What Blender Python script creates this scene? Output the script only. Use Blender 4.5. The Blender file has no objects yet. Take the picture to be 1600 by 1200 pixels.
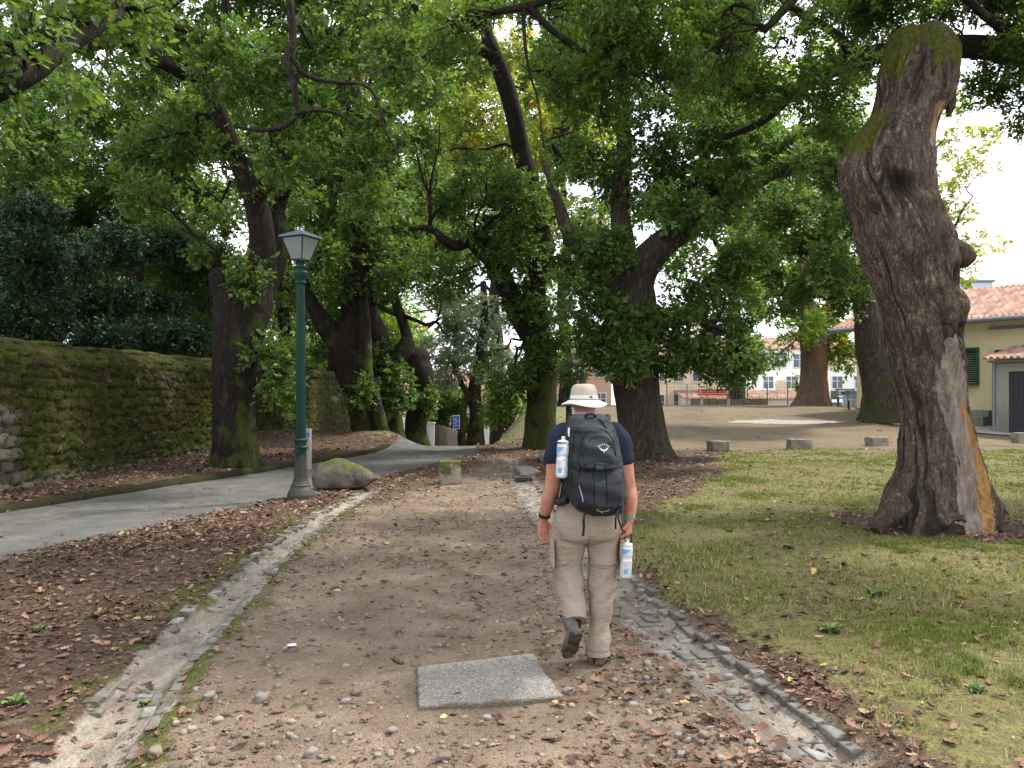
import bpy, math, random
import numpy as np
from mathutils import Vector
R = math.radians
sc = bpy.context.scene
COL = sc.collection
# ---------------------------------------------------------------- camera
F = 1230.0; HOR = 612.0; CH = 1.65
cd = bpy.data.cameras.new('camera'); cam = bpy.data.objects.new('camera', cd); COL.objects.link(cam)
cam.location = (0, 0, CH); cam.rotation_euler = (R(90), 0, 0)
cd.sensor_width = 36; cd.lens = 36 * F / 1600; cd.shift_y = (HOR - 600) / 1600
cd.clip_start = 0.05; cd.clip_end = 2000
sc.camera = cam
# ---------------------------------------------------------------- world and sun
SUN_EL, SUN_AZ = 55, 62      # azimuth clockwise from +Y (view direction)
wd = bpy.data.worlds.new('World'); sc.world = wd; wd.use_nodes = True
wn, wl = wd.node_tree.nodes, wd.node_tree.links
bgn = wn['Background']
sky = wn.new('ShaderNodeTexSky'); sky.sky_type = 'NISHITA'; sky.sun_disc = False
sky.sun_elevation = R(SUN_EL); sky.sun_rotation = R(SUN_AZ); sky.dust_density = 2.5
wtc = wn.new('ShaderNodeTexCoord'); wno = wn.new('ShaderNodeTexNoise'); wno.inputs['Scale'].default_value = 2.2
wno.inputs['Detail'].default_value = 6
wl.new(wtc.outputs['Generated'], wno.inputs['Vector'])
wcr = wn.new('ShaderNodeMapRange'); wcr.inputs[1].default_value = .3; wcr.inputs[2].default_value = .6
wcr.inputs[3].default_value = .45; wcr.inputs[4].default_value = 1.0
wl.new(wno.outputs['Fac'], wcr.inputs[0])
wmx = wn.new('ShaderNodeMix'); wmx.data_type = 'RGBA'
wl.new(wcr.outputs[0], wmx.inputs[0]); wl.new(sky.outputs[0], wmx.inputs[6])
wmx.inputs[7].default_value = (9.9, 10.2, 10.9, 1)      # thin bright cloud layer
wl.new(wmx.outputs[2], bgn.inputs[0]); bgn.inputs[1].default_value = 0.115
sd = bpy.data.lights.new('sun', 'SUN'); sun = bpy.data.objects.new('sun', sd); COL.objects.link(sun)
sd.energy = 3.4; sd.angle = R(7); sd.color = (1, .95, .87)
_d = Vector((math.sin(R(SUN_AZ)) * math.cos(R(SUN_EL)), math.cos(R(SUN_AZ)) * math.cos(R(SUN_EL)), math.sin(R(SUN_EL))))
sun.rotation_euler = _d.to_track_quat('Z', 'Y').to_euler()
sc.view_settings.view_transform = 'Standard'; sc.view_settings.look = 'None'
sc.view_settings.gamma = 1; sc.view_settings.exposure = 1.05
sc.cycles.max_bounces = 7; sc.cycles.diffuse_bounces = 4; sc.cycles.glossy_bounces = 2
sc.cycles.transmission_bounces = 4; sc.cycles.transparent_max_bounces = 4
sc.cycles.caustics_reflective = False; sc.cycles.caustics_refractive = False
sc.cycles.use_adaptive_sampling = True; sc.cycles.adaptive_threshold = 0.015
try:
    sc.cycles.use_denoising = True; sc.cycles.denoiser = 'OPENIMAGEDENOISE'
except Exception: pass

# ---------------------------------------------------------------- helpers
def P(px, py, Y): return np.array([(px - 800) / F * Y, Y, CH - (py - HOR) / F * Y])
def G(px, py): Y = F * CH / (py - HOR); return P(px, py, Y)
rng = np.random.default_rng(7)

def _h(i, j, k, s):
    with np.errstate(over='ignore'):
        n = (i.astype(np.int64) * 374761393 + j.astype(np.int64) * 668265263 + k.astype(np.int64) * 2147483647 + s * 1274126177)
        n = (n ^ (n >> 13)) * 1274126177
        n = n ^ (n >> 16)
    return (n & 0xffffff) / float(0xffffff)
def vnoise(Pt, s=0):
    Pt = np.asarray(Pt, float); f = np.floor(Pt); t = Pt - f; t = t * t * (3 - 2 * t)
    i, j, k = f[:, 0].astype(np.int64), f[:, 1].astype(np.int64), f[:, 2].astype(np.int64)
    r = 0
    for a in (0, 1):
        for b in (0, 1):
            for c in (0, 1):
                w = (t[:, 0] if a else 1 - t[:, 0]) * (t[:, 1] if b else 1 - t[:, 1]) * (t[:, 2] if c else 1 - t[:, 2])
                r = r + w * _h(i + a, j + b, k + c, s)
    return r
def fbm(Pt, f=1., o=4, s=0):
    Pt = np.asarray(Pt, float); r = 0; a = .5; tot = 0
    for q in range(o):
        r = r + a * vnoise(Pt * f + 17.3 * q, s + q); tot += a; a *= .5; f *= 2.03
    return r / tot
def fbm2(x, y, f=1., o=4, s=0):
    x = np.asarray(x, float); sh = x.shape
    p = np.stack([x.ravel(), np.asarray(y, float).ravel(), np.zeros(x.size) + .37], 1)
    return fbm(p, f, o, s).reshape(sh)
def sstep(a, b, x):
    t = np.clip((np.asarray(x, float) - a) / (b - a), 0, 1); return t * t * (3 - 2 * t)

def mk(name, V, F_, mat, parent=None, smooth=True, attrs=None, fattrs=None, mats=None, midx=None, loc=None):
    me = bpy.data.meshes.new(name)
    V = np.asarray(V, np.float32)
    if isinstance(F_, np.ndarray):
        F_ = np.ascontiguousarray(F_, np.int32); n = F_.shape[1]; nf = len(F_)
        me.vertices.add(len(V)); me.vertices.foreach_set('co', V.ravel())
        me.loops.add(nf * n); me.loops.foreach_set('vertex_index', F_.ravel())
        me.polygons.add(nf); me.polygons.foreach_set('loop_start', np.arange(nf, dtype=np.int32) * n)
    else:
        me.from_pydata([tuple(map(float, v)) for v in V], [], [tuple(int(i) for i in f) for f in F_])
        nf = len(F_)
    if smooth: me.polygons.foreach_set('use_smooth', np.ones(nf, bool))
    for k, a in (attrs or {}).items():
        at = me.attributes.new(k, 'FLOAT', 'POINT'); at.data.foreach_set('value', np.asarray(a, np.float32).ravel())
    for k, a in (fattrs or {}).items():
        at = me.attributes.new(k, 'FLOAT', 'FACE'); at.data.foreach_set('value', np.asarray(a, np.float32).ravel())
    for m in (mats or [mat]): me.materials.append(m)
    if midx is not None: me.polygons.foreach_set('material_index', np.asarray(midx, np.int32))
    me.update(calc_edges=True); me.validate(verbose=False)
    o = bpy.data.objects.new(name, me); COL.objects.link(o)
    if parent is not None: o.parent = parent
    return o
def tag(o, label=None, cat=None, group=None, kind=None):
    if label: o['label'] = label
    if cat: o['category'] = cat
    if group: o['group'] = group
    if kind: o['kind'] = kind
    return o
def empty(name, loc, label=None, cat=None, group=None):
    # parts are built in world coordinates: the parent inverse keeps them where they are
    o = bpy.data.objects.new(name, None); COL.objects.link(o); o.location = tuple(map(float, loc))
    o.empty_display_size = .2
    return tag(o, label, cat, group)
def part(name, V, F_, mat, root, **k):
    """part of `root`, given in world coordinates; stored relative to the root's base"""
    V = np.asarray(V, float) - np.array(wloc(root)); o = mk(name, V, F_, mat, root, **k); return o
def wloc(o):
    l = np.zeros(3)
    while o is not None:
        l = l + np.array(o.location); o = o.parent
    return l

class MB:
    def __init__(s): s.V = []; s.F = []; s.n = 0; s.M = []
    def add(s, V, F_, m=0):
        V = np.asarray(V, float); s.V.append(V); s.F += [tuple(int(i) + s.n for i in f) for f in F_]; s.M += [m] * len(F_); s.n += len(V); return s
    def box(s, c, sz, rz=0, bev=0.0, m=0, rx=0):
        x, y, z = [q / 2 for q in sz]
        if bev <= 0:
            V = np.array([(a * x, b * y, d * z) for a in (-1, 1) for b in (-1, 1) for d in (-1, 1)])
            Fc = [(0, 1, 3, 2), (4, 6, 7, 5), (0, 4, 5, 1), (2, 3, 7, 6), (0, 2, 6, 4), (1, 5, 7, 3)]
        else:
            b_ = min(bev, x * .9, y * .9, z * .9)
            V = []; idx = {}
            for a in (-1, 1):
                for b in (-1, 1):
                    for d in (-1, 1):
                        for ax in range(3):
                            v = [a * (x - b_), b * (y - b_), d * (z - b_)]
                            v[ax] = (a * x, b * y, d * z)[ax]; idx[(a, b, d, ax)] = len(V); V.append(v)
            Fc = []
            for ax in range(3):
                o1, o2 = [q for q in range(3) if q != ax]
                for sg in (-1, 1):
                    r = []
                    for p, q in ((-1, -1), (1, -1), (1, 1), (-1, 1)):
                        k = [0, 0, 0]; k[ax] = sg; k[o1] = p; k[o2] = q; r.append(idx[(*k, ax)])
                    if (sg > 0) != (ax == 1): Fc.append(r)
                    else: Fc.append(r[::-1])
            for ax in range(3):
                o1, o2 = [q for q in range(3) if q != ax]
                for p in (-1, 1):
                    for q in (-1, 1):
                        k0 = [0, 0, 0]; k0[ax] = -1; k0[o1] = p; k0[o2] = q; k1 = list(k0); k1[ax] = 1
                        Fc.append((idx[(*k0, o1)], idx[(*k1, o1)], idx[(*k1, o2)], idx[(*k0, o2)]))
            for a in (-1, 1):
                for b in (-1, 1):
                    for d in (-1, 1): Fc.append((idx[(a, b, d, 0)], idx[(a, b, d, 1)], idx[(a, b, d, 2)]))
            V = np.array(V)
        if rx:
            c_, s_ = math.cos(rx), math.sin(rx); V = V @ np.array([[1, 0, 0], [0, c_, s_], [0, -s_, c_]])
        c_, s_ = math.cos(rz), math.sin(rz); V = V @ np.array([[c_, s_, 0], [-s_, c_, 0], [0, 0, 1]])
        return s.add(V + np.array(c), Fc, m)
    def loft(s, rings, cap=True, m=0):
        n = len(rings[0]); V = np.concatenate(rings); Fc = []
        for i in range(len(rings) - 1):
            for j in range(n): Fc.append((i * n + j, i * n + (j + 1) % n, (i + 1) * n + (j + 1) % n, (i + 1) * n + j))
        if cap: Fc.append(tuple(range(n))[::-1]); Fc.append(tuple((len(rings) - 1) * n + j for j in range(n)))
        return s.add(V, Fc, m)
    def lathe(s, prof, c, n=24, m=0, flute=None):
        rr = []
        t = np.arange(n) / n * 2 * math.pi
        for q in prof:
            r, z = q[:2]; k = np.ones(n)
            if len(q) > 2: k = 1 - q[2] * (.5 + .5 * np.cos(t * (flute or 12)))
            rr.append(np.stack([c[0] + r * k * np.cos(t), c[1] + r * k * np.sin(t), np.full(n, c[2] + z)], 1))
        return s.loft(rr, True, m)
    def tube(s, pts, rad, n=8, m=0, cap=True):
        rings = tube_rings(np.asarray(pts, float), rad, n); return s.loft(rings, cap, m)
    def build(s, name, mat, root=None, smooth=False, world=True, **k):
        V = np.concatenate(s.V)
        if root is not None and world: V = V - wloc(root)
        if isinstance(mat, (list, tuple)): k['mats'] = list(mat); k['midx'] = s.M; mat = mat[0]
        return mk(name, V, s.F, mat, root, smooth=smooth, **k)

def tube_rings(p, rad, n, up=None):
    p = np.asarray(p, float); rad = np.broadcast_to(np.asarray(rad, float), (len(p),))
    T = np.gradient(p, axis=0); T /= np.linalg.norm(T, axis=1)[:, None] + 1e-9
    u = np.array([0, 1, 0.]) if up is None else np.array(up, float)
    if abs(T[0] @ u) > .9: u = np.array([1., 0, 0])
    t = np.arange(n) / n * 2 * math.pi; out = []
    for i in range(len(p)):
        u = u - (u @ T[i]) * T[i]; u /= np.linalg.norm(u) + 1e-9; w = np.cross(T[i], u)
        out.append(p[i] + rad[i] * (np.cos(t)[:, None] * u + np.sin(t)[:, None] * w))
    return out
def crom(p, step):
    """Catmull-Rom resample of rows (x,y,z,r...)"""
    p = np.asarray(p, float)
    if len(p) == 2:
        n = max(2, int(np.linalg.norm(p[1, :3] - p[0, :3]) / step) + 1); t = np.linspace(0, 1, n)[:, None]; return p[0] * (1 - t) + p[1] * t
    q = np.vstack([2 * p[0] - p[1], p, 2 * p[-1] - p[-2]]); out = []
    for i in range(1, len(q) - 2):
        n = max(1, int(np.linalg.norm(q[i + 1, :3] - q[i, :3]) / step))
        for t in np.arange(n) / n:
            out.append(.5 * ((2 * q[i]) + (-q[i - 1] + q[i + 1]) * t + (2 * q[i - 1] - 5 * q[i] + 4 * q[i + 1] - q[i + 2]) * t * t + (-q[i - 1] + 3 * q[i] - 3 * q[i + 1] + q[i + 2]) * t ** 3))
    out.append(q[-2]); return np.array(out)
def gridF(nr, nc, wrap=False):
    i, j = np.meshgrid(np.arange(nr - 1), np.arange(nc if wrap else nc - 1), indexing='ij'); j2 = (j + 1) % nc
    return np.stack([i * nc + j, i * nc + j2, (i + 1) * nc + j2, (i + 1) * nc + j], -1).reshape(-1, 4)

# ---------------------------------------------------------------- material helpers
class NM:
    def __init__(s, name, rough=.8, spec=.3):
        s.m = bpy.data.materials.new(name); s.m.use_nodes = True; s.t = s.m.node_tree; s.N = s.t.nodes; s.L = s.t.links
        s.b = s.N['Principled BSDF']; s.b.inputs['Roughness'].default_value = rough; s.b.inputs['Specular IOR Level'].default_value = spec
        s.geo = s.N.new('ShaderNodeNewGeometry').outputs['Position']; s.obj = s.N.new('ShaderNodeTexCoord').outputs['Object']
    def setin(s, sock, v):
        if hasattr(v, 'is_output') or isinstance(v, bpy.types.NodeSocket): s.L.new(v, sock)
        elif isinstance(v, (tuple, list)): sock.default_value = (*v, 1) if len(v) == 3 and sock.type == 'RGBA' else v
        else: sock.default_value = v
    def mapv(s, v=None, sc=(1, 1, 1)):
        n = s.N.new('ShaderNodeMapping'); s.L.new(v or s.geo, n.inputs[0]); n.inputs['Scale'].default_value = sc; return n.outputs[0]
    def noise(s, scale, detail=4, v=None, rough=.6, dist=0, col=False):
        n = s.N.new('ShaderNodeTexNoise'); n.inputs['Scale'].default_value = scale; n.inputs['Detail'].default_value = detail
        n.inputs['Roughness'].default_value = rough; n.inputs['Distortion'].default_value = dist; s.L.new(v or s.geo, n.inputs['Vector'])
        return n.outputs['Color' if col else 'Fac']
    def voro(s, scale, v=None, feat='F1', out='Distance', rnd=1):
        n = s.N.new('ShaderNodeTexVoronoi'); n.feature = feat; n.inputs['Scale'].default_value = scale; n.inputs['Randomness'].default_value = rnd
        s.L.new(v or s.geo, n.inputs['Vector']); return n.outputs[out]
    def rmp(s, f, a, b, c=0., d=1., smooth=False):
        n = s.N.new('ShaderNodeMapRange'); s.setin(n.inputs[0], f)
        if smooth: n.interpolation_type = 'SMOOTHSTEP'
        for i, q in enumerate((a, b, c, d)): s.setin(n.inputs[i + 1], q)
        return n.outputs[0]
    def ramp(s, f, stops, mode='LINEAR'):
        n = s.N.new('ShaderNodeValToRGB'); s.setin(n.inputs[0], f); e = n.color_ramp.elements; n.color_ramp.interpolation = mode
        while len(e) < len(stops): e.new(.5)
        for k, (p_, c_) in enumerate(stops): e[k].position = p_; e[k].color = (*c_, 1)
        return n.outputs[0]
    def mix(s, f, a, b, mode='MIX'):
        n = s.N.new('ShaderNodeMix'); n.data_type = 'RGBA'; n.blend_type = mode
        s.setin(n.inputs[0], f); s.setin(n.inputs[6], a); s.setin(n.inputs[7], b); return n.outputs[2]
    def math(s, op, a, b=0.0, clamp=False):
        n = s.N.new('ShaderNodeMath'); n.operation = op; n.use_clamp = clamp; s.setin(n.inputs[0], a); s.setin(n.inputs[1], b); return n.outputs[0]
    def attr(s, name):
        n = s.N.new('ShaderNodeAttribute'); n.attribute_name = name; return n.outputs['Fac']
    def sep(s, v=None, k=2):
        n = s.N.new('ShaderNodeSeparateXYZ'); s.L.new(v or s.geo, n.inputs[0]); return n.outputs[k]
    def normz(s):
        n = s.N.new('ShaderNodeNewGeometry'); return s.sep(n.outputs['Normal'])
    def col(s, c): s.setin(s.b.inputs['Base Color'], c); return s
    def bump(s, h, dist=.01, strength=1.):
        n = s.N.new('ShaderNodeBump'); n.inputs['Distance'].default_value = dist; n.inputs['Strength'].default_value = strength
        s.setin(n.inputs['Height'], h); s.L.new(n.outputs[0], s.b.inputs['Normal']); return s
    def rough(s, r): s.setin(s.b.inputs['Roughness'], r); return s

def simple(name, c, rough=.6, var=.15, scale=8, bump=.0, spec=.3, metal=0, bscale=None):
    q = NM(name, rough, spec); f = q.noise(scale, 5)
    a = tuple(x * (1 - var) for x in c); b = tuple(min(1, x * (1 + var)) for x in c)
    q.col(q.mix(q.rmp(f, .3, .7), a, b)); q.b.inputs['Metallic'].default_value = metal
    if bump: q.bump(q.noise(bscale or scale * 4, 4), bump)
    return q.m

def leafmat(name, dark, mid, light, alt=None, altp=0.0, trans=.45):
    """alt: autumn leaves, share altp, chosen per leaf by the tint attribute"""
    q = NM(name, .5, .35); t = q.attr('tint'); ln = q.noise(.55, 3)
    c = q.ramp(q.math('ADD', q.math('MULTIPLY', t, .75), q.math('MULTIPLY', ln, .3)), [(.1, dark), (.55, mid), (.95, light)])
    if alt is not None:
        u = q.attr('alt'); c = q.mix(q.rmp(q.math('ADD', u, q.rmp(q.noise(.45, 2), .35, .65, -.35, .35)), 1 - altp, 1 - altp + .04), c, alt)
    q.col(c)
    tr = q.N.new('ShaderNodeBsdfTranslucent'); hs = q.N.new('ShaderNodeHueSaturation'); hs.inputs['Value'].default_value = 1.5; hs.inputs['Saturation'].default_value = 1.1
    q.L.new(c, hs.inputs['Color']); q.L.new(hs.outputs[0], tr.inputs[0])
    ms = q.N.new('ShaderNodeMixShader'); ms.inputs[0].default_value = trans
    q.L.new(q.b.outputs[0], ms.inputs[1]); q.L.new(tr.outputs[0], ms.inputs[2]); q.L.new(ms.outputs[0], q.N['Material Output'].inputs[0])
    return q.m
# ================================================================= GROUND
def interp(pts):
    a = sorted(pts); ys = np.array([q[0] for q in a]); xs = np.array([q[1] for q in a])
    return lambda Y: np.interp(Y, ys, xs)
LDi = interp([(0, -1.0), (3.45, -1.68), (4.85, -1.93), (7.57, -2.2), (10.25, -2.33), (12.84, -2.19), (16, -1.9)])
LDo = interp([(0, -1.45), (3.45, -2.12), (4.85, -2.33), (7.57, -2.56), (10.25, -2.66), (12.84, -2.52), (16, -2.2)])
RDi = interp([(0, 1.75), (3.45, 1.26), (4.74, .98), (5.83, .76), (7.87, .51), (11, .18), (14.2, 0.0), (19, -.15), (22, -.2)])
RDo = interp([(0, 2.3), (3.45, 1.72), (4.53, 1.50), (6.0, 1.24), (7.3, 1.08), (10, .75), (14, .5), (17.2, .35), (19, .25), (22, .2)])
ROn = interp([(0, -8.2), (5, -6.1), (7.87, -5.1), (9.76, -4.44), (12.2, -3.57), (15.6, -2.54), (19.1, -1.55), (21.1, -.9), (23.5, -1.05), (30, -1.7), (40, -2.8), (60, -5), (90, -8.5)])
ROf = interp([(0, -11.3), (5, -9.0), (8, -7.55), (10.8, -7.0), (13, -6.3), (16.1, -5.2), (20.3, -4.0), (23, -3.35), (30, -4.0), (40, -5.2), (60, -8), (90, -12)])

def terrain(X, Y):
    X = np.asarray(X, float); Y = np.asarray(Y, float)
    down = -.11 * np.clip(Y - 23.5, 0, 26) * sstep(23.5, 27, Y)
    zr = .9 * sstep(22, 40, Y) - 3.2 * sstep(47.5, 53, Y) * sstep(2, 6, X)
    Yc = np.maximum(Y, 8)
    tr = sstep(-.05 * Yc, .032 * Yc, X) * sstep(22, 25, Y)
    z = np.where(Y > 22, down * (1 - tr) + zr * tr, 0.0)
    tl = 1 - sstep(-.165 * Yc, -.105 * Yc, X)
    bank = .12 * sstep(3, 9, Y) * (1 - sstep(26, 30, Y)) + .42 * sstep(21, 26, Y) * (1 - sstep(30, 44, Y)) 
    offroad = sstep(0.02, .5, ROf(Y) - X)
    z = z + np.where(Y > 21, np.maximum(tl * .55 * sstep(21, 26, Y), 0), 0) * (1 - sstep(36, 48, Y)) + .10 * offroad * (1 - sstep(19, 24, Y))
    z = z - 3.0 * sstep(44, 70, Y) * (X < 60) * (1 - tr * 0)
    return z
def masks(X, Y):
    n1 = fbm2(X, Y, 1.1, 4, 3) - .5; n2 = fbm2(X, Y, 4., 3, 9) - .5
    w = n1 * .6 + n2 * .3
    road = sstep(-.05, .05, np.minimum(ROn(Y) - X, X - ROf(Y)) + n2 * .14) * (Y < 95)
    path = sstep(-.18, .22, np.minimum(X - LDi(Y), RDi(Y) - X) + w * .3)
    path = path * (1 - sstep(22.5, 24.5, Y)) * (1 - road)
    # leafy strip at the path's left side further away (boulder, block)
    dl = X - (-1.9 + np.clip(Y - 11, 0, 9) * .19)
    path = path * np.where(Y > 10, sstep(-.5, .3, dl + w * .9), 1.0)
    ld = sstep(-.06, .06, np.minimum(LDi(Y) - X, X - LDo(Y)) + n2 * .1) * (1 - sstep(12, 14.5, Y))
    rd = sstep(-.05, .05, np.minimum(RDo(Y) - X, X - RDi(Y)) + n2 * .05) * (1 - sstep(18, 21, Y))
    # lawn on the right
    lim = np.interp(Y, [0, 4, 6.2, 7.6, 9, 11, 13, 16, 20, 22.3, 23], [2.2, 1.72, 1.3, 1.05, 1.2, 1.9, 3.0, 4.3, 5.0, 6.3, 30])
    grass = sstep(-.25, .35, X - lim + w * 1.2) * (1 - sstep(21.6, 22.6, Y + w * 1.5))
    hero = np.hypot((X - 5.1) / 1.35, (Y - 9.7) / 1.1)
    grass = grass * sstep(.6, 1.35, hero + w * 1.5)
    # sparse grass: far square rim, right bank, left bank
    yc = np.maximum(Y, 8)
    bankR = sstep(-.055 * yc, -.04 * yc, X) * (1 - sstep(.06 * yc, .09 * yc, X)) * sstep(24, 27, Y)
    bankL = sstep(.10 * yc, .12 * yc, -X) * (1 - sstep(.17 * yc, .2 * yc, -X)) * sstep(22, 25, Y) * .75
    weed = np.maximum(bankR, bankL) * sstep(-.15, .1, n1 + .12)
    square = sstep(21.8, 22.8, Y + w * 1.5) * sstep(.05 * yc, .09 * yc, X)
    moss = np.clip(sstep(.22, .0, np.abs(X - LDi(Y) - .05) + n2 * .25) * (Y < 14) * .8 + sstep(.3, .0, np.abs(X - LDo(Y) + .12) + n1 * .5) * (Y < 14) * .8, 0, 1)
    litter = np.clip(1 - path - road - grass - square, 0, 1)
    return dict(road=road, path=path, ldrain=ld, rdrain=rd, grass=np.clip(grass, 0, 1), weed=np.clip(weed, 0, 1), square=square, moss=moss, litter=litter)

def zfine(X, Y, m=None):
    m = m or masks(X, Y)
    z = terrain(X, Y)
    z = z + (fbm2(X, Y, .8, 3, 21) - .5) * .05 * (1 - m['road'])
    z = z + (fbm2(X, Y, 5, 4, 22) - .5) * .022 * (1 - m['road'] * .8) + (fbm2(X, Y, 28, 3, 25) - .5) * .010 * np.maximum(m['path'], .4) * (1 - m['road'])
    # drains: shallow troughs
    cl = (LDi(Y) + LDo(Y)) / 2; wl_ = (LDi(Y) - LDo(Y)) / 2
    z = z - .075 * np.clip(1 - ((X - cl) / (wl_ * 1.05)) ** 2, 0, 1) * (1 - sstep(12, 14.5, Y))
    cr = (RDi(Y) + RDo(Y)) / 2; wr = (RDo(Y) - RDi(Y)) / 2
    z = z - .08 * np.clip(1 - ((X - cr) / (wr * 1.08)) ** 4, 0, 1) * (1 - sstep(19, 21, Y))
    z = z + .02 * m['grass'] - .015 * m['road']
    return z

def ground_material():
    q = NM('ground', .92, .15)
    path, grass, road, weed, sqr, ld, rd, moss = [q.attr(k) for k in ('path', 'grass', 'road', 'weed', 'square', 'ldrain', 'rdrain', 'moss')]
    n = q.noise(2.2, 5); nf = q.noise(38, 5, rough=.75); nm = q.noise(9, 5, rough=.7); sp = q.voro(60); spc = q.voro(60, out='Color'); sp2 = q.voro(170, out='Color')
    soil = q.ramp(q.math('ADD', q.math('MULTIPLY', nf, .6), q.math('MULTIPLY', nm, .4)), [(.32, (.030, .020, .014)), (.52, (.075, .050, .034)), (.7, (.15, .105, .07))])
    # brown leaf-crumb speckle in the soil
    crumb = q.ramp(q.sep(q.voro(26, out='Color'), 0), [(0, (.05, .025, .014)), (.5, (.13, .062, .03)), (.8, (.22, .115, .055)), (1, (.3, .2, .11))])
    soil = q.mix(q.rmp(q.voro(26), .12, .3, .75, 0), soil, crumb)
    pth = q.ramp(q.math('ADD', q.math('MULTIPLY', n, .55), q.math('MULTIPLY', nf, .45)), [(.3, (.082, .060, .041)), (.5, (.162, .122, .086)), (.68, (.262, .205, .150))])
    peb = q.ramp(q.sep(spc, 0), [(0, (.10, .08, .062)), (.4, (.24, .19, .145)), (.75, (.34, .29, .24)), (1, (.5, .46, .40))])
    pth = q.mix(q.rmp(q.math('ADD', sp, q.rmp(nm, .3, .7, .0, .35)), .2, .36, .8, 0), pth, peb)
    pth = q.mix(q.rmp(q.noise(1.3, 3), .5, .75, 0, .55), pth, q.mix(.5, pth, (.10, .062, .042)))
    gs = q.ramp(q.math('ADD', q.math('MULTIPLY', nm, .5), q.math('MULTIPLY', nf, .5)), [(.3, (.055, .040, .026)), (.46, (.11, .095, .042)), (.6, (.175, .165, .055)), (.72, (.27, .225, .115))])
    rdc = q.ramp(q.math('ADD', q.math('MULTIPLY', n, .6), q.math('MULTIPLY', nf, .4)), [(.3, (.055, .054, .049)), (.5, (.090, .089, .082)), (.7, (.135, .132, .121))])
    rdc = q.mix(q.rmp(q.noise(1.4, 5, v=q.mapv(sc=(1, .45, 1)), rough=.75), .53, .66, 0, .75), rdc, (.085, .068, .052))
    cr = q.voro(.55, v=q.mapv(sc=(1, 1.6, 1)), feat='DISTANCE_TO_EDGE')
    cr2 = q.math('ADD', cr, q.rmp(q.noise(6, 4), .3, .7, -.03, .03))
    rdc = q.mix(q.rmp(cr2, .0, .012, .7, 0), rdc, (.04, .035, .03))
    sqc = q.ramp(q.math('ADD', q.math('MULTIPLY', q.noise(.5, 5), .7), q.math('MULTIPLY', nf, .3)), [(.35, (.09, .066, .043)), (.5, (.15, .112, .075)), (.62, (.15, .13, .065)), (.72, (.22, .17, .12))])
    snd = q.ramp(q.noise(5, 5, v=q.mapv(sc=(1.6, .5, 1)), rough=.7), [(.3, (.11, .09, .07)), (.5, (.22, .188, .15)), (.7, (.33, .29, .235))])
    mss = q.ramp(nf, [(.3, (.025, .03, .008)), (.6, (.08, .09, .018)), (.75, (.14, .14, .04))])
    c = q.mix(path, soil, pth)
    c = q.mix(sqr, c, sqc)
    c = q.mix(q.rmp(q.math('ADD', grass, q.rmp(nm, .3, .7, -.35, .35)), .3, .7), c, gs)
    c = q.mix(q.rmp(q.math('ADD', weed, q.rmp(q.noise(5, 5), .3, .7, -.5, .5)), .3, .8), c, q.mix(q.rmp(q.noise(3.5, 5), .42, .6), (.18, .145, .09), (.12, .16, .05)))
    c = q.mix(road, c, rdc)
    c = q.mix(q.rmp(q.math('ADD', ld, q.rmp(nm, .3, .7, -.3, .3)), .35, .7), c, snd)
    c = q.mix(rd, c, q.mix(q.rmp(q.noise(2.5, 4), .5, .66, 0, .6), snd, (.10, .085, .066)))
    c = q.mix(q.rmp(q.math('ADD', moss, q.rmp(q.noise(3.2, 5), .3, .7, -.75, .75)), .45, .8, 0, .9), c, mss)
    q.col(c)
    h = q.math('ADD', q.math('MULTIPLY', nf, .55), q.math('MULTIPLY', q.rmp(sp, 0, .5, 1, 0), .5))
    h = q.math('MULTIPLY', h, q.rmp(road, 0, 1, 1, .22))
    q.bump(h, .022, .9)
    return q.m

def build_ground():
    gm = ground_material()
    ys = [-2.5]; 
    while ys[-1] < 140:
        y = ys[-1]; ys.append(y + max(.022, .0052 * max(y, 0) + (.06 if y < 2.6 else 0) + (.0 if y < 30 else (y - 30) * .03)))
    ys = np.array(ys)
    u = np.linspace(-1.25, 1.25, 620); u = u * (1 + .35 * np.abs(u) ** 3)
    Y, U = np.meshgrid(ys, u, indexing='ij'); X = U * (np.maximum(Y, 0) + 3.2)
    X[:, 0] -= 60; X[:, -1] += 60
    m = masks(X, Y); Z = zfine(X, Y, m)
    V = np.stack([X, Y, Z], -1).reshape(-1, 3); Fq = gridF(*X.shape)
    cx = X.ravel()[Fq].mean(1); cy = Y.ravel()[Fq].mean(1)
    mc = {k: v.ravel()[Fq].mean(1) for k, v in m.items()}
    reg = np.zeros(len(Fq), int)
    reg[mc['grass'] > .5] = 2; reg[mc['path'] > .5] = 1; reg[mc['square'] > .5] = 4; reg[mc['road'] > .5] = 3
    inl = (cx > LDo(cy)) & (cx < LDi(cy)) & (cy < 13.5); inr = (cx > RDo(cy) * 0 + RDi(cy)) & (cx < RDo(cy)) & (cy < 20)
    reg[inl] = 5; reg[inr] = 6
    names = {0: 'ground', 1: 'gravel_path', 2: 'lawn', 3: 'asphalt_road', 4: 'park_square', 5: 'drain_bed', 6: 'drain_bed'}
    for k in range(7):
        f = Fq[reg == k]; ids, inv = np.unique(f, return_inverse=True); f2 = inv.reshape(f.shape)
        o = mk(names[k], V[ids], f2, gm, attrs={a: m[a].ravel()[ids] for a in ('path', 'grass', 'road', 'weed', 'square', 'ldrain', 'rdrain', 'moss')})
        tag(o, kind='structure')
build_ground()

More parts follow.
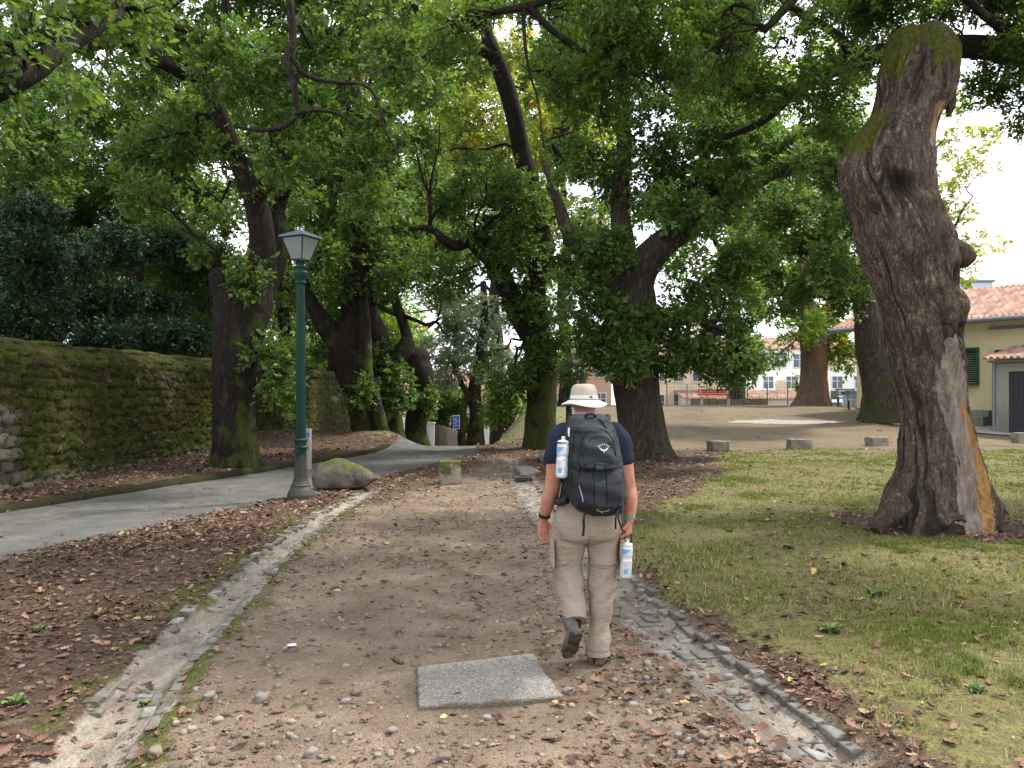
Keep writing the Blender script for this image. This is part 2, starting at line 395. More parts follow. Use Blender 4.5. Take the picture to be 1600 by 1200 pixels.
# ---- leaves lying on the ground, one uncountable mass
def lobed(L, W):
    """oak-leaf outline, tip along +x; returns points and triangle fan on a midrib"""
    t = np.array([0, .18, .3, .42, .54, .66, .78, .9, 1.0]); w = np.array([.06, .1, .62, .34, .9, .5, .85, .45, 0.]) * W / 2
    mid = np.stack([t * L, t * 0, np.zeros(9)], 1)
    up = np.stack([t * L, w, np.zeros(9)], 1); dn = np.stack([t * L, -w, np.zeros(9)], 1)
    V = np.concatenate([mid, up[:-1], dn[:-1]]); Fc = []
    for i in range(7):
        Fc += [(i, i + 1, 9 + i + 1), (i, 9 + i + 1, 9 + i), (i + 1, i, 17 + i), (i + 1, 17 + i, 17 + i + 1)]
    Fc += [(7, 8, 16), (8, 7, 24)]
    return V, np.array(Fc)
def place_tmpl(TV, TF, pos, X, Yv, Z, sc_, curl=None):
    """copies of a template with frame X,Y,Z at pos -> V,F"""
    n = len(pos); k = len(TV)
    loc = TV[None] * sc_[:, None, None] if np.ndim(sc_) == 1 else TV[None] * sc_[:, None, :]
    if curl is not None:
        L = TV[:, 0].max(); x = TV[:, 0] / L
        loc = loc.copy(); loc[:, :, 2] += (curl[:, None] * ((x - .5) ** 2)[None] * 1.6 + np.abs(curl)[:, None] * (np.abs(TV[:, 1]) / (np.abs(TV[:, 1]).max() + 1e-9))[None] * .5) * (sc_[:, None] if np.ndim(sc_) == 1 else sc_[:, :1]) * L
    V = pos[:, None, :] + loc[:, :, 0:1] * X[:, None] + loc[:, :, 1:2] * Yv[:, None] + loc[:, :, 2:3] * Z[:, None]
    Fo = (TF[None] + (np.arange(n) * k)[:, None, None]).reshape(-1, TF.shape[1])
    return V.reshape(-1, 3), Fo
def frames(n, tilt, r):
    """near-horizontal frames with random heading, tilt std"""
    a = r.uniform(0, 2 * np.pi, n); nz = np.stack([r.normal(0, tilt, n), r.normal(0, tilt, n), np.ones(n)], 1); nz /= np.linalg.norm(nz, axis=1)[:, None]
    h = np.stack([np.cos(a), np.sin(a), np.zeros(n)], 1); x = h - (h * nz).sum(1)[:, None] * nz; x /= np.linalg.norm(x, axis=1)[:, None]
    return x, np.cross(nz, x), nz
DIA = (np.array([(0, 0, 0), (.5, .3, .0), (1, 0, 0), (.5, -.3, 0.)]), np.array([(0, 1, 2, 3)]))
HEX = (np.array([(0, 0, 0), (.3, .26, .02), (.75, .24, .02), (1, 0, 0), (.75, -.24, .02), (.3, -.26, .02)]), np.array([(0, 1, 2, 3), (0, 3, 4, 5)]))

LOB = lobed(1.0, .56)
def litter_mat():
    q = NM('dry_leaf', .7, .25); t = q.attr('tint')
    q.col(q.ramp(t, [(0, (.040, .024, .016)), (.3, (.085, .046, .028)), (.6, (.155, .085, .052)), (.8, (.25, .155, .098)), (.95, (.36, .25, .155)), (1, (.34, .28, .08))]))
    return q.m
LM = litter_mat()
def scatter_leaves():
    r = np.random.default_rng(11)
    n = 330000
    # perspective-weighted candidates
    Y = np.exp(r.uniform(np.log(2.6), np.log(46), n)); X = r.uniform(-.78, .78, n) * (Y + 1.5)
    m = masks(X, Y); cl = fbm2(X, Y, 1.7, 3, 40); cl2 = fbm2(X, Y, .45, 3, 41)
    far = Y > 9
    d = m['litter'] * (.5 + 1.2 * sstep(.35, .6, cl)) + m['path'] * (.16 + .40 * sstep(.48, .66, cl)) + m['grass'] * (.12 + .36 * sstep(.48, .62, cl)) + m['square'] * .035 + m['road'] * (.01 + .10 * sstep(.55, .7, cl))
    edge = np.exp(-((X - ROf(Y) + .35) / .45) ** 2) * (Y < 22) + np.exp(-((X - ROn(Y) - .45) / .4) ** 2) * (Y < 20)
    d = d + edge * .7 * (1 - m['road']) + m['litter'] * .4 * (X < LDo(Y))
    d = d * (1 - .92 * m['ldrain']) * (1 - .85 * m['rdrain'])
    keep = r.uniform(0, 1, n) < d * .36 * (1 - .62 * sstep(9.5, 6, Y) * (X < 0)) * np.clip((Y / 7.0) , .16, 1.0) ** .8
    keep &= ~((X > -.56) & (X < .24) & (Y > 4.1) & (Y < 4.85) & (r.uniform(0, 1, n) < .96))
    X, Y = X[keep], Y[keep]; n = len(X)
    s = np.clip(r.lognormal(-3.22, .38, n), .014, .095) * (1 + .35 * sstep(8, 25, Y)); Z = zfine(X, Y) + .004 + r.uniform(0, .012, n)
    pos = np.stack([X, Y, Z], 1); tint = np.clip(r.beta(2.2, 2.2, n) * .95 + (r.uniform(0, 1, n) < .03) * .4, 0, 1)
    near = Y < 9.5
    fx, fy, fz = frames(n, .28, r); curl = r.uniform(-.1, .55, n)
    TV, TF = lobed(1.0, .62)
    V1, F1 = place_tmpl(TV, TF, pos[near], fx[near], fy[near], fz[near], s[near] * 1.15, curl[near])
    V2, F2 = place_tmpl(HEX[0], HEX[1], pos[~near], fx[~near], fy[~near], fz[~near], s[~near] * 1.1, curl[~near])
    F2t = np.concatenate([F2[:, [0, 1, 2]], F2[:, [0, 2, 3]]])
    t1 = np.repeat(tint[near], len(TF)); t2 = np.tile(np.repeat(tint[~near], 2), 2)
    o = mk('fallen_leaves', np.concatenate([V1, V2]), np.concatenate([F1, F2t + len(V1)]), LM, smooth=False, fattrs={'tint': np.concatenate([t1, t2])})
    tag(o, 'brown and orange dry leaves scattered over soil, path and grass', 'leaves', kind='stuff')
scatter_leaves()

# ---- grass blades
def grass():
    r = np.random.default_rng(5); n = 900000
    Y = np.exp(r.uniform(np.log(2.7), np.log(25), n)); X = r.uniform(.1, .80, n) * (Y + 1.2)
    m = masks(X, Y)['grass']; pat = fbm2(X, Y, 2.3, 4, 51); pat2 = fbm2(X, Y, 9, 2, 52)
    bare = fbm2(X, Y, .9, 4, 57); d = m * (.12 + .95 * sstep(.40, .56, pat)) * (.3 + .9 * sstep(.38, .58, pat2)) * (.12 + .88 * sstep(.40, .49, bare))
    keep = r.uniform(0, 1, n) < d * np.clip(Y / 9, .25, 1) * .62
    X, Y = X[keep], Y[keep]; n = len(X)
    L = r.uniform(.018, .05, n) * (1 + .9 * sstep(.52, .68, fbm2(X, Y, 1.6, 3, 53))) * (1 + 1.0 * (r.uniform(0, 1, n) < .03)) ; W = r.uniform(.0016, .0032, n) * np.clip(Y / 4.5, 1, 3.2)
    a = r.uniform(0, 2 * np.pi, n); b = r.uniform(0, 2 * np.pi, n); lean = r.uniform(.2, 1.3, n)
    base = np.stack([X, Y, zfine(X, Y) - .003], 1)
    dx = np.stack([np.cos(a), np.sin(a), np.zeros(n)], 1); le = np.stack([np.cos(b), np.sin(b), np.zeros(n)], 1)
    midp = base + np.stack([np.zeros(n)] * 2 + [L * .6], 1) + le * (L * lean * .35)[:, None]
    tip = base + np.stack([np.zeros(n)] * 2 + [L * (1 - .22 * lean)], 1) + le * (L * lean)[:, None]
    w = dx * W[:, None]
    V = np.stack([base - w, base + w, midp + w * .8, tip, midp - w * .8], 1).reshape(-1, 3)
    Fi = (np.array([(0, 1, 2), (0, 2, 4), (4, 2, 3)])[None] + (np.arange(n) * 5)[:, None, None]).reshape(-1, 3)
    dry = .06 + sstep(.42, .6, fbm2(X, Y, .6, 3, 54)) * .6 + sstep(7, 3, Y) * .05
    t = np.clip(r.uniform(0, .55, n) + dry * r.uniform(.2, 1, n), 0, 1)
    q = NM('grass_blade', .6, .25)
    c = q.ramp(q.attr('tint'), [(0, (.06, .10, .014)), (.3, (.125, .165, .028)), (.6, (.21, .225, .050)), (.8, (.30, .27, .115)), (1, (.42, .36, .19))])
    q.col(c); q.b.inputs['Subsurface Weight'].default_value = 0
    tr = q.N.new('ShaderNodeBsdfTranslucent'); q.L.new(c, tr.inputs[0]); ms = q.N.new('ShaderNodeMixShader'); ms.inputs[0].default_value = .35
    q.L.new(q.b.outputs[0], ms.inputs[1]); q.L.new(tr.outputs[0], ms.inputs[2]); q.L.new(ms.outputs[0], q.N['Material Output'].inputs[0])
    tag(mk('grass', V, Fi, q.m, smooth=False, fattrs={'tint': np.repeat(t, 3)}), 'short patchy green and straw coloured grass of the lawn', 'grass', kind='stuff')
grass()

# ---- stones
def rock_tmpl(seed, n=3, k=.25, sq=.75):
    """roundish stone from a subdivided cube, unit half-size"""
    V = []; Fc = []; idx = {}
    def vid(p):
        key = tuple(np.round(p, 5))
        if key not in idx: idx[key] = len(V); V.append(np.array(p, float))
        return idx[key]
    g = np.linspace(-1, 1, n + 1)
    for ax in range(3):
        for sg in (-1, 1):
            for i in range(n):
                for j in range(n):
                    qd = []
                    for a, b in ((i, j), (i + 1, j), (i + 1, j + 1), (i, j + 1)):
                        p = [0, 0, 0]; p[ax] = sg; p[(ax + 1) % 3] = g[a]; p[(ax + 2) % 3] = g[b]; qd.append(vid(p))
                    Fc.append(qd if sg > 0 else qd[::-1])
    V = np.array(V); ln = np.linalg.norm(V, axis=1)[:, None]; V = V * ((1 - sq) + sq / ln * 1.0)
    V = V * (1 + k * (fbm(V, 1.3, 2, seed) - .5)[:, None] * 2)
    return V, np.array(Fc)
def stone_mat(name, a, b, moss=0.0, sc_=6, bump=.01):
    q = NM(name, .88, .2); f = q.noise(sc_, 6, rough=.7); sp = q.noise(sc_ * 14, 3)
    c = q.mix(q.rmp(q.math('ADD', q.math('MULTIPLY', f, .6), q.math('MULTIPLY', sp, .4)), .35, .65), a, b)
    if moss:
        mk_ = q.math('ADD', q.math('MULTIPLY', q.normz(), .55), q.noise(3.2, 5))
        c = q.mix(q.rmp(mk_, 1.0 - moss * .6, 1.12 - moss * .6), c, q.ramp(q.noise(60, 4), [(.3, (.03, .035, .008)), (.55, (.085, .095, .02)), (.75, (.16, .15, .045))]))
    q.col(c); q.bump(q.math('ADD', q.math('MULTIPLY', f, .7), q.math('MULTIPLY', sp, .4)), bump); return q.m
M_GRAN = stone_mat('granite', (.14, .12, .10), (.36, .33, .29)); M_PEB = None
def pebbles():
    global M_PEB
    r = np.random.default_rng(21)
    q = NM('pebble', .85, .25); c = q.ramp(q.attr('tint'), [(0, (.085, .065, .05)), (.35, (.16, .125, .095)), (.6, (.22, .175, .135)), (.8, (.20, .185, .165)), (1, (.31, .265, .215))])
    q.col(q.mix(q.rmp(q.noise(40, 4), .35, .65, 0, .35), c, (.12, .09, .065))); q.bump(q.noise(90, 3), .004); M_PEB = q.m
    n = 60000; Y = np.exp(r.uniform(np.log(2.6), np.log(19), n)); X = r.uniform(-.6, .6, n) * (Y + .8)
    m = masks(X, Y); cl = fbm2(X, Y, 1.2, 3, 61)
    e = np.exp(-((X - RDi(Y) + .25) / .22) ** 2) + .35 * np.exp(-((X - LDi(Y) - .3) / .25) ** 2)
    d = m['path'] * (.12 + .55 * sstep(.45, .62, cl) + .6 * sstep(4.8, 3.4, Y)) + e * .9 + .06 * m['litter']; d = d * (1 - .8 * m['ldrain']) * (1 - .8 * m['rdrain'])
    keep = (r.uniform(0, 1, n) < d * np.clip(Y / 9, .3, 1) * .55) & ~((X > -.58) & (X < .26) & (Y > 4.05) & (Y < 4.9))
    X, Y = X[keep], Y[keep]; n = len(X)
    s = np.clip(r.lognormal(-4.75, .42, n), .0035, .02) * (1 + .6 * sstep(6, 14, Y))
    Vs, Fs, T = [], [], []; off = 0; kind = r.integers(0, 4, n); tint = r.uniform(0, 1, n) ** 1.25
    for k in range(4):
        TV, TF = rock_tmpl(k, 2, .3); i = kind == k; nn = i.sum()
        fx, fy, fz = frames(nn, .25, r); sc3 = s[i][:, None] * np.stack([r.uniform(.9, 1.5, nn), r.uniform(.7, 1.1, nn), r.uniform(.4, .75, nn)], 1)
        z = zfine(X[i], Y[i]) + sc3[:, 2] * .35
        V, Fo = place_tmpl(TV, TF, np.stack([X[i], Y[i], z], 1), fx, fy, fz, sc3)
        Vs.append(V); Fs.append(Fo + off); off += len(V); T.append(np.repeat(tint[i], len(TF)))
    tag(mk('gravel', np.concatenate(Vs), np.concatenate(Fs), M_PEB, fattrs={'tint': np.concatenate(T)}), 'small loose pebbles and grit on the dirt path', 'gravel', kind='stuff')
    # larger individual stones (photo positions, size in px)
    st = [(558, 1083, 20, .3), (487, 1178, 24, .8), (1138, 1040, 17, .85), (410, 1093, 26, .78), (327, 1090, 22, .8), (455, 1128, 14, .98), (1030, 1020, 20, .8), (1012, 1040, 16, .8), (990, 1102, 15, .95), (893, 1103, 12, .97), (888, 1082, 18, .8), (762, 1123, 14, .9),
          (1152, 1187, 22, .35), (694, 1187, 22, .3), (1100, 1150, 20, .6), (1105, 1122, 16, .8), (612, 1142, 18, .8), (300, 1140, 15, .9), (342, 1126, 18, .95), (540, 1097, 16, .9), (642, 1177, 14, .95), (242, 1178, 26, .5), (875, 1088, 11, .6), (1060, 1150, 15, .8), (960, 1062, 12, .5), (905, 1060, 10, .6),
          (1010, 1060, 13, .75), (500, 1118, 12, .7), (560, 1150, 13, .6), (1064, 1178, 17, .75), (1172, 1162, 16, .6), (800, 1155, 12, .9), (430, 1160, 14, .5), (1085, 1090, 14, .75), (940, 1130, 10, .9), (275, 1128, 13, .95), (745, 1165, 11, .8), (590, 1180, 13, .85)]
    labs = []
    for i, (px, py, w, t) in enumerate(st):
        g = G(px, py); s_ = w * .5 * g[1] / F; TV, TF = rock_tmpl(80 + i, 4, .35, .6)
        a = r.uniform(0, 6); V = TV * np.array([1, .78, .55]) * s_; c_, s2 = math.cos(a), math.sin(a)
        V = V @ np.array([[c_, s2, 0], [-s2, c_, 0], [0, 0, 1]])
        z = float(zfine(np.array([g[0]]), np.array([g[1]]))[0]) + s_ * .3
        o = mk('loose_stone', V, TF, M_PEB, fattrs={'tint': np.full(len(TF), t)}); o.location = (g[0], g[1], z)
        marks = [((760, 1070), 'by the concrete slab'), ((630, 1080), 'left of the concrete slab'), ((905, 1090), 'at the right corner of the concrete slab'), ((750, 1180), 'at the bottom edge below the concrete slab'), ((930, 1040), 'at the feet of the walker'), ((1020, 1040), 'between the walker and the stone drain'), ((1130, 1150), 'beside the stone drain at lower right'), ((330, 1110), 'in the lower left part of the path'), ((470, 1170), 'at the bottom edge left of centre'), ((250, 1170), 'beside the worn drain at the bottom left'), ((540, 1100), 'midway between worn drain and slab'), ((1140, 1040), 'lying in the stone drain')]
        mk_ = min(marks, key=lambda q_: math.hypot(q_[0][0] - px, q_[0][1] - py))[1]
        tag(o, ('large' if w >= 22 else 'medium' if w >= 16 else 'small') + (' pale' if t > .9 else ' grey-white' if t >= .8 else ' tan' if t >= .6 else ' dark brown') + ' loose stone ' + mk_, 'stone', 'loose stones on the dirt path'); labs.append((o, py))
    by = {}
    for o, py in labs: by.setdefault(o['label'], []).append((py, o))
    for l, g_ in by.items():
        if len(g_) > 1:
            g_.sort(key=lambda a_: -a_[0]); w_ = ['nearest', 'farthest'] if len(g_) == 2 else ['nearest', 'middle', 'farthest', 'very farthest']
            for k, (_, o) in enumerate(g_): o['label'] = w_[k] + ' of the ' + l.replace('stone', 'stones', 1) if not l.endswith('stone drain') else w_[k] + ' of the ' + l.replace('loose stone', 'loose stones')
pebbles()

# ---- drain edging: thing = channel with rows of granite setts
def edging(name, label, rows, ylim, root_at, group=None, mat=None):
    """a run of setts: the nearest are parts of their own, the far rest one mass"""
    root = empty(name, root_at, label, 'drain' if 'drain' in name else 'kerb', group)
    r = np.random.default_rng(len(label)); st = []
    for (fx_, off, wid, zt, gap, rot, prob) in rows:
        y = ylim[0]; k = 0
        while y < ylim[1]:
            L = r.uniform(.09, .2) if wid < .16 else r.uniform(.14, .3)
            yc = y + L / 2; slope = (fx_(yc + .1) - fx_(yc - .1)) / .2; dl = math.hypot(1, slope)
            if r.uniform() < prob(yc):
                TV, TF = rock_tmpl(k + 200, 6, .10 if rot < .06 else .16, .06); a = math.atan2(-slope, 1) + r.normal(0, rot)
                w_ = wid * r.uniform(.85, 1.12) if rot < .06 else wid * r.uniform(.7, 1.25); h = .026
                V = TV * np.array([w_ / 2, (L - gap) / 2 * dl, h]); V[:, 2] = np.minimum(V[:, 2], h * .84) + (np.abs(TV[:, 0]) < .9) * (np.abs(TV[:, 1]) < .9) * .0015; c_, s_ = math.cos(a), math.sin(a)
                V = V @ np.array([[c_, s_, 0], [-s_, c_, 0], [0, 0, 1]]); V[:, 2] += V[:, 0] * r.normal(0, .5 * rot)
                xc = fx_(yc) + off + r.normal(0, .22 * rot)
                z = float(zfine(np.array([xc]), np.array([yc]))[0]) + max(.003, zt + r.normal(0, .003)) - h * .84
                st.append((yc, V + np.array([xc, yc, z]), TF, r.uniform()))
            y += L / dl; k += 1
    st.sort(key=lambda q_: q_[0])
    for (yc, V, TF, t) in st[:96]: part('sett', V, TF, mat or M_SETT, root, smooth=False, fattrs={'tint': np.full(len(TF), t)})
    rest = st[96:]
    if rest:
        Vs, Fs, T, n0 = [], [], [], 0
        for (yc, V, TF, t) in rest: Vs.append(V); Fs.append(TF + n0); n0 += len(V); T.append(np.full(len(TF), t))
        tag(part('setts', np.concatenate(Vs), np.concatenate(Fs), mat or M_SETT, root, smooth=False, fattrs={'tint': np.concatenate(T)}), kind='stuff')
    return root
q = NM('sett_stone', .8, .25); c = q.ramp(q.attr('tint'), [(0, (.10, .095, .085)), (.5, (.175, .17, .155)), (1, (.28, .275, .255))])
c = q.mix(q.rmp(q.noise(9, 5), .38, .6, 0, .85), c, (.12, .10, .075)); c = q.mix(q.rmp(q.noise(3.0, 4), .54, .68, 0, .8), c, q.ramp(q.noise(50, 3), [(.3, (.04, .040, .014)), (.7, (.10, .095, .03))]))
q.col(c); q.bump(q.noise(35, 5), .012); M_SETT = q.m
q = NM('dark_cobble', .85, .2); q.col(q.mix(q.rmp(q.noise(12, 5), .35, .65), (.035, .034, .028), (.12, .12, .10))); q.bump(q.noise(35, 5), .012); M_KERB = q.m
edging('stone_drain', 'long shallow drain edged with flat grey setts, between the dirt path and the lawn', [
    (RDi, .03, .085, .014, .008, .03, lambda y: 1), (RDi, .12, .09, .006, .012, .05, lambda y: .6 if y < 8 else .4), (RDi, .24, .15, .004, .03, .1, lambda y: .38 if y < 6 else .2),
    (RDo, -.15, .15, .005, .03, .1, lambda y: .42 if y < 7 else .2), (RDo, -.02, .11, .010, .012, .05, lambda y: .9 if y < 12 else .6)], (2.6, 18), (1.0, 5, 0))
edging('worn_drain', 'worn sandy drain with sparse mossy setts, left of the dirt path', [
    (LDi, -.03, .075, .010, .010, .04, lambda y: .92 if y > 4.4 else .5), (LDi, -.12, .08, .004, .02, .08, lambda y: .4 if y > 4.4 else .25), (LDi, -.22, .11, .003, .04, .12, lambda y: .14),
    (LDo, .0, .09, .008, .02, .08, lambda y: .3 if y < 7 else .85)], (2.6, 13), (-2.0, 5, 0))
edging('cobble_kerb', 'low band of dark cobbles along the near side of the asphalt lane', [
    (ROn, .05, .13, .012, .015, .05, lambda y: 1), (ROn, .2, .12, .010, .02, .06, lambda y: .92)], (4.5, 13.2), (-5, 8, 0), None, M_KERB)
# mossy kerb on the far side of the lane
def far_kerb():
    ys = np.arange(4, 22.5, .12); V = []; ring = []
    for y in ys:
        x = ROf(y) - .07; n_ = fbm(np.array([[x * 3, y * 3, 0.]]), 1, 3, 5)[0] - .5
        z = float(terrain(np.array([x]), np.array([y]))[0]); t = np.array([(-.05, -.1), (-.045, .08), (-.02, .12 + n_ * .05), (.03, .115 + n_ * .05), (.085 + n_ * .06, .06), (.10 + n_ * .05, -.1)])
        nn = (fbm(np.stack([t[:, 0] * 9, np.full(6, y * 6), t[:, 1] * 9], 1), 1, 2, 8) - .5) * .05
        ring.append(np.stack([x + t[:, 0] + nn, np.full(6, y), z - .03 + t[:, 1] + nn], 1))
    root = MB(); root.loft(ring); V = np.concatenate(root.V)
    q = NM('mossy_kerb', .95, .1); q.col(q.mix(q.rmp(q.noise(5, 5), .38, .6), (.028, .022, .014), q.ramp(q.noise(40, 4), [(.3, (.014, .018, .006)), (.7, (.045, .052, .014))]))); q.bump(q.noise(50, 4), .02)
    tag(mk('mossy_kerb', V, root.F, q.m), 'low moss covered kerb between asphalt lane and stone wall', 'kerb')
far_kerb()

def weeds():
    r = np.random.default_rng(77)
    for i, (px, py, s_, lab) in enumerate(((1300, 990, .13, 'leafy green weed rosette in the middle of the lawn'), (1370, 935, .14, 'dark leafy weed clump on the lawn below the dead trunk'), (1232, 860, .10, 'small weed clump on the lawn left of the dead trunk'), (1140, 835, .07, 'tiny weed near the lawn edge beside the walker'), (1480, 905, .08, 'small weed close under the dead trunk root'), (1525, 1085, .08, 'lone weed at the lower right of the lawn'), (1410, 1135, .05, 'slim green seedling at the bottom right of the lawn'), (60, 985, .08, 'grass tuft on the leafy soil at the far left'), (150, 965, .08, 'pale green fern-like sprig on the leafy soil at left'), (25, 1100, .10, 'low weed by the worn drain in the bottom left corner'), (225, 1080, .06, 'small moss-green sprig beside the worn drain'), (560, 905, .04, 'tiny seedling on the bare path'))):
        g = G(px, py); s_ *= .75; n = 34; a = r.uniform(0, 6.28, n); el = r.uniform(.1, 1.0, n); x = np.stack([np.cos(a) * np.cos(el), np.sin(a) * np.cos(el), np.sin(el)], 1); z = np.array([0, 0, 1.]) - x * x[:, 2:3]; z /= np.linalg.norm(z, axis=1)[:, None]; y = np.cross(z, x)
        pos = np.stack([np.cos(a), np.sin(a), a * 0], 1) * (r.uniform(0, .5, n) * s_ * .8)[:, None]; V, Fo = place_tmpl(HEX[0], HEX[1], pos, x, y, z, s_ * r.uniform(.35, .8, n), np.full(n, -.35))
        o = mk('weed', V, Fo, WEED, smooth=False, fattrs={'tint': np.repeat(r.uniform(0, 1, n), 2)}); o.location = (g[0], g[1], float(zfine(np.array([g[0]]), np.array([g[1]]))[0]) + .004); tag(o, lab, 'weed')
q = NM('weed_leaf', .6, .3); q.col(q.ramp(q.attr('tint'), [(0, (.06, .11, .025)), (.6, (.12, .19, .05)), (1, (.22, .27, .09))])); WEED = q.m
weeds()
# ================================================================= TREES
def bark_mat(name, dark, light, moss=.5, bump=.05, orange=None, vs=(5.5, 5.5, 1.1)):
    q = NM(name, .92, .15); v = q.mapv(sc=vs)
    wv = q.N.new('ShaderNodeVectorMath'); wv.operation = 'ADD'; q.L.new(v, wv.inputs[0])
    nz = q.N.new('ShaderNodeVectorMath'); nz.operation = 'SCALE'; q.L.new(q.noise(1.2, 4, v=v, col=True), nz.inputs[0]); nz.inputs['Scale'].default_value = .9
    q.L.new(nz.outputs[0], wv.inputs[1]); v2 = wv.outputs[0]
    fine = q.noise(9, 6, v=v, rough=.7); n1 = q.noise(1.7, 5, v=v2, rough=.6, dist=.4); n2 = q.noise(3.4, 4, v=v2, dist=.3); ridge = q.math('MULTIPLY', q.math('MINIMUM', q.math('ABSOLUTE', q.math('SUBTRACT', n1, .5)), q.math('ADD', q.math('ABSOLUTE', q.math('SUBTRACT', n2, .5)), .03)), 2.6); big = q.noise(1.6, 4)
    r1 = q.rmp(ridge, 0, .28); h = q.math('ADD', q.math('MULTIPLY', r1, .7), q.math('MULTIPLY', fine, .5))
    c = q.mix(q.rmp(h, .2, .95), dark, light); c = q.mix(q.rmp(big, .35, .65, 0, .5), c, tuple(x * .55 for x in light))
    if orange: c = q.mix(q.rmp(q.math('ADD', q.noise(1.3, 5, v=q.mapv(sc=(1.6, 1.6, .6))), q.attr('wood')), .5, .62), c, q.mix(fine, orange, tuple(x * .45 for x in orange)))
    mossf = q.math('ADD', q.attr('moss'), q.rmp(q.noise(2.6, 5), .3, .7, -.6, .6))
    c = q.mix(q.rmp(mossf, .5, .85, 0, moss), c, q.ramp(q.noise(45, 4), [(.3, (.022, .032, .006)), (.55, (.07, .09, .016)), (.78, (.15, .16, .035))]))
    q.col(c); q.bump(h, bump, 1); return q.m
BARK = bark_mat('oak_bark', (.010, .0075, .006), (.056, .043, .033), .9)
BARKG = bark_mat('grey_oak_bark', (.024, .018, .014), (.135, .108, .083), .7)
BARKO = bark_mat('orange_bark', (.10, .06, .035), (.30, .22, .16), .3, orange=(.42, .2, .085))

def limbs(paths, seed, lump=.16, flare=.45, seg=20, step=.14, nroot=6):
    Vs, Fs, Ms = [], [], []; off = 0
    for k, p in enumerate(paths):
        w = []
        for row in p:
            q_ = P(*row[:3]); w.append([*q_, row[3] / F * row[2]])
        w = crom(w, step if k == 0 else max(.10, min(step, w[0][3] * .9)))
        rad = np.maximum(w[:, 3], .012); n = seg if rad.max() > .12 else (12 if rad.max() > .06 else 7)
        rings = np.array(tube_rings(w[:, :3], rad, n)); c = w[:, None, :3]
        d = rings - c; Pn = rings.reshape(-1, 3)
        s1 = fbm(Pn * np.array([1, 1, .6]), 1.1 / max(rad.max(), .15) * .5, 3, seed + k) - .5
        s2 = fbm(Pn * np.array([1, 1, .35]), 7., 3, seed + k + 50) - .5
        f = 1 + (2.2 * lump * s1 + lump * .9 * s2).reshape(rings.shape[:2])
        if k == 0 and flare:
            hgt = w[:, 2] - w[0, 2]; th = np.arange(n) / n * 2 * np.pi; r_ = np.random.default_rng(seed)
            ph = r_.uniform(0, 6, 3)
            lob = .55 * np.cos(nroot * th + ph[0]) + .3 * np.cos((nroot - 2) * th + ph[1]) + .3 * np.cos(3 * th + ph[2])
            g = np.exp(-np.clip(hgt, 0, 9) / .32)[:, None]
            f = f * (1 + g * flare * (.25 + .55 * lob[None, :]) + .07 * lob[None, :] * np.exp(-np.clip(hgt, 0, 9) / 1.6)[:, None])
        # wobble of thin limbs
        if rad.max() < .3:
            wob = np.stack([fbm(w[:, :3], 1.4, 2, seed + 7 + a) - .5 for a in range(3)], 1) * .5 * min(1, rad.max() * 5)
            wob[0] = 0; c = c + wob[:, None, :] * np.linspace(0, 1, len(w))[:, None, None] ** .5
        V = (c + d * f[..., None]).reshape(-1, 3)
        tipc = V.reshape(rings.shape)[-1].mean(0)
        V = np.vstack([V, tipc + np.array([0, 0, rad[-1] * .3])])
        Fq = gridF(len(w), n, True); i0 = (len(w) - 1) * n
        Ft = np.array([(i0 + j, i0 + (j + 1) % n, len(V) - 1, len(V) - 1) for j in range(n)])
        Fs.append(np.vstack([Fq, Ft]) + off); Vs.append(V); off += len(V)
        hh = V[:, 2] - (w[0, 2] if k == 0 else -9)
        Ms.append(np.clip((.75 * np.exp(-np.clip(hh, 0, 50) / 1.2) if k == 0 else .25) + .25 * (V[:, 0] > c.reshape(-1, 3)[:, 0].mean()), 0, 1))
    Fa = np.vstack(Fs); Fl = [tuple(f[:3]) if f[2] == f[3] else tuple(f) for f in Fa]
    return np.vstack(Vs), Fl, np.concatenate(Ms)

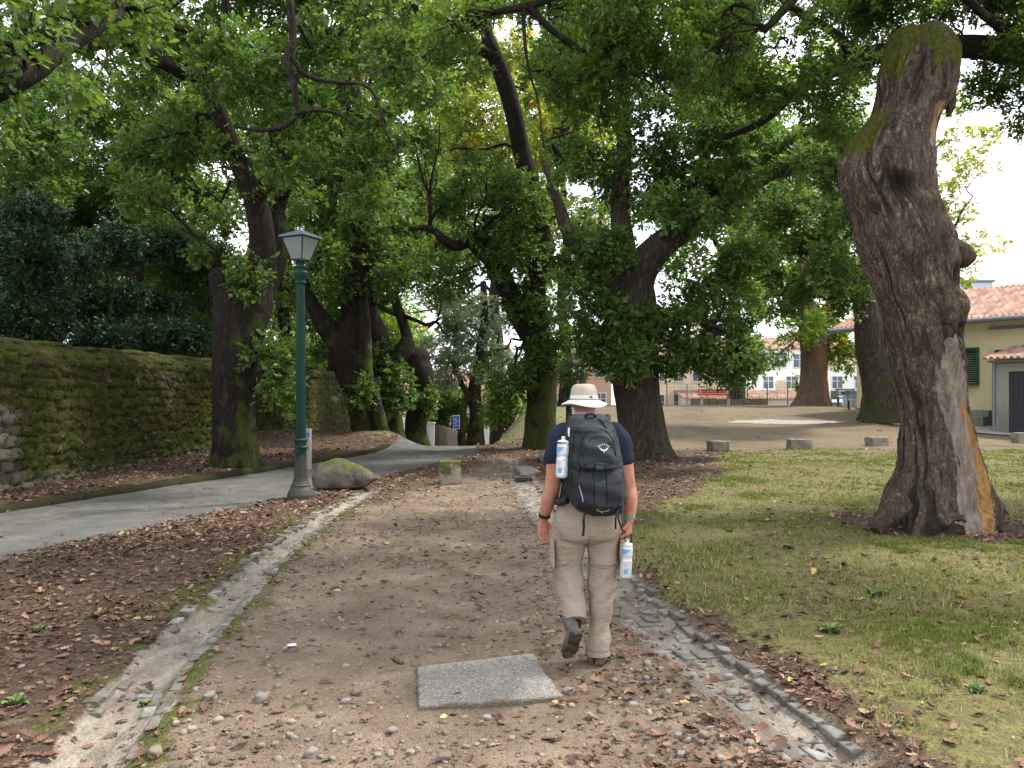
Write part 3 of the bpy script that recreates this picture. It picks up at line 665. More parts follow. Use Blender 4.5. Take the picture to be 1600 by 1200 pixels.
NLEAF = [0]
def foliage(blobs, L, cov, seed, gap=.40, droop=.25, k=9, tmpl=HEX, flat=.5, gapf=1.1):
    """blobs rows: x y z rx ry rz ; returns V,F,tint,alt"""
    r = np.random.default_rng(seed); B = np.asarray(blobs, float); L = L * .86
    CM = 4.8; A = .34 * L * L; ns = np.maximum(4, (CM * cov * np.pi * B[:, 3] * B[:, 5] / (A * k * .62))).astype(int)
    b = np.repeat(B, ns, 0); n = len(b)
    d = r.normal(size=(n, 3)); d /= np.linalg.norm(d, axis=1)[:, None]
    rr = r.uniform(0, 1, n) ** .42; d0 = d * rr[:, None]
    c = b[:, :3] + d0 * b[:, 3:6]
    wrp = np.stack([fbm(c, .75 / 1.0, 2, seed + 30 + a) - .5 for a in range(3)], 1) * .9 * b[:, 3:4] * 1.1
    c = c + wrp
    g = fbm(c, gapf, 3, seed + 60); keep = g > np.quantile(g, gap) if gap > 0 else np.ones(n, bool)
    c, d = c[keep], d[keep]; n = len(c)
    dirv = d * .8 + r.normal(size=(n, 3)) * .6; dirv[:, 2] -= droop; dirv /= np.linalg.norm(dirv, axis=1)[:, None]
    tl = L * r.uniform(1.6, 3.6, n)
    sp_t = r.uniform(-.28, .28, n)
    # leaves of each spray
    j = np.tile(np.arange(k), n); i = np.repeat(np.arange(n), k); N_ = len(i)
    t = (j + .5) / k; base = c[i] + dirv[i] * (tl[i] * t)[:, None] + r.normal(size=(N_, 3)) * L * .12
    up = np.array([0, 0, 1.]) + r.normal(size=(n, 3)) * flat; up /= np.linalg.norm(up, axis=1)[:, None]
    side = np.cross(dirv, up); side /= np.linalg.norm(side, axis=1)[:, None] + 1e-9
    sg = np.where(j % 2 == 0, 1, -1)[:, None]
    x = side[i] * sg * r.uniform(.5, 1.1, N_)[:, None] + dirv[i] * r.uniform(.3, 1.1, N_)[:, None] + r.normal(size=(N_, 3)) * .3; x /= np.linalg.norm(x, axis=1)[:, None]
    z = up[i] + r.normal(size=(N_, 3)) * .4; z -= (z * x).sum(1)[:, None] * x; z /= np.linalg.norm(z, axis=1)[:, None]
    y = np.cross(z, x); s = L * np.clip(r.lognormal(-.1, .3, N_), .4, 1.6)
    V, Fo = place_tmpl(tmpl[0], tmpl[1], base, x, y, z, s, r.uniform(-.1, .35, N_))
    nf = len(tmpl[1]); tint = np.clip(.45 + sp_t[i] + r.uniform(-.25, .25, N_), 0, 1); alt = r.uniform(0, 1, n)[i] * .7 + r.uniform(0, .3, N_)
    NLEAF[0] += N_
    return V, Fo, np.repeat(tint, nf), np.repeat(alt, nf), c

def pxblobs(lst):
    o = []
    for q_ in lst:
        px, py, Y, r1 = q_[:4]; r2 = q_[4] if len(q_) > 4 else r1 * .8; rd = q_[5] if len(q_) > 5 else r1 / F * Y
        c = P(px, py, Y); o.append([*c, r1 / F * Y, rd, r2 / F * Y])
    return o
def fillb(x0, y0, x1, y1, Y, dY, n, rpx, seed, sy=.75):
    r = np.random.default_rng(seed); o = []
    m_ = max(1, int(round(math.sqrt(n * (x1 - x0) / max(1, (y1 - y0)))))); k_ = max(1, int(round(n / m_)))
    for a in range(m_):
        for b in range(k_):
            rr = rpx * r.uniform(.65, 1.3)
            o.append((x0 + (a + r.uniform(.1, .9)) / m_ * (x1 - x0), y0 + (b + r.uniform(.1, .9)) / k_ * (y1 - y0), Y + r.uniform(-dY, dY), rr, rr * sy))
    return o
def branches(paths, blobs, seed, sub=5, r0=.045, maxlen=6):
    """thin branches from the limbs into the leaf masses"""
    r = np.random.default_rng(seed); pts = []
    for p in paths:
        w = crom([[*P(*row[:3]), row[3] / F * row[2]] for row in p], .3)
        pts.append(w[len(w) // 3:] if p is paths[0] and len(w) > 6 else w)
    pts = np.vstack(pts); m = MB()
    for b in blobs:
        b = np.array(b); dd = np.linalg.norm(pts[:, :3] - b[:3], axis=1) + .6 * np.clip(pts[:, 2] - b[2], 0, 99); i = dd.argmin(); a = pts[i, :3]
        ln = np.linalg.norm(b[:3] - a)
        if ln > maxlen or ln < .2: continue
        rs = min(r0 * (.6 + .25 * ln), pts[i, 3] * .7)
        n = 7; t = np.linspace(0, 1, n)[:, None]; w = a * (1 - t) + b[:3] * t; w[:, 2] += .12 * ln * np.sin(np.pi * t[:, 0])
        w[1:-1] += r.normal(size=(n - 2, 3)) * .05 * ln; w = crom(w, ln / 12)
        m.tube(w, np.linspace(rs, .014, len(w)), 6)
        for q_ in range(sub):
            s = w[r.integers(len(w) // 3, len(w))]; d = r.normal(size=3); d /= np.linalg.norm(d); e = b[:3] + d * b[3:6] * .85
            t = np.linspace(0, 1, 5)[:, None]; u = s * (1 - t) + e * t; l2 = np.linalg.norm(e - s); u[1:-1] += r.normal(size=(3, 3)) * .08 * l2
            m.tube(crom(u, l2 / 7), np.linspace(.016, .005, len(crom(u, l2 / 7))), 4, cap=False)
    return m
LG = {
    'oak': leafmat('oak_leaf', (.034, .066, .014), (.090, .150, .030), (.18, .25, .052)),
    'oakd': leafmat('dark_oak_leaf', (.036, .072, .016), (.092, .155, .034), (.18, .255, .058), trans=.45),
    'evergreen': leafmat('evergreen_leaf', (.010, .024, .010), (.024, .050, .018), (.050, .085, .030), trans=.25),
    'light': leafmat('light_leaf', (.08, .15, .025), (.18, .28, .05), (.32, .42, .085), (.42, .32, .05), .02, .5),
    'autumn': leafmat('autumn_leaf', (.13, .19, .03), (.28, .33, .06), (.44, .42, .10), (.55, .38, .09), .12, .5),
    'pale': leafmat('pale_leaf', (.13, .165, .095), (.25, .30, .17), (.38, .43, .27)),
    'near': leafmat('near_oak_leaf', (.030, .058, .010), (.075, .125, .022), (.15, .21, .038), trans=.52),
}
def tree(name, label, paths, blobs, L=.11, cov=1.5, leaf='oak', bark=None, seed=1, lump=.16, flare=.45, gap=.38, sub=4, group=None, tmpl=HEX, droop=.25, gapf=1.5, twig=.045, category='tree', mossb=0., seg=20, k=9, maxlen=6, step=.14):
    bs = paths[0][0]; base = P(*bs[:3])
    root = empty(name, base, label, category, group)
    V, Fl, mo = limbs(paths, seed, lump, flare, seg, step); mo = mo + mossb * (V[:, 2] < base[2] + 3.2)
    part('trunk', V, Fl, bark or BARK, root, attrs={'moss': mo, 'wood': mo * 0})
    B = pxblobs(blobs) if blobs else []
    if B:
        m = branches(paths, B, seed + 5, sub, twig, maxlen)
        if m.V:
            V = np.concatenate(m.V); part('branches', V, m.F, bark or BARK, root, attrs={'moss': np.full(len(V), .15), 'wood': np.zeros(len(V))})
        V, Fo, ti, al, _ = foliage(B, L, cov, seed + 9, gap, droop, tmpl=tmpl, gapf=gapf, k=k)
        part('crown', V, Fo, LG[leaf], root, smooth=False, fattrs={'tint': ti, 'alt': al})
    return root

# --- left oak beside the lane
tree('oak_tree', 'dark oak with a cut-off stump arm between the mossy wall and the asphalt lane', [
    [(367, 742, 16.5, 39), (366, 700, 16.5, 34), (367, 650, 16.5, 31), (368, 600, 16.5, 32), (370, 550, 16.5, 37), (374, 500, 16.5, 41), (382, 455, 16.5, 42), (402, 420, 16.5, 28), (410, 380, 16.4, 22), (400, 320, 16.2, 19), (385, 280, 16, 17), (365, 235, 15.8, 14), (348, 190, 15.6, 13), (333, 150, 15.5, 13), (320, 110, 15.4, 15), (322, 85, 15.4, 10), (344, 50, 15.3, 7), (352, 0, 15, 6), (350, -60, 15, 5)],
    [(365, 480, 16.5, 28), (350, 445, 16.3, 22), (345, 426, 16.2, 19), (344, 420, 16.2, 12)],
    [(398, 470, 16.7, 22), (425, 420, 17, 19), (432, 340, 17.2, 17), (440, 280, 17.3, 15), (446, 220, 17.4, 13), (460, 150, 17.6, 10), (480, 60, 18, 7), (500, -40, 18, 5)],
    [(322, 118, 15.4, 11), (285, 112, 15, 10), (245, 92, 14.5, 10), (180, 68, 14, 9), (110, 66, 13.5, 8), (30, 40, 13, 6)],
    [(320, 90, 15.4, 6), (308, 55, 15, 5), (270, 45, 15, 4), (262, 20, 15, 4), (300, -20, 15, 4)],
    [(395, 600, 16.4, 13), (415, 592, 16.2, 9), (440, 580, 16, 5)],
    [(450, -60, 13.2, 6), (452, 0, 13.2, 6.5), (455, 70, 13.2, 6.5), (447, 95, 13.2, 6), (458, 140, 13.2, 6), (457, 178, 13.2, 5), (440, 198, 13.2, 4), (410, 205, 13.2, 3.5), (370, 198, 13.2, 2)],
    [(456, 90, 13.2, 4.5), (478, 118, 13.2, 4), (530, 130, 13.2, 3.2), (570, 132, 13.2, 3), (590, 160, 13.2, 2.4), (600, 200, 13.2, 2), (625, 245, 13.2, 1.5)],
    [(457, 178, 13.2, 4), (490, 172, 13.2, 3), (530, 178, 13.2, 2.4), (560, 200, 13.2, 1.6)],
], [(395, 412, 16, 34, 22), (345, 385, 16.6, 40, 26), (418, 560, 16, 36, 24), (425, 600, 15.8, 32, 24), (385, 445, 15.9, 18, 16), (435, 540, 16.4, 26, 26), (452, 640, 16.6, 14, 16)]
    + fillb(200, 170, 480, 350, 16.8, 1.6, 9, 52, 3) + fillb(150, -60, 660, 130, 16, 2.2, 16, 62, 4) + fillb(420, 150, 640, 300, 15.5, 1.5, 6, 50, 5),
     L=.115, cov=1.25, leaf='oak', seed=11, gap=.42, mossb=.12)
# --- row of oaks further along the lane
tree('oak_tree', 'forked ivy-clad oak on the leafy bank, first of the row beyond the tall lamp post', [
    [(578, 688, 25.5, 26), (574, 650, 25.5, 25), (562, 610, 25.5, 25), (550, 575, 25.5, 27), (541, 545, 25.5, 28), (552, 500, 25.5, 22), (552, 450, 25.5, 20), (556, 380, 25.5, 17), (550, 320, 25.4, 15), (556, 260, 25.2, 13), (560, 190, 25, 9), (550, 100, 25, 6)],
    [(540, 550, 25.5, 24), (515, 515, 25.3, 18), (497, 490, 25.1, 13), (480, 460, 25, 9), (468, 410, 25, 6)],
    [(598, 690, 25, 13), (590, 650, 25, 12), (578, 600, 25, 12), (571, 540, 25.1, 11), (567, 480, 25.2, 10), (563, 420, 25.3, 10), (560, 350, 25.3, 8)],
], [(560, 615, 24.6, 26, 24), (590, 590, 25, 24, 22), (505, 545, 26, 20, 24), (530, 440, 25, 28, 40)] + fillb(480, 230, 640, 420, 25.5, 1.6, 9, 42, 14) + fillb(430, 60, 650, 240, 26, 2, 10, 55, 15),
     L=.13, cov=1.2, seed=22, gap=.4, mossb=.22, group='oaks in a row along the left bank')
tree('oak_tree', 'dark gnarled oak leaning left, in the middle of the row on the left bank', [
    [(614, 694, 28.5, 18), (612, 650, 28.5, 16), (603, 610, 28.5, 18), (602, 575, 28.5, 20), (592, 535, 28.5, 18), (577, 490, 28.5, 15), (570, 440, 28.5, 13), (566, 395, 28.5, 11), (575, 330, 28.5, 8), (590, 250, 28.5, 6)],
    [(603, 575, 28.5, 16), (620, 560, 28.4, 16), (632, 540, 28.4, 12), (634, 528, 28.4, 8)],
    [(570, 450, 28.4, 7), (590, 470, 28.3, 6), (612, 462, 28.3, 5), (630, 440, 28.2, 4), (655, 430, 28.2, 2)],
], [(600, 620, 28, 30, 22), (622, 600, 28, 22, 26), (585, 560, 28.3, 26, 24)] + fillb(540, 250, 700, 430, 28, 1.6, 8, 42, 24),
     L=.13, cov=1.3, leaf='oakd', seed=33, gap=.36, group='oaks in a row along the left bank')
tree('oak_tree', 'thick burled oak with a slim mossy limb, last in the row before the gate pillar', [
    [(653, 704, 31, 21), (650, 665, 31, 17), (655, 625, 31, 18), (658, 592, 31, 21), (650, 568, 31, 22), (656, 552, 31, 17), (657, 545, 31, 10)],
    [(648, 578, 31, 12), (641, 545, 31, 9), (632, 512, 31, 8), (621, 480, 31, 8), (615, 455, 31, 7), (612, 400, 31, 5), (620, 340, 31, 4)],
    [(621, 490, 31, 5), (602, 482, 30.8, 4.5), (585, 470, 30.6, 4), (590, 455, 30.5, 3.5), (605, 448, 30.4, 3)],
    [(628, 492, 31, 4), (645, 498, 30.8, 3.2), (665, 508, 30.6, 3), (682, 505, 30.5, 2.5), (695, 522, 30.4, 1.6)],
    [(662, 600, 31, 12), (672, 612, 30.8, 9), (676, 618, 30.8, 5)],
], [(648, 640, 30.6, 26, 20), (665, 622, 30.6, 22, 16), (640, 600, 30.7, 18, 18)] + fillb(590, 290, 760, 430, 31, 1.6, 8, 40, 34),
     L=.14, cov=1.2, seed=44, gap=.45, group='oaks in a row along the left bank')
tree('willow_tree', 'slender hollow mossy tree with pale feathery foliage beyond the crest of the lane', [
    [(741, 722, 38, 21), (743, 690, 38, 14), (745, 650, 38, 11), (741, 610, 38, 9), (749, 570, 38, 9), (753, 540, 38, 9), (757, 500, 38, 7), (755, 440, 38, 5)],
    [(725, 712, 37.8, 7), (722, 670, 37.8, 6), (730, 625, 37.9, 5), (720, 590, 38, 4), (708, 560, 38, 3)],
], [(700, 560, 38, 40, 50), (725, 510, 38, 44, 40), (760, 560, 38, 26, 34), (690, 470, 38, 40, 40), (775, 600, 38.4, 22, 26), (770, 480, 38, 40, 40)],
     L=.16, cov=.95, leaf='pale', seed=55, gap=.42, droop=.9, mossb=.35)
# --- mossy trunk right of the path
tree('oak_tree', 'tall slim oak with a moss-green foot where the path crests, left of the walker', [
    [(845, 710, 23, 32), (844, 680, 23, 26), (845, 640, 23, 23), (846, 600, 23, 23), (845, 568, 23, 27), (840, 540, 23, 21), (836, 500, 23, 21), (833, 460, 23, 19), (837, 420, 23, 17), (840, 388, 23, 27), (837, 366, 23, 23), (830, 325, 23, 17), (826, 280, 22.9, 16), (815, 240, 22.8, 15), (807, 200, 22.6, 14), (795, 150, 22.4, 13), (781, 108, 22.2, 13), (768, 75, 22, 11), (760, 40, 22, 9), (770, -20, 22, 6)],
    [(828, 495, 22.9, 13), (803, 460, 22.6, 11), (780, 418, 22.3, 10), (762, 388, 22, 9), (745, 366, 21.8, 9), (722, 377, 21.6, 8), (700, 368, 21.4, 7), (672, 352, 21.2, 5), (640, 356, 21, 3)],
    [(824, 525, 22.9, 13), (797, 480, 22.5, 10), (776, 442, 22.2, 9), (755, 412, 22, 6), (735, 380, 22, 4)],
    [(775, 88, 22, 9), (735, 72, 21.6, 8), (690, 50, 21.2, 7), (650, 10, 20.8, 6), (620, -40, 20.5, 5)],
    [(830, 330, 23, 9), (870, 280, 23, 7), (890, 220, 23, 6), (900, 150, 23, 5)],
], [(838, 555, 22.6, 30, 26), (800, 600, 22.6, 34, 24), (870, 520, 22.4, 30, 36), (785, 640, 23, 22, 16), (815, 470, 22.5, 30, 30), (868, 580, 22.8, 22, 22), (760, 560, 23, 28, 20)]
    + fillb(650, 230, 830, 440, 22.5, 1.6, 10, 42, 44) + fillb(600, -40, 745, 210, 22, 2, 8, 48, 45) + fillb(820, 300, 940, 430, 22.5, 1.3, 5, 40, 46),
     L=.12, cov=1.2, seed=66, gap=.40, mossb=.4)
# --- big central oak
tree('oak_tree', 'massive spreading oak with wide ribbed trunk and dense crown, behind the walker', [
    [(1008, 722, 19.7, 46), (1006, 690, 19.7, 39), (1001, 650, 19.7, 36), (994, 610, 19.7, 36), (989, 560, 19.7, 38), (985, 520, 19.7, 42), (985, 480, 19.7, 41), (988, 440, 19.7, 36), (1012, 405, 19.7, 26), (1040, 378, 19.6, 22), (1068, 360, 19.5, 19), (1098, 335, 19.4, 16), (1132, 312, 19.2, 13), (1180, 287, 19, 11), (1212, 270, 18.8, 9), (1262, 262, 18.6, 6), (1330, 240, 18.4, 4)],
    [(975, 480, 19.6, 28), (950, 440, 19.5, 21), (925, 405, 19.3, 16), (890, 365, 19, 12), (870, 310, 18.8, 8), (850, 250, 18.6, 5)],
    [(985, 450, 19.8, 25), (975, 390, 19.9, 20), (968, 310, 20, 15), (976, 230, 20, 12), (970, 150, 20, 10), (985, 60, 20, 7), (980, -40, 20, 5)],
    [(1062, 365, 19.6, 13), (1090, 285, 19.8, 9), (1112, 205, 20, 7), (1150, 110, 20, 5)],
    [(1010, 520, 19.6, 20), (1045, 500, 19.4, 12), (1080, 495, 19.2, 8), (1115, 510, 19, 5)],
    [(955, 530, 19.5, 20), (930, 520, 19.2, 14), (908, 500, 19, 9)],
], [(915, 455, 18.8, 48, 48), (935, 540, 18.9, 40, 34), (1045, 480, 18.8, 44, 34), (1090, 440, 19, 55, 48), (1110, 530, 19.2, 60, 45), (1150, 480, 19.5, 50, 48), (1060, 560, 19.2, 34, 28), (1130, 575, 19.6, 50, 26), (985, 560, 18.6, 40, 30), (960, 500, 18.7, 40, 30), (905, 580, 19.5, 26, 22), (950, 400, 18.8, 40, 34), (1020, 530, 18.6, 26, 24), (1165, 560, 20, 36, 30)]
    + fillb(870, 240, 1200, 410, 19.4, 1.8, 12, 52, 54) + fillb(1080, 180, 1330, 330, 19, 1.6, 9, 52, 55) + fillb(860, -60, 1200, 220, 20, 2, 12, 58, 56),
     L=.105, cov=1.7, leaf='oakd', bark=BARKG, seed=77, gap=.36, seg=32, lump=.12, flare=.7)
# --- square trees
tree('oak_tree', 'leaning grey oak with mossy fork on the square, just left of the dead trunk', [
    [(1377, 660, 31, 31), (1375, 620, 31, 26), (1369, 575, 31, 26), (1363, 535, 31, 26), (1356, 490, 31, 20), (1345, 450, 31, 17), (1322, 415, 30.8, 13), (1300, 370, 30.5, 10), (1290, 300, 30.2, 8), (1275, 220, 30, 5)],
    [(1372, 540, 31, 20), (1384, 500, 31.2, 17), (1392, 455, 31.4, 13), (1400, 400, 31.5, 9), (1390, 330, 31.5, 6)],
], fillb(1180, 300, 1360, 450, 30.5, 1.8, 9, 46, 64) + [(1330, 480, 30.5, 30, 24), (1215, 470, 30, 36, 30), (1260, 440, 30, 36, 30)],
     L=.15, cov=1.3, bark=BARKG, seed=88, gap=.42)
tree('plane_tree', 'stout tree with peeling orange-brown bark standing at the far edge of the square', [
    [(1270, 641, 42, 36), (1271, 618, 42, 26), (1272, 585, 42, 22), (1272, 545, 42, 22), (1270, 512, 42, 21), (1262, 480, 42, 13), (1250, 440, 42, 10), (1262, 380, 42, 7), (1265, 300, 42, 5)],
    [(1275, 515, 42, 14), (1290, 490, 42, 11), (1310, 455, 42, 8), (1320, 400, 42, 6)],
    [(1266, 515, 42, 11), (1240, 490, 42, 7), (1215, 470, 42, 5)],
], fillb(1190, 430, 1340, 520, 42, 1.8, 8, 32, 74) + [(1225, 540, 41.5, 22, 20), (1320, 560, 42, 22, 30), (1305, 540, 42, 20, 22), (1210, 560, 42, 14, 16)],
     L=.2, cov=1.1, leaf='light', bark=BARKO, seed=99, gap=.4)
tree('lime_tree', 'distant pinkish trunk with thin leaves, just left of the moss-footed oak', [
    [(792, 668, 52, 15), (792, 640, 52, 12), (794, 615, 52, 11), (800, 580, 52, 8), (790, 540, 52, 6)]], [(790, 585, 52, 30, 22), (815, 560, 52, 34, 24), (770, 560, 52, 30, 26)], L=.22, cov=.9, leaf='pale', bark=BARKO, seed=101, gap=.45)
# --- autumn and light trees closing the view
def back(label, px, Yb, w, zs, blobs, leaf, seed, L=.2, cov=1.25, gap=.38, name='tree'):
    b = [(px, 612 + (CH - zs) * F / Yb, Yb, w), (px + 4, 560, Yb, w * .8), (px - 3, 470, Yb, w * .7), (px + 5, 380, Yb, w * .55), (px, 280, Yb, w * .4), (px + 8, 180, Yb, w * .25)]
    return tree(name, label, [b, [(px - 2, 440, Yb, w * .4), (px - 30, 380, Yb, w * .3), (px - 60, 310, Yb, w * .2)], [(px + 2, 460, Yb, w * .4), (px + 35, 390, Yb, w * .3), (px + 70, 320, Yb, w * .2)]], blobs, L=L, cov=cov, leaf=leaf, seed=seed, gap=gap, sub=3, step=.3, twig=.06, maxlen=12)
back('autumn tree with yellow-orange leaves high between the slim oak and the spreading oak', 880, 40, 10, .6, fillb(680, 60, 960, 370, 40, 3, 14, 55, 84) + fillb(560, -20, 760, 160, 40, 3, 6, 55, 85), 'autumn', 110, cov=1.0, gap=.42)
back('fresh green tree behind the row of oaks, left of the pale feathery tree', 520, 44, 14, 0, fillb(430, 330, 640, 560, 44, 3, 11, 52, 86) + fillb(440, 120, 720, 330, 46, 3, 10, 65, 87), 'light', 120, L=.22)
back('light green tree beyond the square, behind the spreading crown of the big oak', 1150, 50, 14, .8, fillb(1060, 250, 1330, 450, 50, 3, 12, 58, 88) + fillb(1100, 90, 1360, 260, 50, 3, 6, 55, 89), 'light', 130, L=.24, cov=1.0, gap=.45)
back('green tree filling the gap above the far lane between the two sides', 775, 60, 12, -4, fillb(640, 200, 900, 310, 60, 4, 8, 55, 90) + fillb(560, 460, 650, 560, 60, 3, 4, 36, 91) + fillb(720, 440, 900, 540, 60, 3, 4, 34, 92), 'light', 140, L=.28, cov=.85, gap=.5)
back('thin yellowing tree rising behind the yellow house, right of the dead trunk', 1440, 46, 9, .5, [(1505, 225, 46, 46, 26), (1470, 270, 46, 40, 26), (1540, 260, 46, 22, 14), (1490, 330, 46, 34, 24), (1530, 385, 46, 34, 18), (1500, 420, 46, 30, 30), (1480, 160, 46, 24, 20), (1450, 360, 46, 30, 40), (1400, 250, 46, 40, 30)], 'autumn', 150, L=.22, cov=.75, gap=.42)
# --- trees and bushes behind the wall
back('tall tree with a mix of green and rusty leaves behind the wall, top left', 215, 27, 15, .3, fillb(60, 150, 330, 330, 27, 2.5, 11, 58, 93) + fillb(-60, -40, 200, 170, 26, 2.5, 7, 60, 94), 'oak', 160, L=.15, cov=.95, gap=.48)
back('tall loose-crowned tree behind the wall at the far left edge', 20, 22, 17, .3, fillb(-160, 130, 100, 340, 22, 2.5, 9, 66, 95), 'oakd', 170, L=.14, cov=1.0, gap=.4)
back('broad dark tree filling the space above the evergreen bushes behind the wall', 130, 30, 14, .2, fillb(-20, 230, 360, 560, 30, 2.5, 24, 60, 98), 'oak', 190, L=.16, cov=1.1, gap=.35)
back('slim tree behind the wall between the stump-armed oak and the tall lamp post', 445, 34, 13, .2, fillb(250, 60, 440, 240, 34, 2.5, 9, 60, 96) + fillb(390, 290, 520, 500, 34, 2, 7, 44, 97), 'oak', 180, L=.17, cov=1.1)
def bush(label, px, Y, w, top, bot, seed, leaf='evergreen', L=.085, cov=1.5, n=9, name='evergreen_bush', rz=.6):
    r = np.random.default_rng(seed); bl = fillb(px - w, top, px + w, bot, Y, 1.0, n, w * .5, seed, rz)
    g = CH - (-.1) ; by = 612 + (CH - float(terrain(np.array([(px - 800) / F * Y]), np.array([Y]))[0])) * F / Y
    st = [[(px, by, Y, 5), (px + 4, (by + bot) / 2, Y, 4), (px - 3, (top + bot) / 2, Y, 3), (px, top + 15, Y, 1.5)], [(px, by - 5, Y, 4), (px - w * .4, bot, Y, 3), (px - w * .6, (top + bot) / 2, Y, 1.5)], [(px, by - 5, Y, 4), (px + w * .4, bot, Y, 3), (px + w * .6, (top + bot) / 2, Y, 1.5)]]
    return tree(name, label, st, bl, L=L, cov=cov, leaf=leaf, seed=seed, gap=.22, sub=3, lump=.05, flare=.1, seg=8, category='bush', twig=.03)
bush('darkest dense evergreen bush behind the wall at the left edge of the view', -20, 15.8, 110, 320, 545, 201, n=12)
bush('dark glossy evergreen bush behind the wall, second from the left edge', 120, 19, 100, 350, 545, 202, n=10)
bush('dark evergreen bush behind the wall, left of the stump-armed oak', 225, 22.3, 80, 370, 550, 203, n=10)
bush('evergreen bush pressed behind the wall and the trunk of the stump-armed oak', 330, 27.5, 70, 390, 565, 204, n=8, leaf='oakd')
bush('tall mid-green bush behind the wall directly left of the stump-armed oak', 285, 25, 75, 340, 560, 210, n=9, leaf='oakd')
bush('bright fresh bush seen over the wall just left of the tall lamp post', 430, 38, 50, 480, 600, 205, leaf='light', L=.18, n=7, name='bush')
bush('green bush beyond the far end of the wall behind the first forked oak', 510, 50, 50, 500, 600, 206, leaf='light', L=.22, n=7, name='bush')
bush('rounded green bush behind the white gate pillar', 690, 55, 45, 605, 665, 207, leaf='oak', L=.2, n=8, name='bush')
bush('low green shrub between the hollow tree and the grassy bank', 790, 50, 34, 618, 655, 208, leaf='light', L=.2, n=5, name='bush')
bush('round lime green shrub beside the plane tree at the edge of the square', 1252, 47, 14, 583, 606, 209, leaf='light', L=.14, n=4, name='bush')
# --- overhanging trees whose trunks stand outside the picture
tree('oak_tree', 'near oak whose thick bough and large leaves hang into the top left corner', [
    [(-760, 1010, 5, 95), (-740, 800, 5, 80), (-700, 600, 5, 75), (-620, 400, 5, 66), (-450, 260, 5, 55), (-250, 190, 5, 44), (-60, 140, 5.1, 34), (30, 115, 5.3, 24), (110, 70, 5.6, 12), (190, 20, 6, 7)],
    [(-450, 270, 5, 40), (-420, 60, 5, 34), (-380, -200, 5, 26)],
], [(20, 20, 5.2, 75, 40, .5), (60, 90, 5.1, 60, 30, .4), (-40, 80, 5.2, 70, 60, .5), (110, 30, 5.8, 60, 30, .5), (200, 10, 6.2, 60, 28, .5), (-100, -80, 5.5, 140, 70, .8), (150, -70, 6, 120, 60, .8)],
     L=.10, cov=1.1, leaf='near', seed=301, gap=.35, tmpl=LOB, sub=6, twig=.02, flare=.2)
tree('oak_tree', 'oak reaching in from the right with a bough behind the dead trunk top', [
    [(1980, 830, 11.5, 60), (1960, 650, 11.5, 52), (1930, 450, 11.5, 50), (1890, 280, 11.5, 46), (1800, 170, 11.6, 36), (1690, 110, 11.8, 27), (1590, 82, 12, 20), (1500, 72, 12.2, 17), (1410, 78, 12.4, 16), (1340, 92, 12.5, 15), (1290, 112, 12.6, 13), (1240, 145, 12.7, 10), (1190, 190, 12.8, 7), (1130, 215, 12.8, 5)],
    [(1340, 90, 12.5, 10), (1300, 50, 12.3, 7), (1240, 10, 12, 6), (1180, -40, 12, 5)],
    [(1590, 84, 12, 11), (1560, 40, 11.8, 8), (1500, 0, 11.5, 6), (1440, -60, 11.5, 5)],
    [(1240, 145, 12.7, 6), (1180, 130, 12.4, 4), (1110, 100, 12.2, 3), (1050, 60, 12, 2.4)],
    [(1890, 280, 11.5, 36), (1900, 100, 11.5, 30), (1920, -100, 11.5, 20)],
], fillb(1080, -30, 1360, 170, 12.3, 1.0, 13, 62, 312, .7) + fillb(1360, -60, 1620, 40, 12.4, 1.0, 6, 60, 313, .6) + [(1560, 110, 12.3, 50, 40), (1590, 170, 12.4, 40, 40), (1530, 150, 12.8, 30, 30), (1600, 60, 11.6, 50, 40)] + fillb(1620, -100, 2000, 200, 12, 1.5, 6, 120, 314),
     L=.088, cov=1.15, leaf='near', seed=302, gap=.42, tmpl=LOB, sub=6, twig=.022, flare=.4)
tree('oak_tree', 'dark overhead oak boughs and leaves hanging down at the top above the path', [
    [(2500, 1100, 8, 80), (2450, 600, 8, 70), (2300, 100, 8, 60), (1900, -250, 8.2, 45), (1500, -300, 8.6, 34), (1200, -220, 9, 26), (1050, -120, 9.2, 18), (960, -40, 9.4, 10), (930, 40, 9.5, 6), (925, 110, 9.6, 3)],
    [(1050, -120, 9.2, 12), (930, -60, 9.1, 9), (850, -5, 9, 7), (800, 12, 9, 6), (775, 20, 9, 5)],
    [(822, 6, 9, 6), (860, 45, 9.1, 5), (905, 75, 9.2, 4.5), (930, 100, 9.3, 4), (925, 135, 9.3, 3)],
    [(818, 8, 9, 4), (820, 60, 9, 3), (826, 110, 9, 2.5), (840, 160, 9, 1.6), (850, 230, 9, 1)],
    [(1500, -300, 8.6, 20), (1350, -150, 8.8, 14), (1270, -40, 9, 10), (1200, 40, 9.2, 5)],
], fillb(640, -60, 760, 60, 9.2, .7, 5, 38, 321, .7) + fillb(840, -60, 1180, 110, 9.4, .9, 13, 55, 322, .75) + [(905, 140, 9.3, 40, 36), (890, 200, 9.3, 28, 30), (960, 120, 9.4, 40, 40), (945, 195, 9.4, 26, 40), (860, 120, 9.2, 30, 26), (880, 250, 9.4, 18, 26), (1010, 90, 9.6, 34, 34), (700, 60, 9.3, 34, 24), (660, 90, 9.4, 28, 18), (1040, 140, 9.8, 34, 30)] + fillb(900, -500, 1900, -100, 9.5, 2, 10, 170, 323),  # last leaf group sits unseen above the frame, added to shade the path
     L=.082, cov=1.0, leaf='near', seed=303, gap=.44, tmpl=LOB, sub=6, twig=.016, flare=.2, maxlen=5)

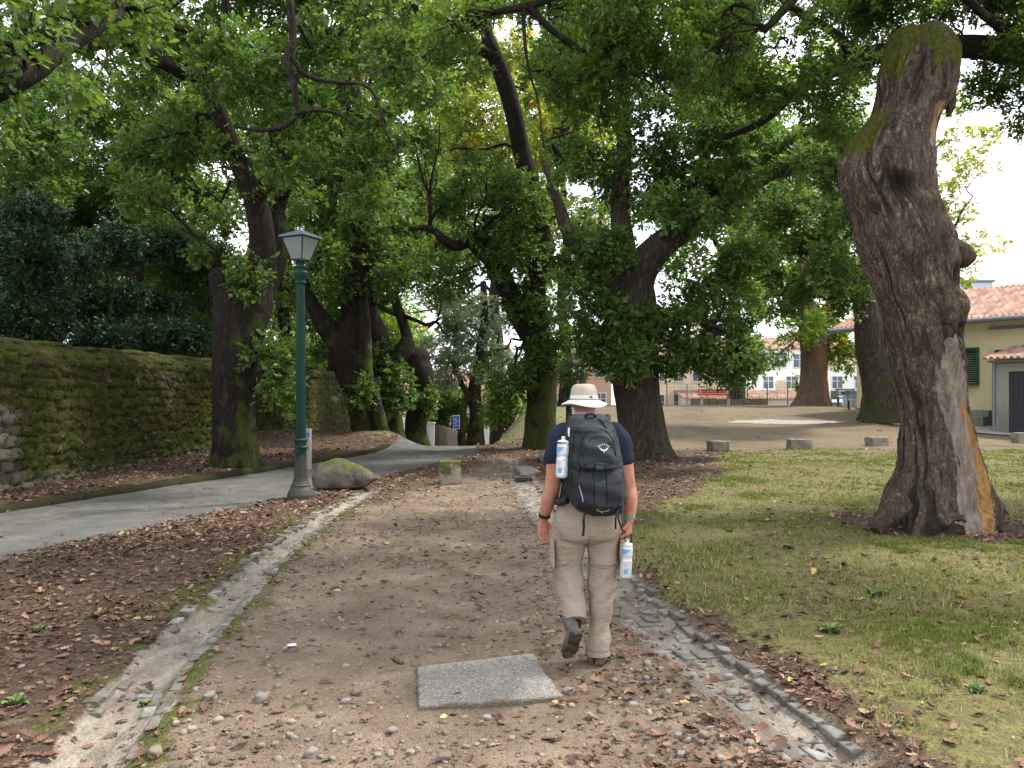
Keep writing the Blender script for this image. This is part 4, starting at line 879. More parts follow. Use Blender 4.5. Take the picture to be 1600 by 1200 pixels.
# --- the dead trunk on the lawn
def dead_trunk():
    Y0 = 9.6
    prof = [(58, 1398, 1478), (66, 1388, 1487), (88, 1381, 1497), (123, 1372, 1494), (157, 1370, 1486), (184, 1364, 1464), (211, 1342, 1457), (239, 1322, 1454), (266, 1315, 1455), (293, 1316, 1456), (321, 1323, 1460), (348, 1339, 1471), (375, 1344, 1484), (403, 1349, 1490), (430, 1362, 1494), (457, 1369, 1493), (498, 1382, 1500), (540, 1387, 1502), (580, 1393, 1500), (621, 1406, 1505), (662, 1408, 1514), (703, 1405, 1522), (738, 1403, 1534), (772, 1391, 1540), (800, 1380, 1545), (822, 1372, 1548), (840, 1368, 1550)]
    pr = np.array(prof, float)[::-1]; n = 320; nr = 560
    py = np.linspace(pr[0, 0], pr[-1, 0], nr); l = np.interp(-py, -pr[:, 0], pr[:, 1]); r_ = np.interp(-py, -pr[:, 0], pr[:, 2])
    k = np.ones(11) / 11; l = np.convolve(np.pad(l, 5, 'edge'), k, 'valid'); r_ = np.convolve(np.pad(r_, 5, 'edge'), k, 'valid')
    cx = ((l + r_) / 2 - 800) / F * Y0; rad = (r_ - l) / 2 / F * Y0; z = CH - (py - HOR) / F * Y0
    th = np.arange(n) / n * 2 * np.pi; TH, Zg = np.meshgrid(th, z); Rg = np.repeat(rad[:, None], n, 1); Cx = np.repeat(cx[:, None], n, 1)
    zz = Zg - z[0]; r2 = np.random.default_rng(4)
    cs = np.cos(TH); sn = np.sin(TH)      # camera side: sin<0
    ns = np.stack([np.cos(TH).ravel() * 1.0, np.sin(TH).ravel() * 1.0, Zg.ravel()], 1)
    # large lumps away from the silhouette keep the outline read from the photograph
    lump = (fbm(ns * np.array([1.3, 1.3, 1.2]), 1, 3, 5).reshape(TH.shape) - .5)
    mid = (fbm(ns * np.array([2.6, 2.6, 2.2]), 1, 3, 15).reshape(TH.shape) - .5)
    warp = fbm(ns * np.array([1.5, 1.5, 1.0]), 1, 3, 8).reshape(TH.shape)
    twist = TH + .18 * zz + (warp - .5) * 1.5
    rid = 1 - np.abs(2 * fbm(np.stack([np.cos(twist).ravel() * 7.5, np.sin(twist).ravel() * 7.5, Zg.ravel() * 1.3], 1), 1, 3, 25).reshape(TH.shape) - 1)
    rid2 = 1 - np.abs(2 * fbm(np.stack([np.cos(twist).ravel() * 17, np.sin(twist).ravel() * 17, Zg.ravel() * 4.0], 1), 1, 2, 26).reshape(TH.shape) - 1)
    ang = lambda t0, w: np.exp(-((np.angle(np.exp(1j * (TH - t0)))) / w) ** 2)
    zp = lambda y: CH - (y - HOR) / F * Y0
    # bare wood strip: on the camera-right side, y 540..800
    tw = np.interp(-py, [-840, -780, -700, -620, -545, -500], [-1.05, -1.08, -1.08, -1.14, -1.25, -1.28])[:, None]
    ww = np.interp(-py, [-840, -780, -700, -620, -560, -535, -525], [.2, .46, .68, .66, .46, .32, .0])[:, None]
    dA = np.abs(np.angle(np.exp(1j * (TH - tw)))) + (warp - .5) * .6 + (rid - .7) * .3 + (fbm(np.stack([np.cos(TH).ravel() * 5, np.sin(TH).ravel() * 5, Zg.ravel() * 2.2], 1), 1, 4, 91).reshape(TH.shape) - .5) * .7
    wood = sstep(.0, -.07, dA - ww) * (ww > .02)
    tw2 = -.75; wood2 = sstep(.32, .22, np.abs(np.angle(np.exp(1j * (TH + .62)))) + (warp - .5) * .3) * sstep(zp(250), zp(235), Zg) * sstep(zp(165), zp(180), Zg)
    wood = np.maximum(wood, wood2)
    sil = 1 - .55 * cs ** 4; r_mul = 1 + (.28 * lump + .34 * mid) * sil - .03 - .06 * sstep(zp(520), zp(440), Zg) * sstep(zp(330), zp(400), Zg) * (cs > 0) + (.12 * (rid - .75) + .055 * (rid2 - .7)) * (1 - .8 * wood) - .04 * wood
    # hollows and burls facing the camera
    def bl(y, t0, hy, wt, a): return a * ang(t0, wt) * np.exp(-((Zg - zp(y)) / hy) ** 2)
    r_mul += bl(310, -1.75, .13, .26, -.34) + bl(335, -1.35, .10, .4, .16) + bl(360, -1.9, .16, .5, .14) + bl(380, -1.2, .2, .5, .10) + bl(455, -1.5, .1, .6, .10) + bl(480, -.75, .14, .3, .16) + bl(420, -.8, .14, .3, .12) + bl(520, -.85, .08, .35, -.22) + bl(440, -.8, .12, .22, -.25)
    r_mul += bl(790, -.35, .16, .3, .16) + bl(805, -2.0, .12, .4, .12) + bl(812, -1.3, .1, .3, .08) + bl(290, -2.6, .2, .4, .06) + bl(770, -.1, .12, .14, -.15)
    # roots
    g = np.exp(-np.clip(zz, 0, 9) / .22); r_mul += g * (.13 * np.cos(6 * TH + 1) + .10 * np.cos(9 * TH + 2.2) - .02)
    # gentle forward sway of the axis so that it is not a flat extrusion
    cy = Y0 + .12 * np.sin(zz * 1.3) - .1 * zz * .3
    X = Cx * cy / Y0 + Rg * r_mul * cs; Yy = cy + Rg * r_mul * sn * .95
    # broken crown: top closes unevenly
    Zo = Zg + np.where(zz > zz.max() - .5, (fbm(np.stack([X.ravel() * 3.5, Yy.ravel() * 3.5, np.zeros(X.size)], 1), 1, 3, 77).reshape(X.shape) - .5) * .35 * sstep(zz.max() - .5, zz.max(), zz), 0)
    V = np.stack([X, Yy, Zo], -1).reshape(-1, 3)
    caps = []; last = V[-n:]; cc = last.mean(0); off = len(V); allV = [V]; Fq = [gridF(nr, n, True)]; prev = (nr - 1) * n
    for i, (s, dz) in enumerate([(.85, .05), (.62, .09), (.35, .10), (.1, .09)]):
        ring = cc + (last - cc) * np.array([s, s, .6]) + np.array([0, 0, dz]); ring[:, 2] += (fbm(ring * 5, 1, 2, 4) - .5) * .12
        allV.append(ring); a = prev; b = off; j = np.arange(n); Fq.append(np.stack([a + j, a + (j + 1) % n, b + (j + 1) % n, b + j], 1)); prev = off; off += n
    V = np.concatenate(allV); Fq = np.concatenate(Fq)
    pad = lambda a: np.concatenate([a.ravel(), np.repeat(a[-1:], 4, 0).ravel()])
    mossA = .95 * sstep(zp(140), zp(90), Zg + (mid) * 1.3) * (1 - .5 * ang(-1.2, .2)) + .8 * sstep(-.74, -.97, cs + mid * .8 - .06) * sstep(zp(268), zp(245), Zg) * sstep(zp(165), zp(195), Zg) + .10
    root = empty('dead_oak_trunk', P(1460, 828, Y0), 'tall gnarled branchless dead trunk on the lawn with mossy top and stripped orange wood', 'tree')
    q = NM('dead_bark', .9, .15); v = q.mapv(sc=(10, 10, 2.6)); wv = q.N.new('ShaderNodeVectorMath'); wv.operation = 'ADD'; q.L.new(v, wv.inputs[0])
    nz = q.N.new('ShaderNodeVectorMath'); nz.operation = 'SCALE'; q.L.new(q.noise(1.1, 4, v=v, col=True), nz.inputs[0]); nz.inputs['Scale'].default_value = 1.1; q.L.new(nz.outputs[0], wv.inputs[1])
    fi = q.noise(7, 7, v=v, rough=.78); n1 = q.noise(1.1, 5, v=wv.outputs[0], rough=.6, dist=.5); n2 = q.noise(2.2, 4, v=wv.outputs[0], dist=.4); n3 = q.noise(9, 4, rough=.6); rd = q.math('MULTIPLY', q.math('MINIMUM', q.math('ABSOLUTE', q.math('SUBTRACT', n1, .5)), q.math('ADD', q.math('MINIMUM', q.math('ABSOLUTE', q.math('SUBTRACT', n2, .5)), q.math('ABSOLUTE', q.math('SUBTRACT', n3, .5))), .02)), 2.8); bg = q.noise(1.4, 4)
    h = q.math('ADD', q.math('MULTIPLY', q.rmp(rd, 0, .25), .6), q.math('MULTIPLY', fi, .6))
    c = q.mix(q.rmp(h, .25, 1.0), (.026, .017, .012), (.36, .27, .20)); c = q.mix(q.rmp(bg, .38, .66, 0, .55), c, (.085, .065, .05))
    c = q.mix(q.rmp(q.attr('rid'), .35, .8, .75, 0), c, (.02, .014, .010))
    wn_ = q.noise(3, 5, v=q.mapv(sc=(6, 6, .7)), rough=.7)
    wc = q.mix(q.rmp(q.math('ADD', q.attr('orange'), q.rmp(q.noise(2.5, 4), .3, .7, -.4, .4)), .35, .65), q.mix(q.rmp(wn_, .35, .65), (.20, .15, .12), (.42, .34, .28)), q.ramp(wn_, [(.3, (.13, .055, .02)), (.5, (.42, .22, .075)), (.7, (.58, .37, .16))]))
    c = q.mix(q.rmp(q.math('ADD', q.attr('wood'), q.rmp(q.noise(9, 6, rough=.75), .3, .7, -.42, .42)), .4, .6), c, wc)
    c = q.mix(q.rmp(q.math('ADD', q.attr('moss'), q.math('ADD', q.rmp(q.noise(3.2, 5), .3, .7, -.35, .35), q.rmp(q.noise(22, 5, rough=.7), .3, .7, -.4, .4))), .45, .75), c, q.ramp(q.noise(28, 6, rough=.75), [(.3, (.035, .042, .007)), (.55, (.11, .12, .018)), (.78, (.21, .20, .035))]))
    q.col(c); q.bump(h, .035, 1)
    org = sstep(zp(600), zp(650), Zg) * sstep(-1.5, -.95, np.angle(np.exp(1j * TH)) + (warp - .5) * .6 + (fbm(np.stack([TH.ravel() * 4, TH.ravel() * 0, Zg.ravel() * 3], 1), 1, 4, 92).reshape(TH.shape) - .5) * .9) + .55 * wood2
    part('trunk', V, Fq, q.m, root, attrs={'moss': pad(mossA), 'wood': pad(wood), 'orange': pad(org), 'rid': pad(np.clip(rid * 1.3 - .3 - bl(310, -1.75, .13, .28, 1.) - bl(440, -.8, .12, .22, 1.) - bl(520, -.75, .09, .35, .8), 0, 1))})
    # broken branch stub on the right, and a spur near the hollow
    def stub(rows, seed, name='stub'):
        w = crom([[*P(a, b, y), rr / F * y] for a, b, y, rr in rows], .02); rings = np.array(tube_rings(w[:, :3], w[:, 3], 26)); dd = rings - w[:, None, :3]
        f = 1 + (fbm(rings.reshape(-1, 3), 6, 3, seed).reshape(rings.shape[:2]) - .5) * .5; Vv = (w[:, None, :3] + dd * f[..., None]); m = MB(); m.loft(list(Vv)); Vq = np.concatenate(m.V)
        part(name, Vq, m.F, q.m, root, attrs={'moss': np.zeros(len(Vq)), 'wood': np.zeros(len(Vq)), 'orange': np.zeros(len(Vq)), 'rid': np.full(len(Vq), .6)})
    stub([(1455, 420, 9.5, 36), (1478, 402, 9.45, 30), (1498, 398, 9.4, 21), (1511, 403, 9.4, 17), (1518, 407, 9.4, 12)], 3)
    stub([(1442, 356, 9.55, 24), (1460, 356, 9.5, 15), (1468, 348, 9.45, 10), (1471, 336, 9.45, 6)], 4)
    stub([(1385, 345, 9.35, 26), (1375, 325, 9.12, 16), (1366, 312, 9.0, 9), (1362, 306, 8.95, 5)], 5)
    stub([(1458, 455, 9.3, 26), (1472, 476, 9.15, 20), (1480, 492, 9.1, 15), (1478, 506, 9.1, 9)], 6)
    stub([(1476, 130, 9.5, 14), (1484, 160, 9.5, 9), (1482, 182, 9.5, 3)], 7)
    stub([(1530, 770, 9.5, 20), (1545, 790, 9.4, 17), (1552, 812, 9.35, 15), (1556, 832, 9.3, 12)], 8, 'root')
    stub([(1405, 785, 9.3, 20), (1385, 808, 9.15, 15), (1368, 830, 9.1, 9)], 9, 'root')
dead_trunk()
# ================================================================= MOSSY STONE WALL
def cell2(y, z, sy, sz, seed):
    """jittered-cell F1, F2 and id for a 2-D grid of stones"""
    a = y / sy; b = z / sz; b_ = np.floor(b); a = a + .5 * (b_ % 2); ia, ib = np.floor(a), np.floor(b)
    d1 = np.full(y.shape, 9.); d2 = np.full(y.shape, 9.); idd = np.zeros(y.shape)
    for i in (-1, 0, 1):
        for j in (-1, 0, 1):
            ca, cb = (ia + i).astype(np.int64), (ib + j).astype(np.int64)
            px = ca + .2 + .6 * _h(ca, cb, ca * 0, seed); pz = cb + .2 + .6 * _h(ca, cb, ca * 0 + 1, seed)
            d = np.hypot((a - px), (b - pz)); h = _h(ca, cb, ca * 0 + 2, seed)
            m = d < d1; d2 = np.where(m, d1, np.minimum(d2, d)); idd = np.where(m, h, idd); d1 = np.where(m, d, d1)
    return d1, d2, idd
def wall():
    ys = np.concatenate([np.arange(-2, 6, .12), np.arange(6, 26, .035), np.arange(26, 48.6, .08)]); nz = 84
    top = 2.5 - 1.5 * sstep(38, 48.5, ys) + (fbm2(ys, ys * 0, .5, 3, 3) - .5) * .14 + (fbm2(ys, ys * 0, 2.6, 3, 13) - .5) * .10
    gz = terrain(np.full_like(ys, -7.7), ys) - .3
    t = np.linspace(0, 1, nz); Z = gz[:, None] + (top - gz)[:, None] * t[None]; Yg = np.repeat(ys[:, None], nz, 1)
    d1, d2, idd = cell2(Yg.ravel(), Z.ravel(), .34, .19, 5); d1, d2, idd = [q.reshape(Z.shape) for q in (d1, d2, idd)]
    edge = np.clip((d2 - d1) / .28, 0, 1)
    n1 = fbm2(Yg, Z, .5, 4, 6); n2 = fbm2(Yg, Z * 1.3, 6, 4, 7); n3 = fbm2(Yg, Z * .6, 22, 3, 8)
    bare = sstep(13.6, 11.8, Yg + (n1 - .5) * 3 + (n2 - .5) * 1.2) * sstep(1.75, 1.25, Z + (n1 - .5) * .8)
    bare2 = sstep(.68, .76, n1) * .5 + sstep(.28, .12, Z - gz[:, None] - .3) * .5 + sstep(.66, .76, n2) * .7
    moss = np.clip(1 - bare - bare2 + .35 * sstep(1.9, 2.3, Z), 0, 1)
    far = sstep(26, 30, Yg); moss = moss * (1 - .35 * far) 
    cop = sstep(.30, .24, top[:, None] - Z) * sstep(24, 27, Yg)
    dx = (.085 * edge + (idd - .5) * .07) * (1 - .3 * moss) * (1 - .6 * far) + (n2 - .5) * .10 * (.5 + moss) + (n3 - .5) * .05 * moss + .07 * cop + (n1 - .5) * .12
    dx = dx - .28 * sstep(.35, 0, top[:, None] - Z) ** 2 * (1 - cop) + .25 * (1 - t[None]) * .5
    X = -8.05 + dx
    # end cap bends away so the wall has its thickness
    extra = []
    for s, dz in ((-.12, .04), (-.3, .06), (-.5, .03), (-.56, -.25)):
        extra.append(np.stack([np.full_like(ys, -8.25 + s) , ys, top + dz + (fbm2(ys, ys * 0 + s * 9, 3, 3, 9) - .5) * .1], -1)[:, None])
    bottom = np.stack([np.full_like(ys, -8.85), ys, gz], -1)[:, None]
    G_ = np.concatenate([np.stack([X, Yg, Z], -1)] + extra + [bottom], 1); nc = G_.shape[1]
    V = G_.reshape(-1, 3); Fq = gridF(len(ys), nc)[:, ::-1]
    endc = [(len(ys) - 1) * nc + i for i in range(nc)]
    pad = lambda a, v: np.concatenate([a, np.full((len(ys), 5), v)], 1).ravel()
    root = empty('stone_wall', (-8.3, 20, 0), 'long thick rubble stone wall covered in green moss along the left side of the lane', 'wall')
    q = NM('wall_stone', .93, .12); f = q.noise(7, 6, rough=.7); ff = q.noise(45, 4, rough=.7)
    st = q.ramp(q.math('ADD', q.math('MULTIPLY', q.attr('sid'), .6), q.math('MULTIPLY', f, .4)), [(.2, (.055, .052, .036)), (.45, (.125, .115, .078)), (.7, (.19, .178, .125)), (.9, (.15, .16, .08))])
    st = q.mix(q.rmp(q.attr('edge'), .1, .5, .9, 0), st, (.03, .026, .018)); st = q.mix(q.rmp(ff, .3, .7, .35, 0), st, (.06, .055, .035))
    ms = q.ramp(q.math('ADD', q.math('MULTIPLY', ff, .55), q.math('MULTIPLY', q.noise(3.5, 5), .45)), [(.3, (.010, .013, .003)), (.48, (.036, .046, .008)), (.62, (.075, .088, .014)), (.78, (.13, .14, .026))])
    br = q.mix(q.rmp(q.noise(1.6, 5), .42, .6, 0, .7), ms, (.060, .047, .022))
    br = q.mix(q.rmp(q.attr('edge'), .05, .4, .7, 0), br, (.010, .010, .005)); c = q.mix(q.rmp(q.math('ADD', q.attr('moss'), q.rmp(f, .3, .7, -.35, .35)), .4, .6), st, br)
    q.col(c); q.bump(q.math('ADD', q.math('MULTIPLY', ff, .6), q.math('MULTIPLY', q.noise(16, 5), .7)), .035, 1)
    part('masonry', V, [tuple(f_) for f_ in Fq] + [tuple(endc)], q.m, root, attrs={'moss': pad(moss, 1), 'edge': pad(edge, 1), 'sid': pad(idd, .5)})
    # moss tufts
    r = np.random.default_rng(3); n = 150000
    i = (r.uniform(0, 1, n) ** 1.15 * (len(ys) - 2)).astype(int); j = r.integers(4, nz - 1, n); i = np.clip(i, 60, len(ys) - 2)
    keep = r.uniform(0, 1, n) < moss[i, j] * sstep(.40, .58, n2[i, j]) * .45 * (.25 + .75 * sstep(.1, .5, edge[i, j])) + .03 * moss[i, j]
    i, j = i[keep], j[keep]; n = len(i)
    p0 = G_[i, j] + (G_[i + 1, j] - G_[i, j]) * r.uniform(0, 1, n)[:, None] + (G_[i, j + 1] - G_[i, j]) * r.uniform(0, 1, n)[:, None]
    L = r.uniform(.02, .05, n) * (1 + .4 * (p0[:, 1] > 20)); d = np.stack([r.uniform(.4, 1, n), r.normal(0, .5, n), r.uniform(-1.2, .1, n)], 1); d /= np.linalg.norm(d, axis=1)[:, None]
    s = np.cross(d, r.normal(size=(n, 3))); s /= np.linalg.norm(s, axis=1)[:, None]; w = s * (L * .32)[:, None]
    V = np.stack([p0 - w, p0 + w, p0 + d * L[:, None]], 1).reshape(-1, 3); Fi = np.arange(n * 3).reshape(-1, 3)
    qm = NM('moss_tuft', .9, .1); qm.col(qm.ramp(qm.attr('tint'), [(0, (.020, .028, .006)), (.5, (.06, .075, .012)), (.85, (.10, .105, .022)), (1, (.10, .075, .03))]))
    tag(part('moss', V, Fi, qm.m, root, smooth=False, fattrs={'tint': r.uniform(0, 1, n)}), kind='stuff')
wall()
# ================================================================= BUILDINGS
def tile_roof_mesh(p0, u, v, w, l, thick=.05, pitch=.22, rows=.36):
    """barrel-tile roof slab: p0 lower-left corner, u unit along eave, v unit up the slope"""
    p0, u, v = [np.asarray(q, float) for q in (p0, u, v)]; nrm = np.cross(u, v); nrm /= np.linalg.norm(nrm)
    if nrm[2] < 0: nrm = -nrm
    nu = min(700, int(w / pitch * 8)) + 1; nv = min(120, int(l / rows * 4)) + 1
    a = np.linspace(0, w, nu); b = np.linspace(0, l, nv); A, B = np.meshgrid(a, b, indexing='ij')
    col = np.floor(A / pitch).astype(np.int64); row = np.floor(B / rows).astype(np.int64)
    h = .045 * np.sin(A / pitch * 2 * np.pi) + .02 * (1 - (B / rows) % 1) + .012 * (_h(col, row, row * 0, 3) - .5)
    top = p0 + A[..., None] * u + B[..., None] * v + (h + thick)[..., None] * nrm
    V = top.reshape(-1, 3); Fq = gridF(nu, nv); t = _h(col, row, row * 0, 7)
    # underside and rim
    low = p0 + A[..., None] * u + B[..., None] * v + 0 * A[..., None]
    V2 = low.reshape(-1, 3); n = len(V); rim = []
    for i in range(nu - 1):
        rim += [(i * nv, (i + 1) * nv, n + (i + 1) * nv, n + i * nv), (i * nv + nv - 1, n + i * nv + nv - 1, n + (i + 1) * nv + nv - 1, (i + 1) * nv + nv - 1)]
    for j in range(nv - 1):
        rim += [(j, n + j, n + j + 1, j + 1), ((nu - 1) * nv + j, (nu - 1) * nv + j + 1, n + (nu - 1) * nv + j + 1, n + (nu - 1) * nv + j)]
    c4 = [(n, n + nv - 1, n + nu * nv - 1, n + (nu - 1) * nv)]
    return np.vstack([V, V2]), [tuple(f) for f in Fq] + rim + c4, np.concatenate([t.ravel(), t.ravel()])
q = NM('roof_tile', .85, .2); c = q.ramp(q.attr('tint'), [(0, (.20, .10, .07)), (.4, (.30, .155, .11)), (.75, (.36, .21, .155)), (1, (.42, .30, .23))])
c = q.mix(q.rmp(q.noise(1.2, 4), .4, .65, 0, .45), c, (.30, .22, .17)); q.col(c); q.bump(q.noise(30, 3), .01); M_TILE = q.m
def plaster(name, c, dirt=(.35, .3, .2), amt=.35):
    q = NM(name, .9, .2); a = q.mix(q.rmp(q.noise(.9, 5), .4, .7, 0, amt * .6), c, tuple(x * .75 for x in c))
    a = q.mix(q.rmp(q.math('ADD', q.noise(3, 5, v=q.mapv(sc=(1, 1, .3))), q.rmp(q.sep(), .3, 1.4, .25, 0)), .55, .8, 0, amt), a, dirt); q.col(a); q.bump(q.noise(60, 3), .006); return q.m
M_YEL = plaster('yellow_plaster', (.74, .65, .40)); M_WHITE = plaster('white_plaster', (.78, .77, .74), (.45, .42, .38), .2); M_PINK = plaster('pink_plaster', (.58, .36, .30))
M_CREAM = plaster('cream_plaster', (.66, .57, .42)); M_CONC = plaster('concrete', (.30, .29, .26), (.13, .12, .09), .6)
M_DGREEN = simple('dark_green_paint', (.018, .075, .055), .45, .2, 10, .002); M_DARK = simple('dark_board', (.035, .038, .042), .6, .3, 12, .004)
M_GLASS = simple('window_glass', (.06, .09, .12), .08, .3, 2, 0, .6); M_GREY = simple('grey_metal', (.20, .22, .24), .45, .15, 6, .002, .4, .4)
M_WOODF = simple('white_frame', (.62, .63, .64), .6, .08)

def local(o, d):
    d = np.array(d, float); d /= np.linalg.norm(d); nn = np.array([d[1], -d[0]])      # outward normal, to the right of d
    return lambda s, out, z: np.array([o[0] + d[0] * s + nn[0] * out, o[1] + d[1] * s + nn[1] * out, z])
def lbox(m, T, s0, s1, o0, o1, z0, z1, mi=0):
    V = [T(s, o, z) for s in (s0, s1) for o in (o0, o1) for z in (z0, z1)]
    m.add(V, [(0, 1, 3, 2), (4, 6, 7, 5), (0, 4, 5, 1), (2, 3, 7, 6), (0, 2, 6, 4), (1, 5, 7, 3)], mi); return m
def yellow_house():
    A = np.array([15.15, 34.6]); B = np.array([18.85, 28.9]); d = (B - A) / np.linalg.norm(B - A); T = local(A, d)
    if T(0, 1, 0)[1] > A[1]:
        pass
    def s_of(px):
        k = (px - 800) / F; return (k * A[1] - A[0]) / (d[0] - k * d[1])
    def z_of(px, py, out=0):
        s = s_of(px); Y = A[1] + d[1] * s; return CH - (py - HOR) * Y / F
    sg = 1 if T(0, 1, 0)[0] < A[0] else -1; U = (lambda s, o, z: T(s, o * sg, z))
    root = empty('yellow_house', (A[0], A[1], .4), 'low yellow rendered house with a red tiled roof and green shutter behind the lawn', 'house')
    L = 15; ev = 4.35; g = .2
    sd0, sd1 = s_of(1556), s_of(1640)
    m = MB(); lbox(m, U, 0, L, -7, 0, g - 1.5, ev); m.build('wall', M_YEL, root)
    m = MB(); lbox(m, U, -.02, s_of(1556) - .05, 0.002, .06, g, .95); m.build('plinth', M_CONC, root)
    m = MB(); lbox(m, U, s_of(1509), s_of(1557) - .02, .06, .55, g, z_of(1530, 641)); lbox(m, U, s_of(1507), s_of(1557) - .02, .55, .95, g, z_of(1530, 650)); m.build('steps', M_CONC, root)
    # roof, gutter, fascia
    e0 = U(-.7, .75, ev + .02); e1 = U(L, .75, ev + .02); uu = (e1 - e0) / np.linalg.norm(e1 - e0); rise = np.array(U(0, -3.4, 6.0)) - np.array(U(0, .75, ev + .02)); vl = np.linalg.norm(rise)
    V, Fc, t = tile_roof_mesh(e0, uu, rise / vl, L + .7, vl); part('roof', V, Fc, M_TILE, root, attrs={'tint': t}, smooth=False)
    r2 = np.array(U(0, -7.6, ev)) - np.array(U(0, -3.4, 6.0)); m = MB()
    a, b, c_, e_ = U(-.7, -3.4, 6.02), U(L, -3.4, 6.02), U(L, -7.6, ev), U(-.7, -7.6, ev); dn = np.array([0, 0, -.1]); m.add([a, b, c_, e_, a + dn, b + dn, c_ + dn, e_ + dn], [(0, 1, 2, 3), (7, 6, 5, 4), (0, 4, 5, 1), (1, 5, 6, 2), (2, 6, 7, 3), (3, 7, 4, 0)])
    rr = m.build('roof', M_TILE, root, attrs={'tint': np.full(8, .4)})
    m = MB(); m.add([U(-.02, 0, ev), U(-.02, -7, ev), U(-.02, -3.4, 5.95), U(-.25, 0, ev), U(-.25, -7, ev), U(-.25, -3.4, 5.95)], [(0, 1, 2), (5, 4, 3), (0, 3, 4, 1), (1, 4, 5, 2), (2, 5, 3, 0)]); m.build('gable', M_YEL, root)
    m = MB(); lbox(m, U, -.7, L, .62, .66, ev - .12, ev + .03); lbox(m, U, -.7, L, .0, .62, ev - .05, ev + .0); m.build('eave', M_CREAM, root)
    m = MB(); m.tube([U(-.75, .83, ev - .02), U(L, .83, ev - .02)], .10, 10); m.build('gutter', M_GREY, root)
    # green shutter (slatted), leaning off the wall
    s1 = s_of(1508); z0, z1 = z_of(1508, 600), z_of(1508, 546); sh = MB()
    for k in range(15):
        zz = z0 + .08 + (z1 - z0 - .16) * k / 14; V = [U(s1 + .05, .08, zz), U(s1 + .5, .14, zz), U(s1 + .5, .19, zz + .05), U(s1 + .05, .13, zz + .05)]; V += [v_ - np.array([0, 0, .015]) for v_ in V]; sh.add(V, [(0, 1, 2, 3), (7, 6, 5, 4), (0, 4, 5, 1), (1, 5, 6, 2), (2, 6, 7, 3), (3, 7, 4, 0)])
    for a_ in (0, .5): lbox(sh, U, s1 + a_, s1 + a_ + .06, .06, .2, z0, z1)
    lbox(sh, U, s1, s1 + .56, .06, .2, z0 - .05, z0 + .04); lbox(sh, U, s1, s1 + .56, .06, .2, z1 - .04, z1 + .05); sh.build('shutter', M_DGREEN, root)
    m = MB(); lbox(m, U, s1 - 1.0, s1 - .05, .01, .05, z0, z1); w = m.build('window', M_GLASS, root); m = MB(); lbox(m, U, s1 - 1.08, s1 - 1.0, .0, .09, z0 - .05, z1 + .05); lbox(m, U, s1 - 1.08, s1, .0, .09, z1, z1 + .08); lbox(m, U, s1 - 1.08, s1, .0, .13, z0 - .09, z0); m.build('frame', M_DGREEN, w)
    # door frame and lintel behind the shed
    s2 = s_of(1556); m = MB(); lbox(m, U, s2, s2 + .16, .003, .10, g, z_of(1556, 547)); lbox(m, U, s2 + .16, s2 + 2.6, .003, .10, z_of(1556, 547) - .18, z_of(1556, 547)); f_ = m.build('door', M_DGREEN, root)
    m = MB(); lbox(m, U, s2 + .16, s2 + 2.5, .004, .03, g, z_of(1556, 547) - .18); m.build('door_panel', M_DGREEN, f_)
    m = MB(); lbox(m, U, s2 - .2, s2 + 1.6, .0, .14, z_of(1570, 512) - .05, z_of(1570, 512) + .06); m.build('wall_lamp', M_GREY, root)
    # lean-to shed with a small tiled awning, door dark
    rs = empty('shed', U(s2 + .3, 1, g), 'small grey lean-to shed with dark plank door and tiled awning on the yellow house', 'shed')
    zs = z_of(1575, 565); D = 2.0; k_ = (1558 - 800) / F; O_ = T(0, D * sg, 0); s3 = (k_ * O_[1] - O_[0]) / (d[0] - k_ * d[1])
    m = MB(); lbox(m, U, s3, s3 + .1, .1, D, g - .3, zs); lbox(m, U, s3, s3 + .42, D, D + .1, g - .3, zs - .12); lbox(m, U, s3 + .42, s3 + 6, D, D + .1, zs - .42, zs - .12); m.build('wall', M_CONC, rs)
    m = MB()
    for k in range(36):
        lbox(m, U, s3 + .42 + k * .15, s3 + .42 + k * .15 + .142, D + .02, D + .06, g - .25, zs - .42)
    m.build('door', M_DARK, rs)
    m = MB(); lbox(m, U, s3 - .2, s3 + 6, .1, D + .25, zs - .1, zs - .02); m.build('slab', M_CONC, rs)
    e0 = U(s3 - .25, D + .45, zs + .0); uu = U(1, 0, 0) - U(0, 0, 0); uu[2] = 0; rise = U(0, .1, zs + .5) - U(0, D + .45, zs); vl = np.linalg.norm(rise)
    V, Fc, t = tile_roof_mesh(e0, uu, rise / vl, 6.3, vl); part('awning', V, Fc, M_TILE, rs, attrs={'tint': t}, smooth=False)
    m = MB(); m.tube([U(s3 - .06, D + .12, g), U(s3 - .06, D + .12, zs - .1)], .05, 8); m.build('downpipe', M_GREY, rs)
    # pavement in front, laid just above the ground sheet
    ss = np.linspace(2.0, 14, 60); oo = np.linspace(.0, 3.0, 14); S, O = np.meshgrid(ss, oo, indexing='ij'); pv = np.array([[U(a, b, 0) for b in oo] for a in ss]); 
    pv[..., 2] = zfine(pv[..., 0], pv[..., 1]) + .035
    o = mk('pavement', pv.reshape(-1, 3), gridF(60, 14), simple('pavement_concrete', (.27, .26, .24), .9, .15, 3, .004)); tag(o, kind='structure')
yellow_house()

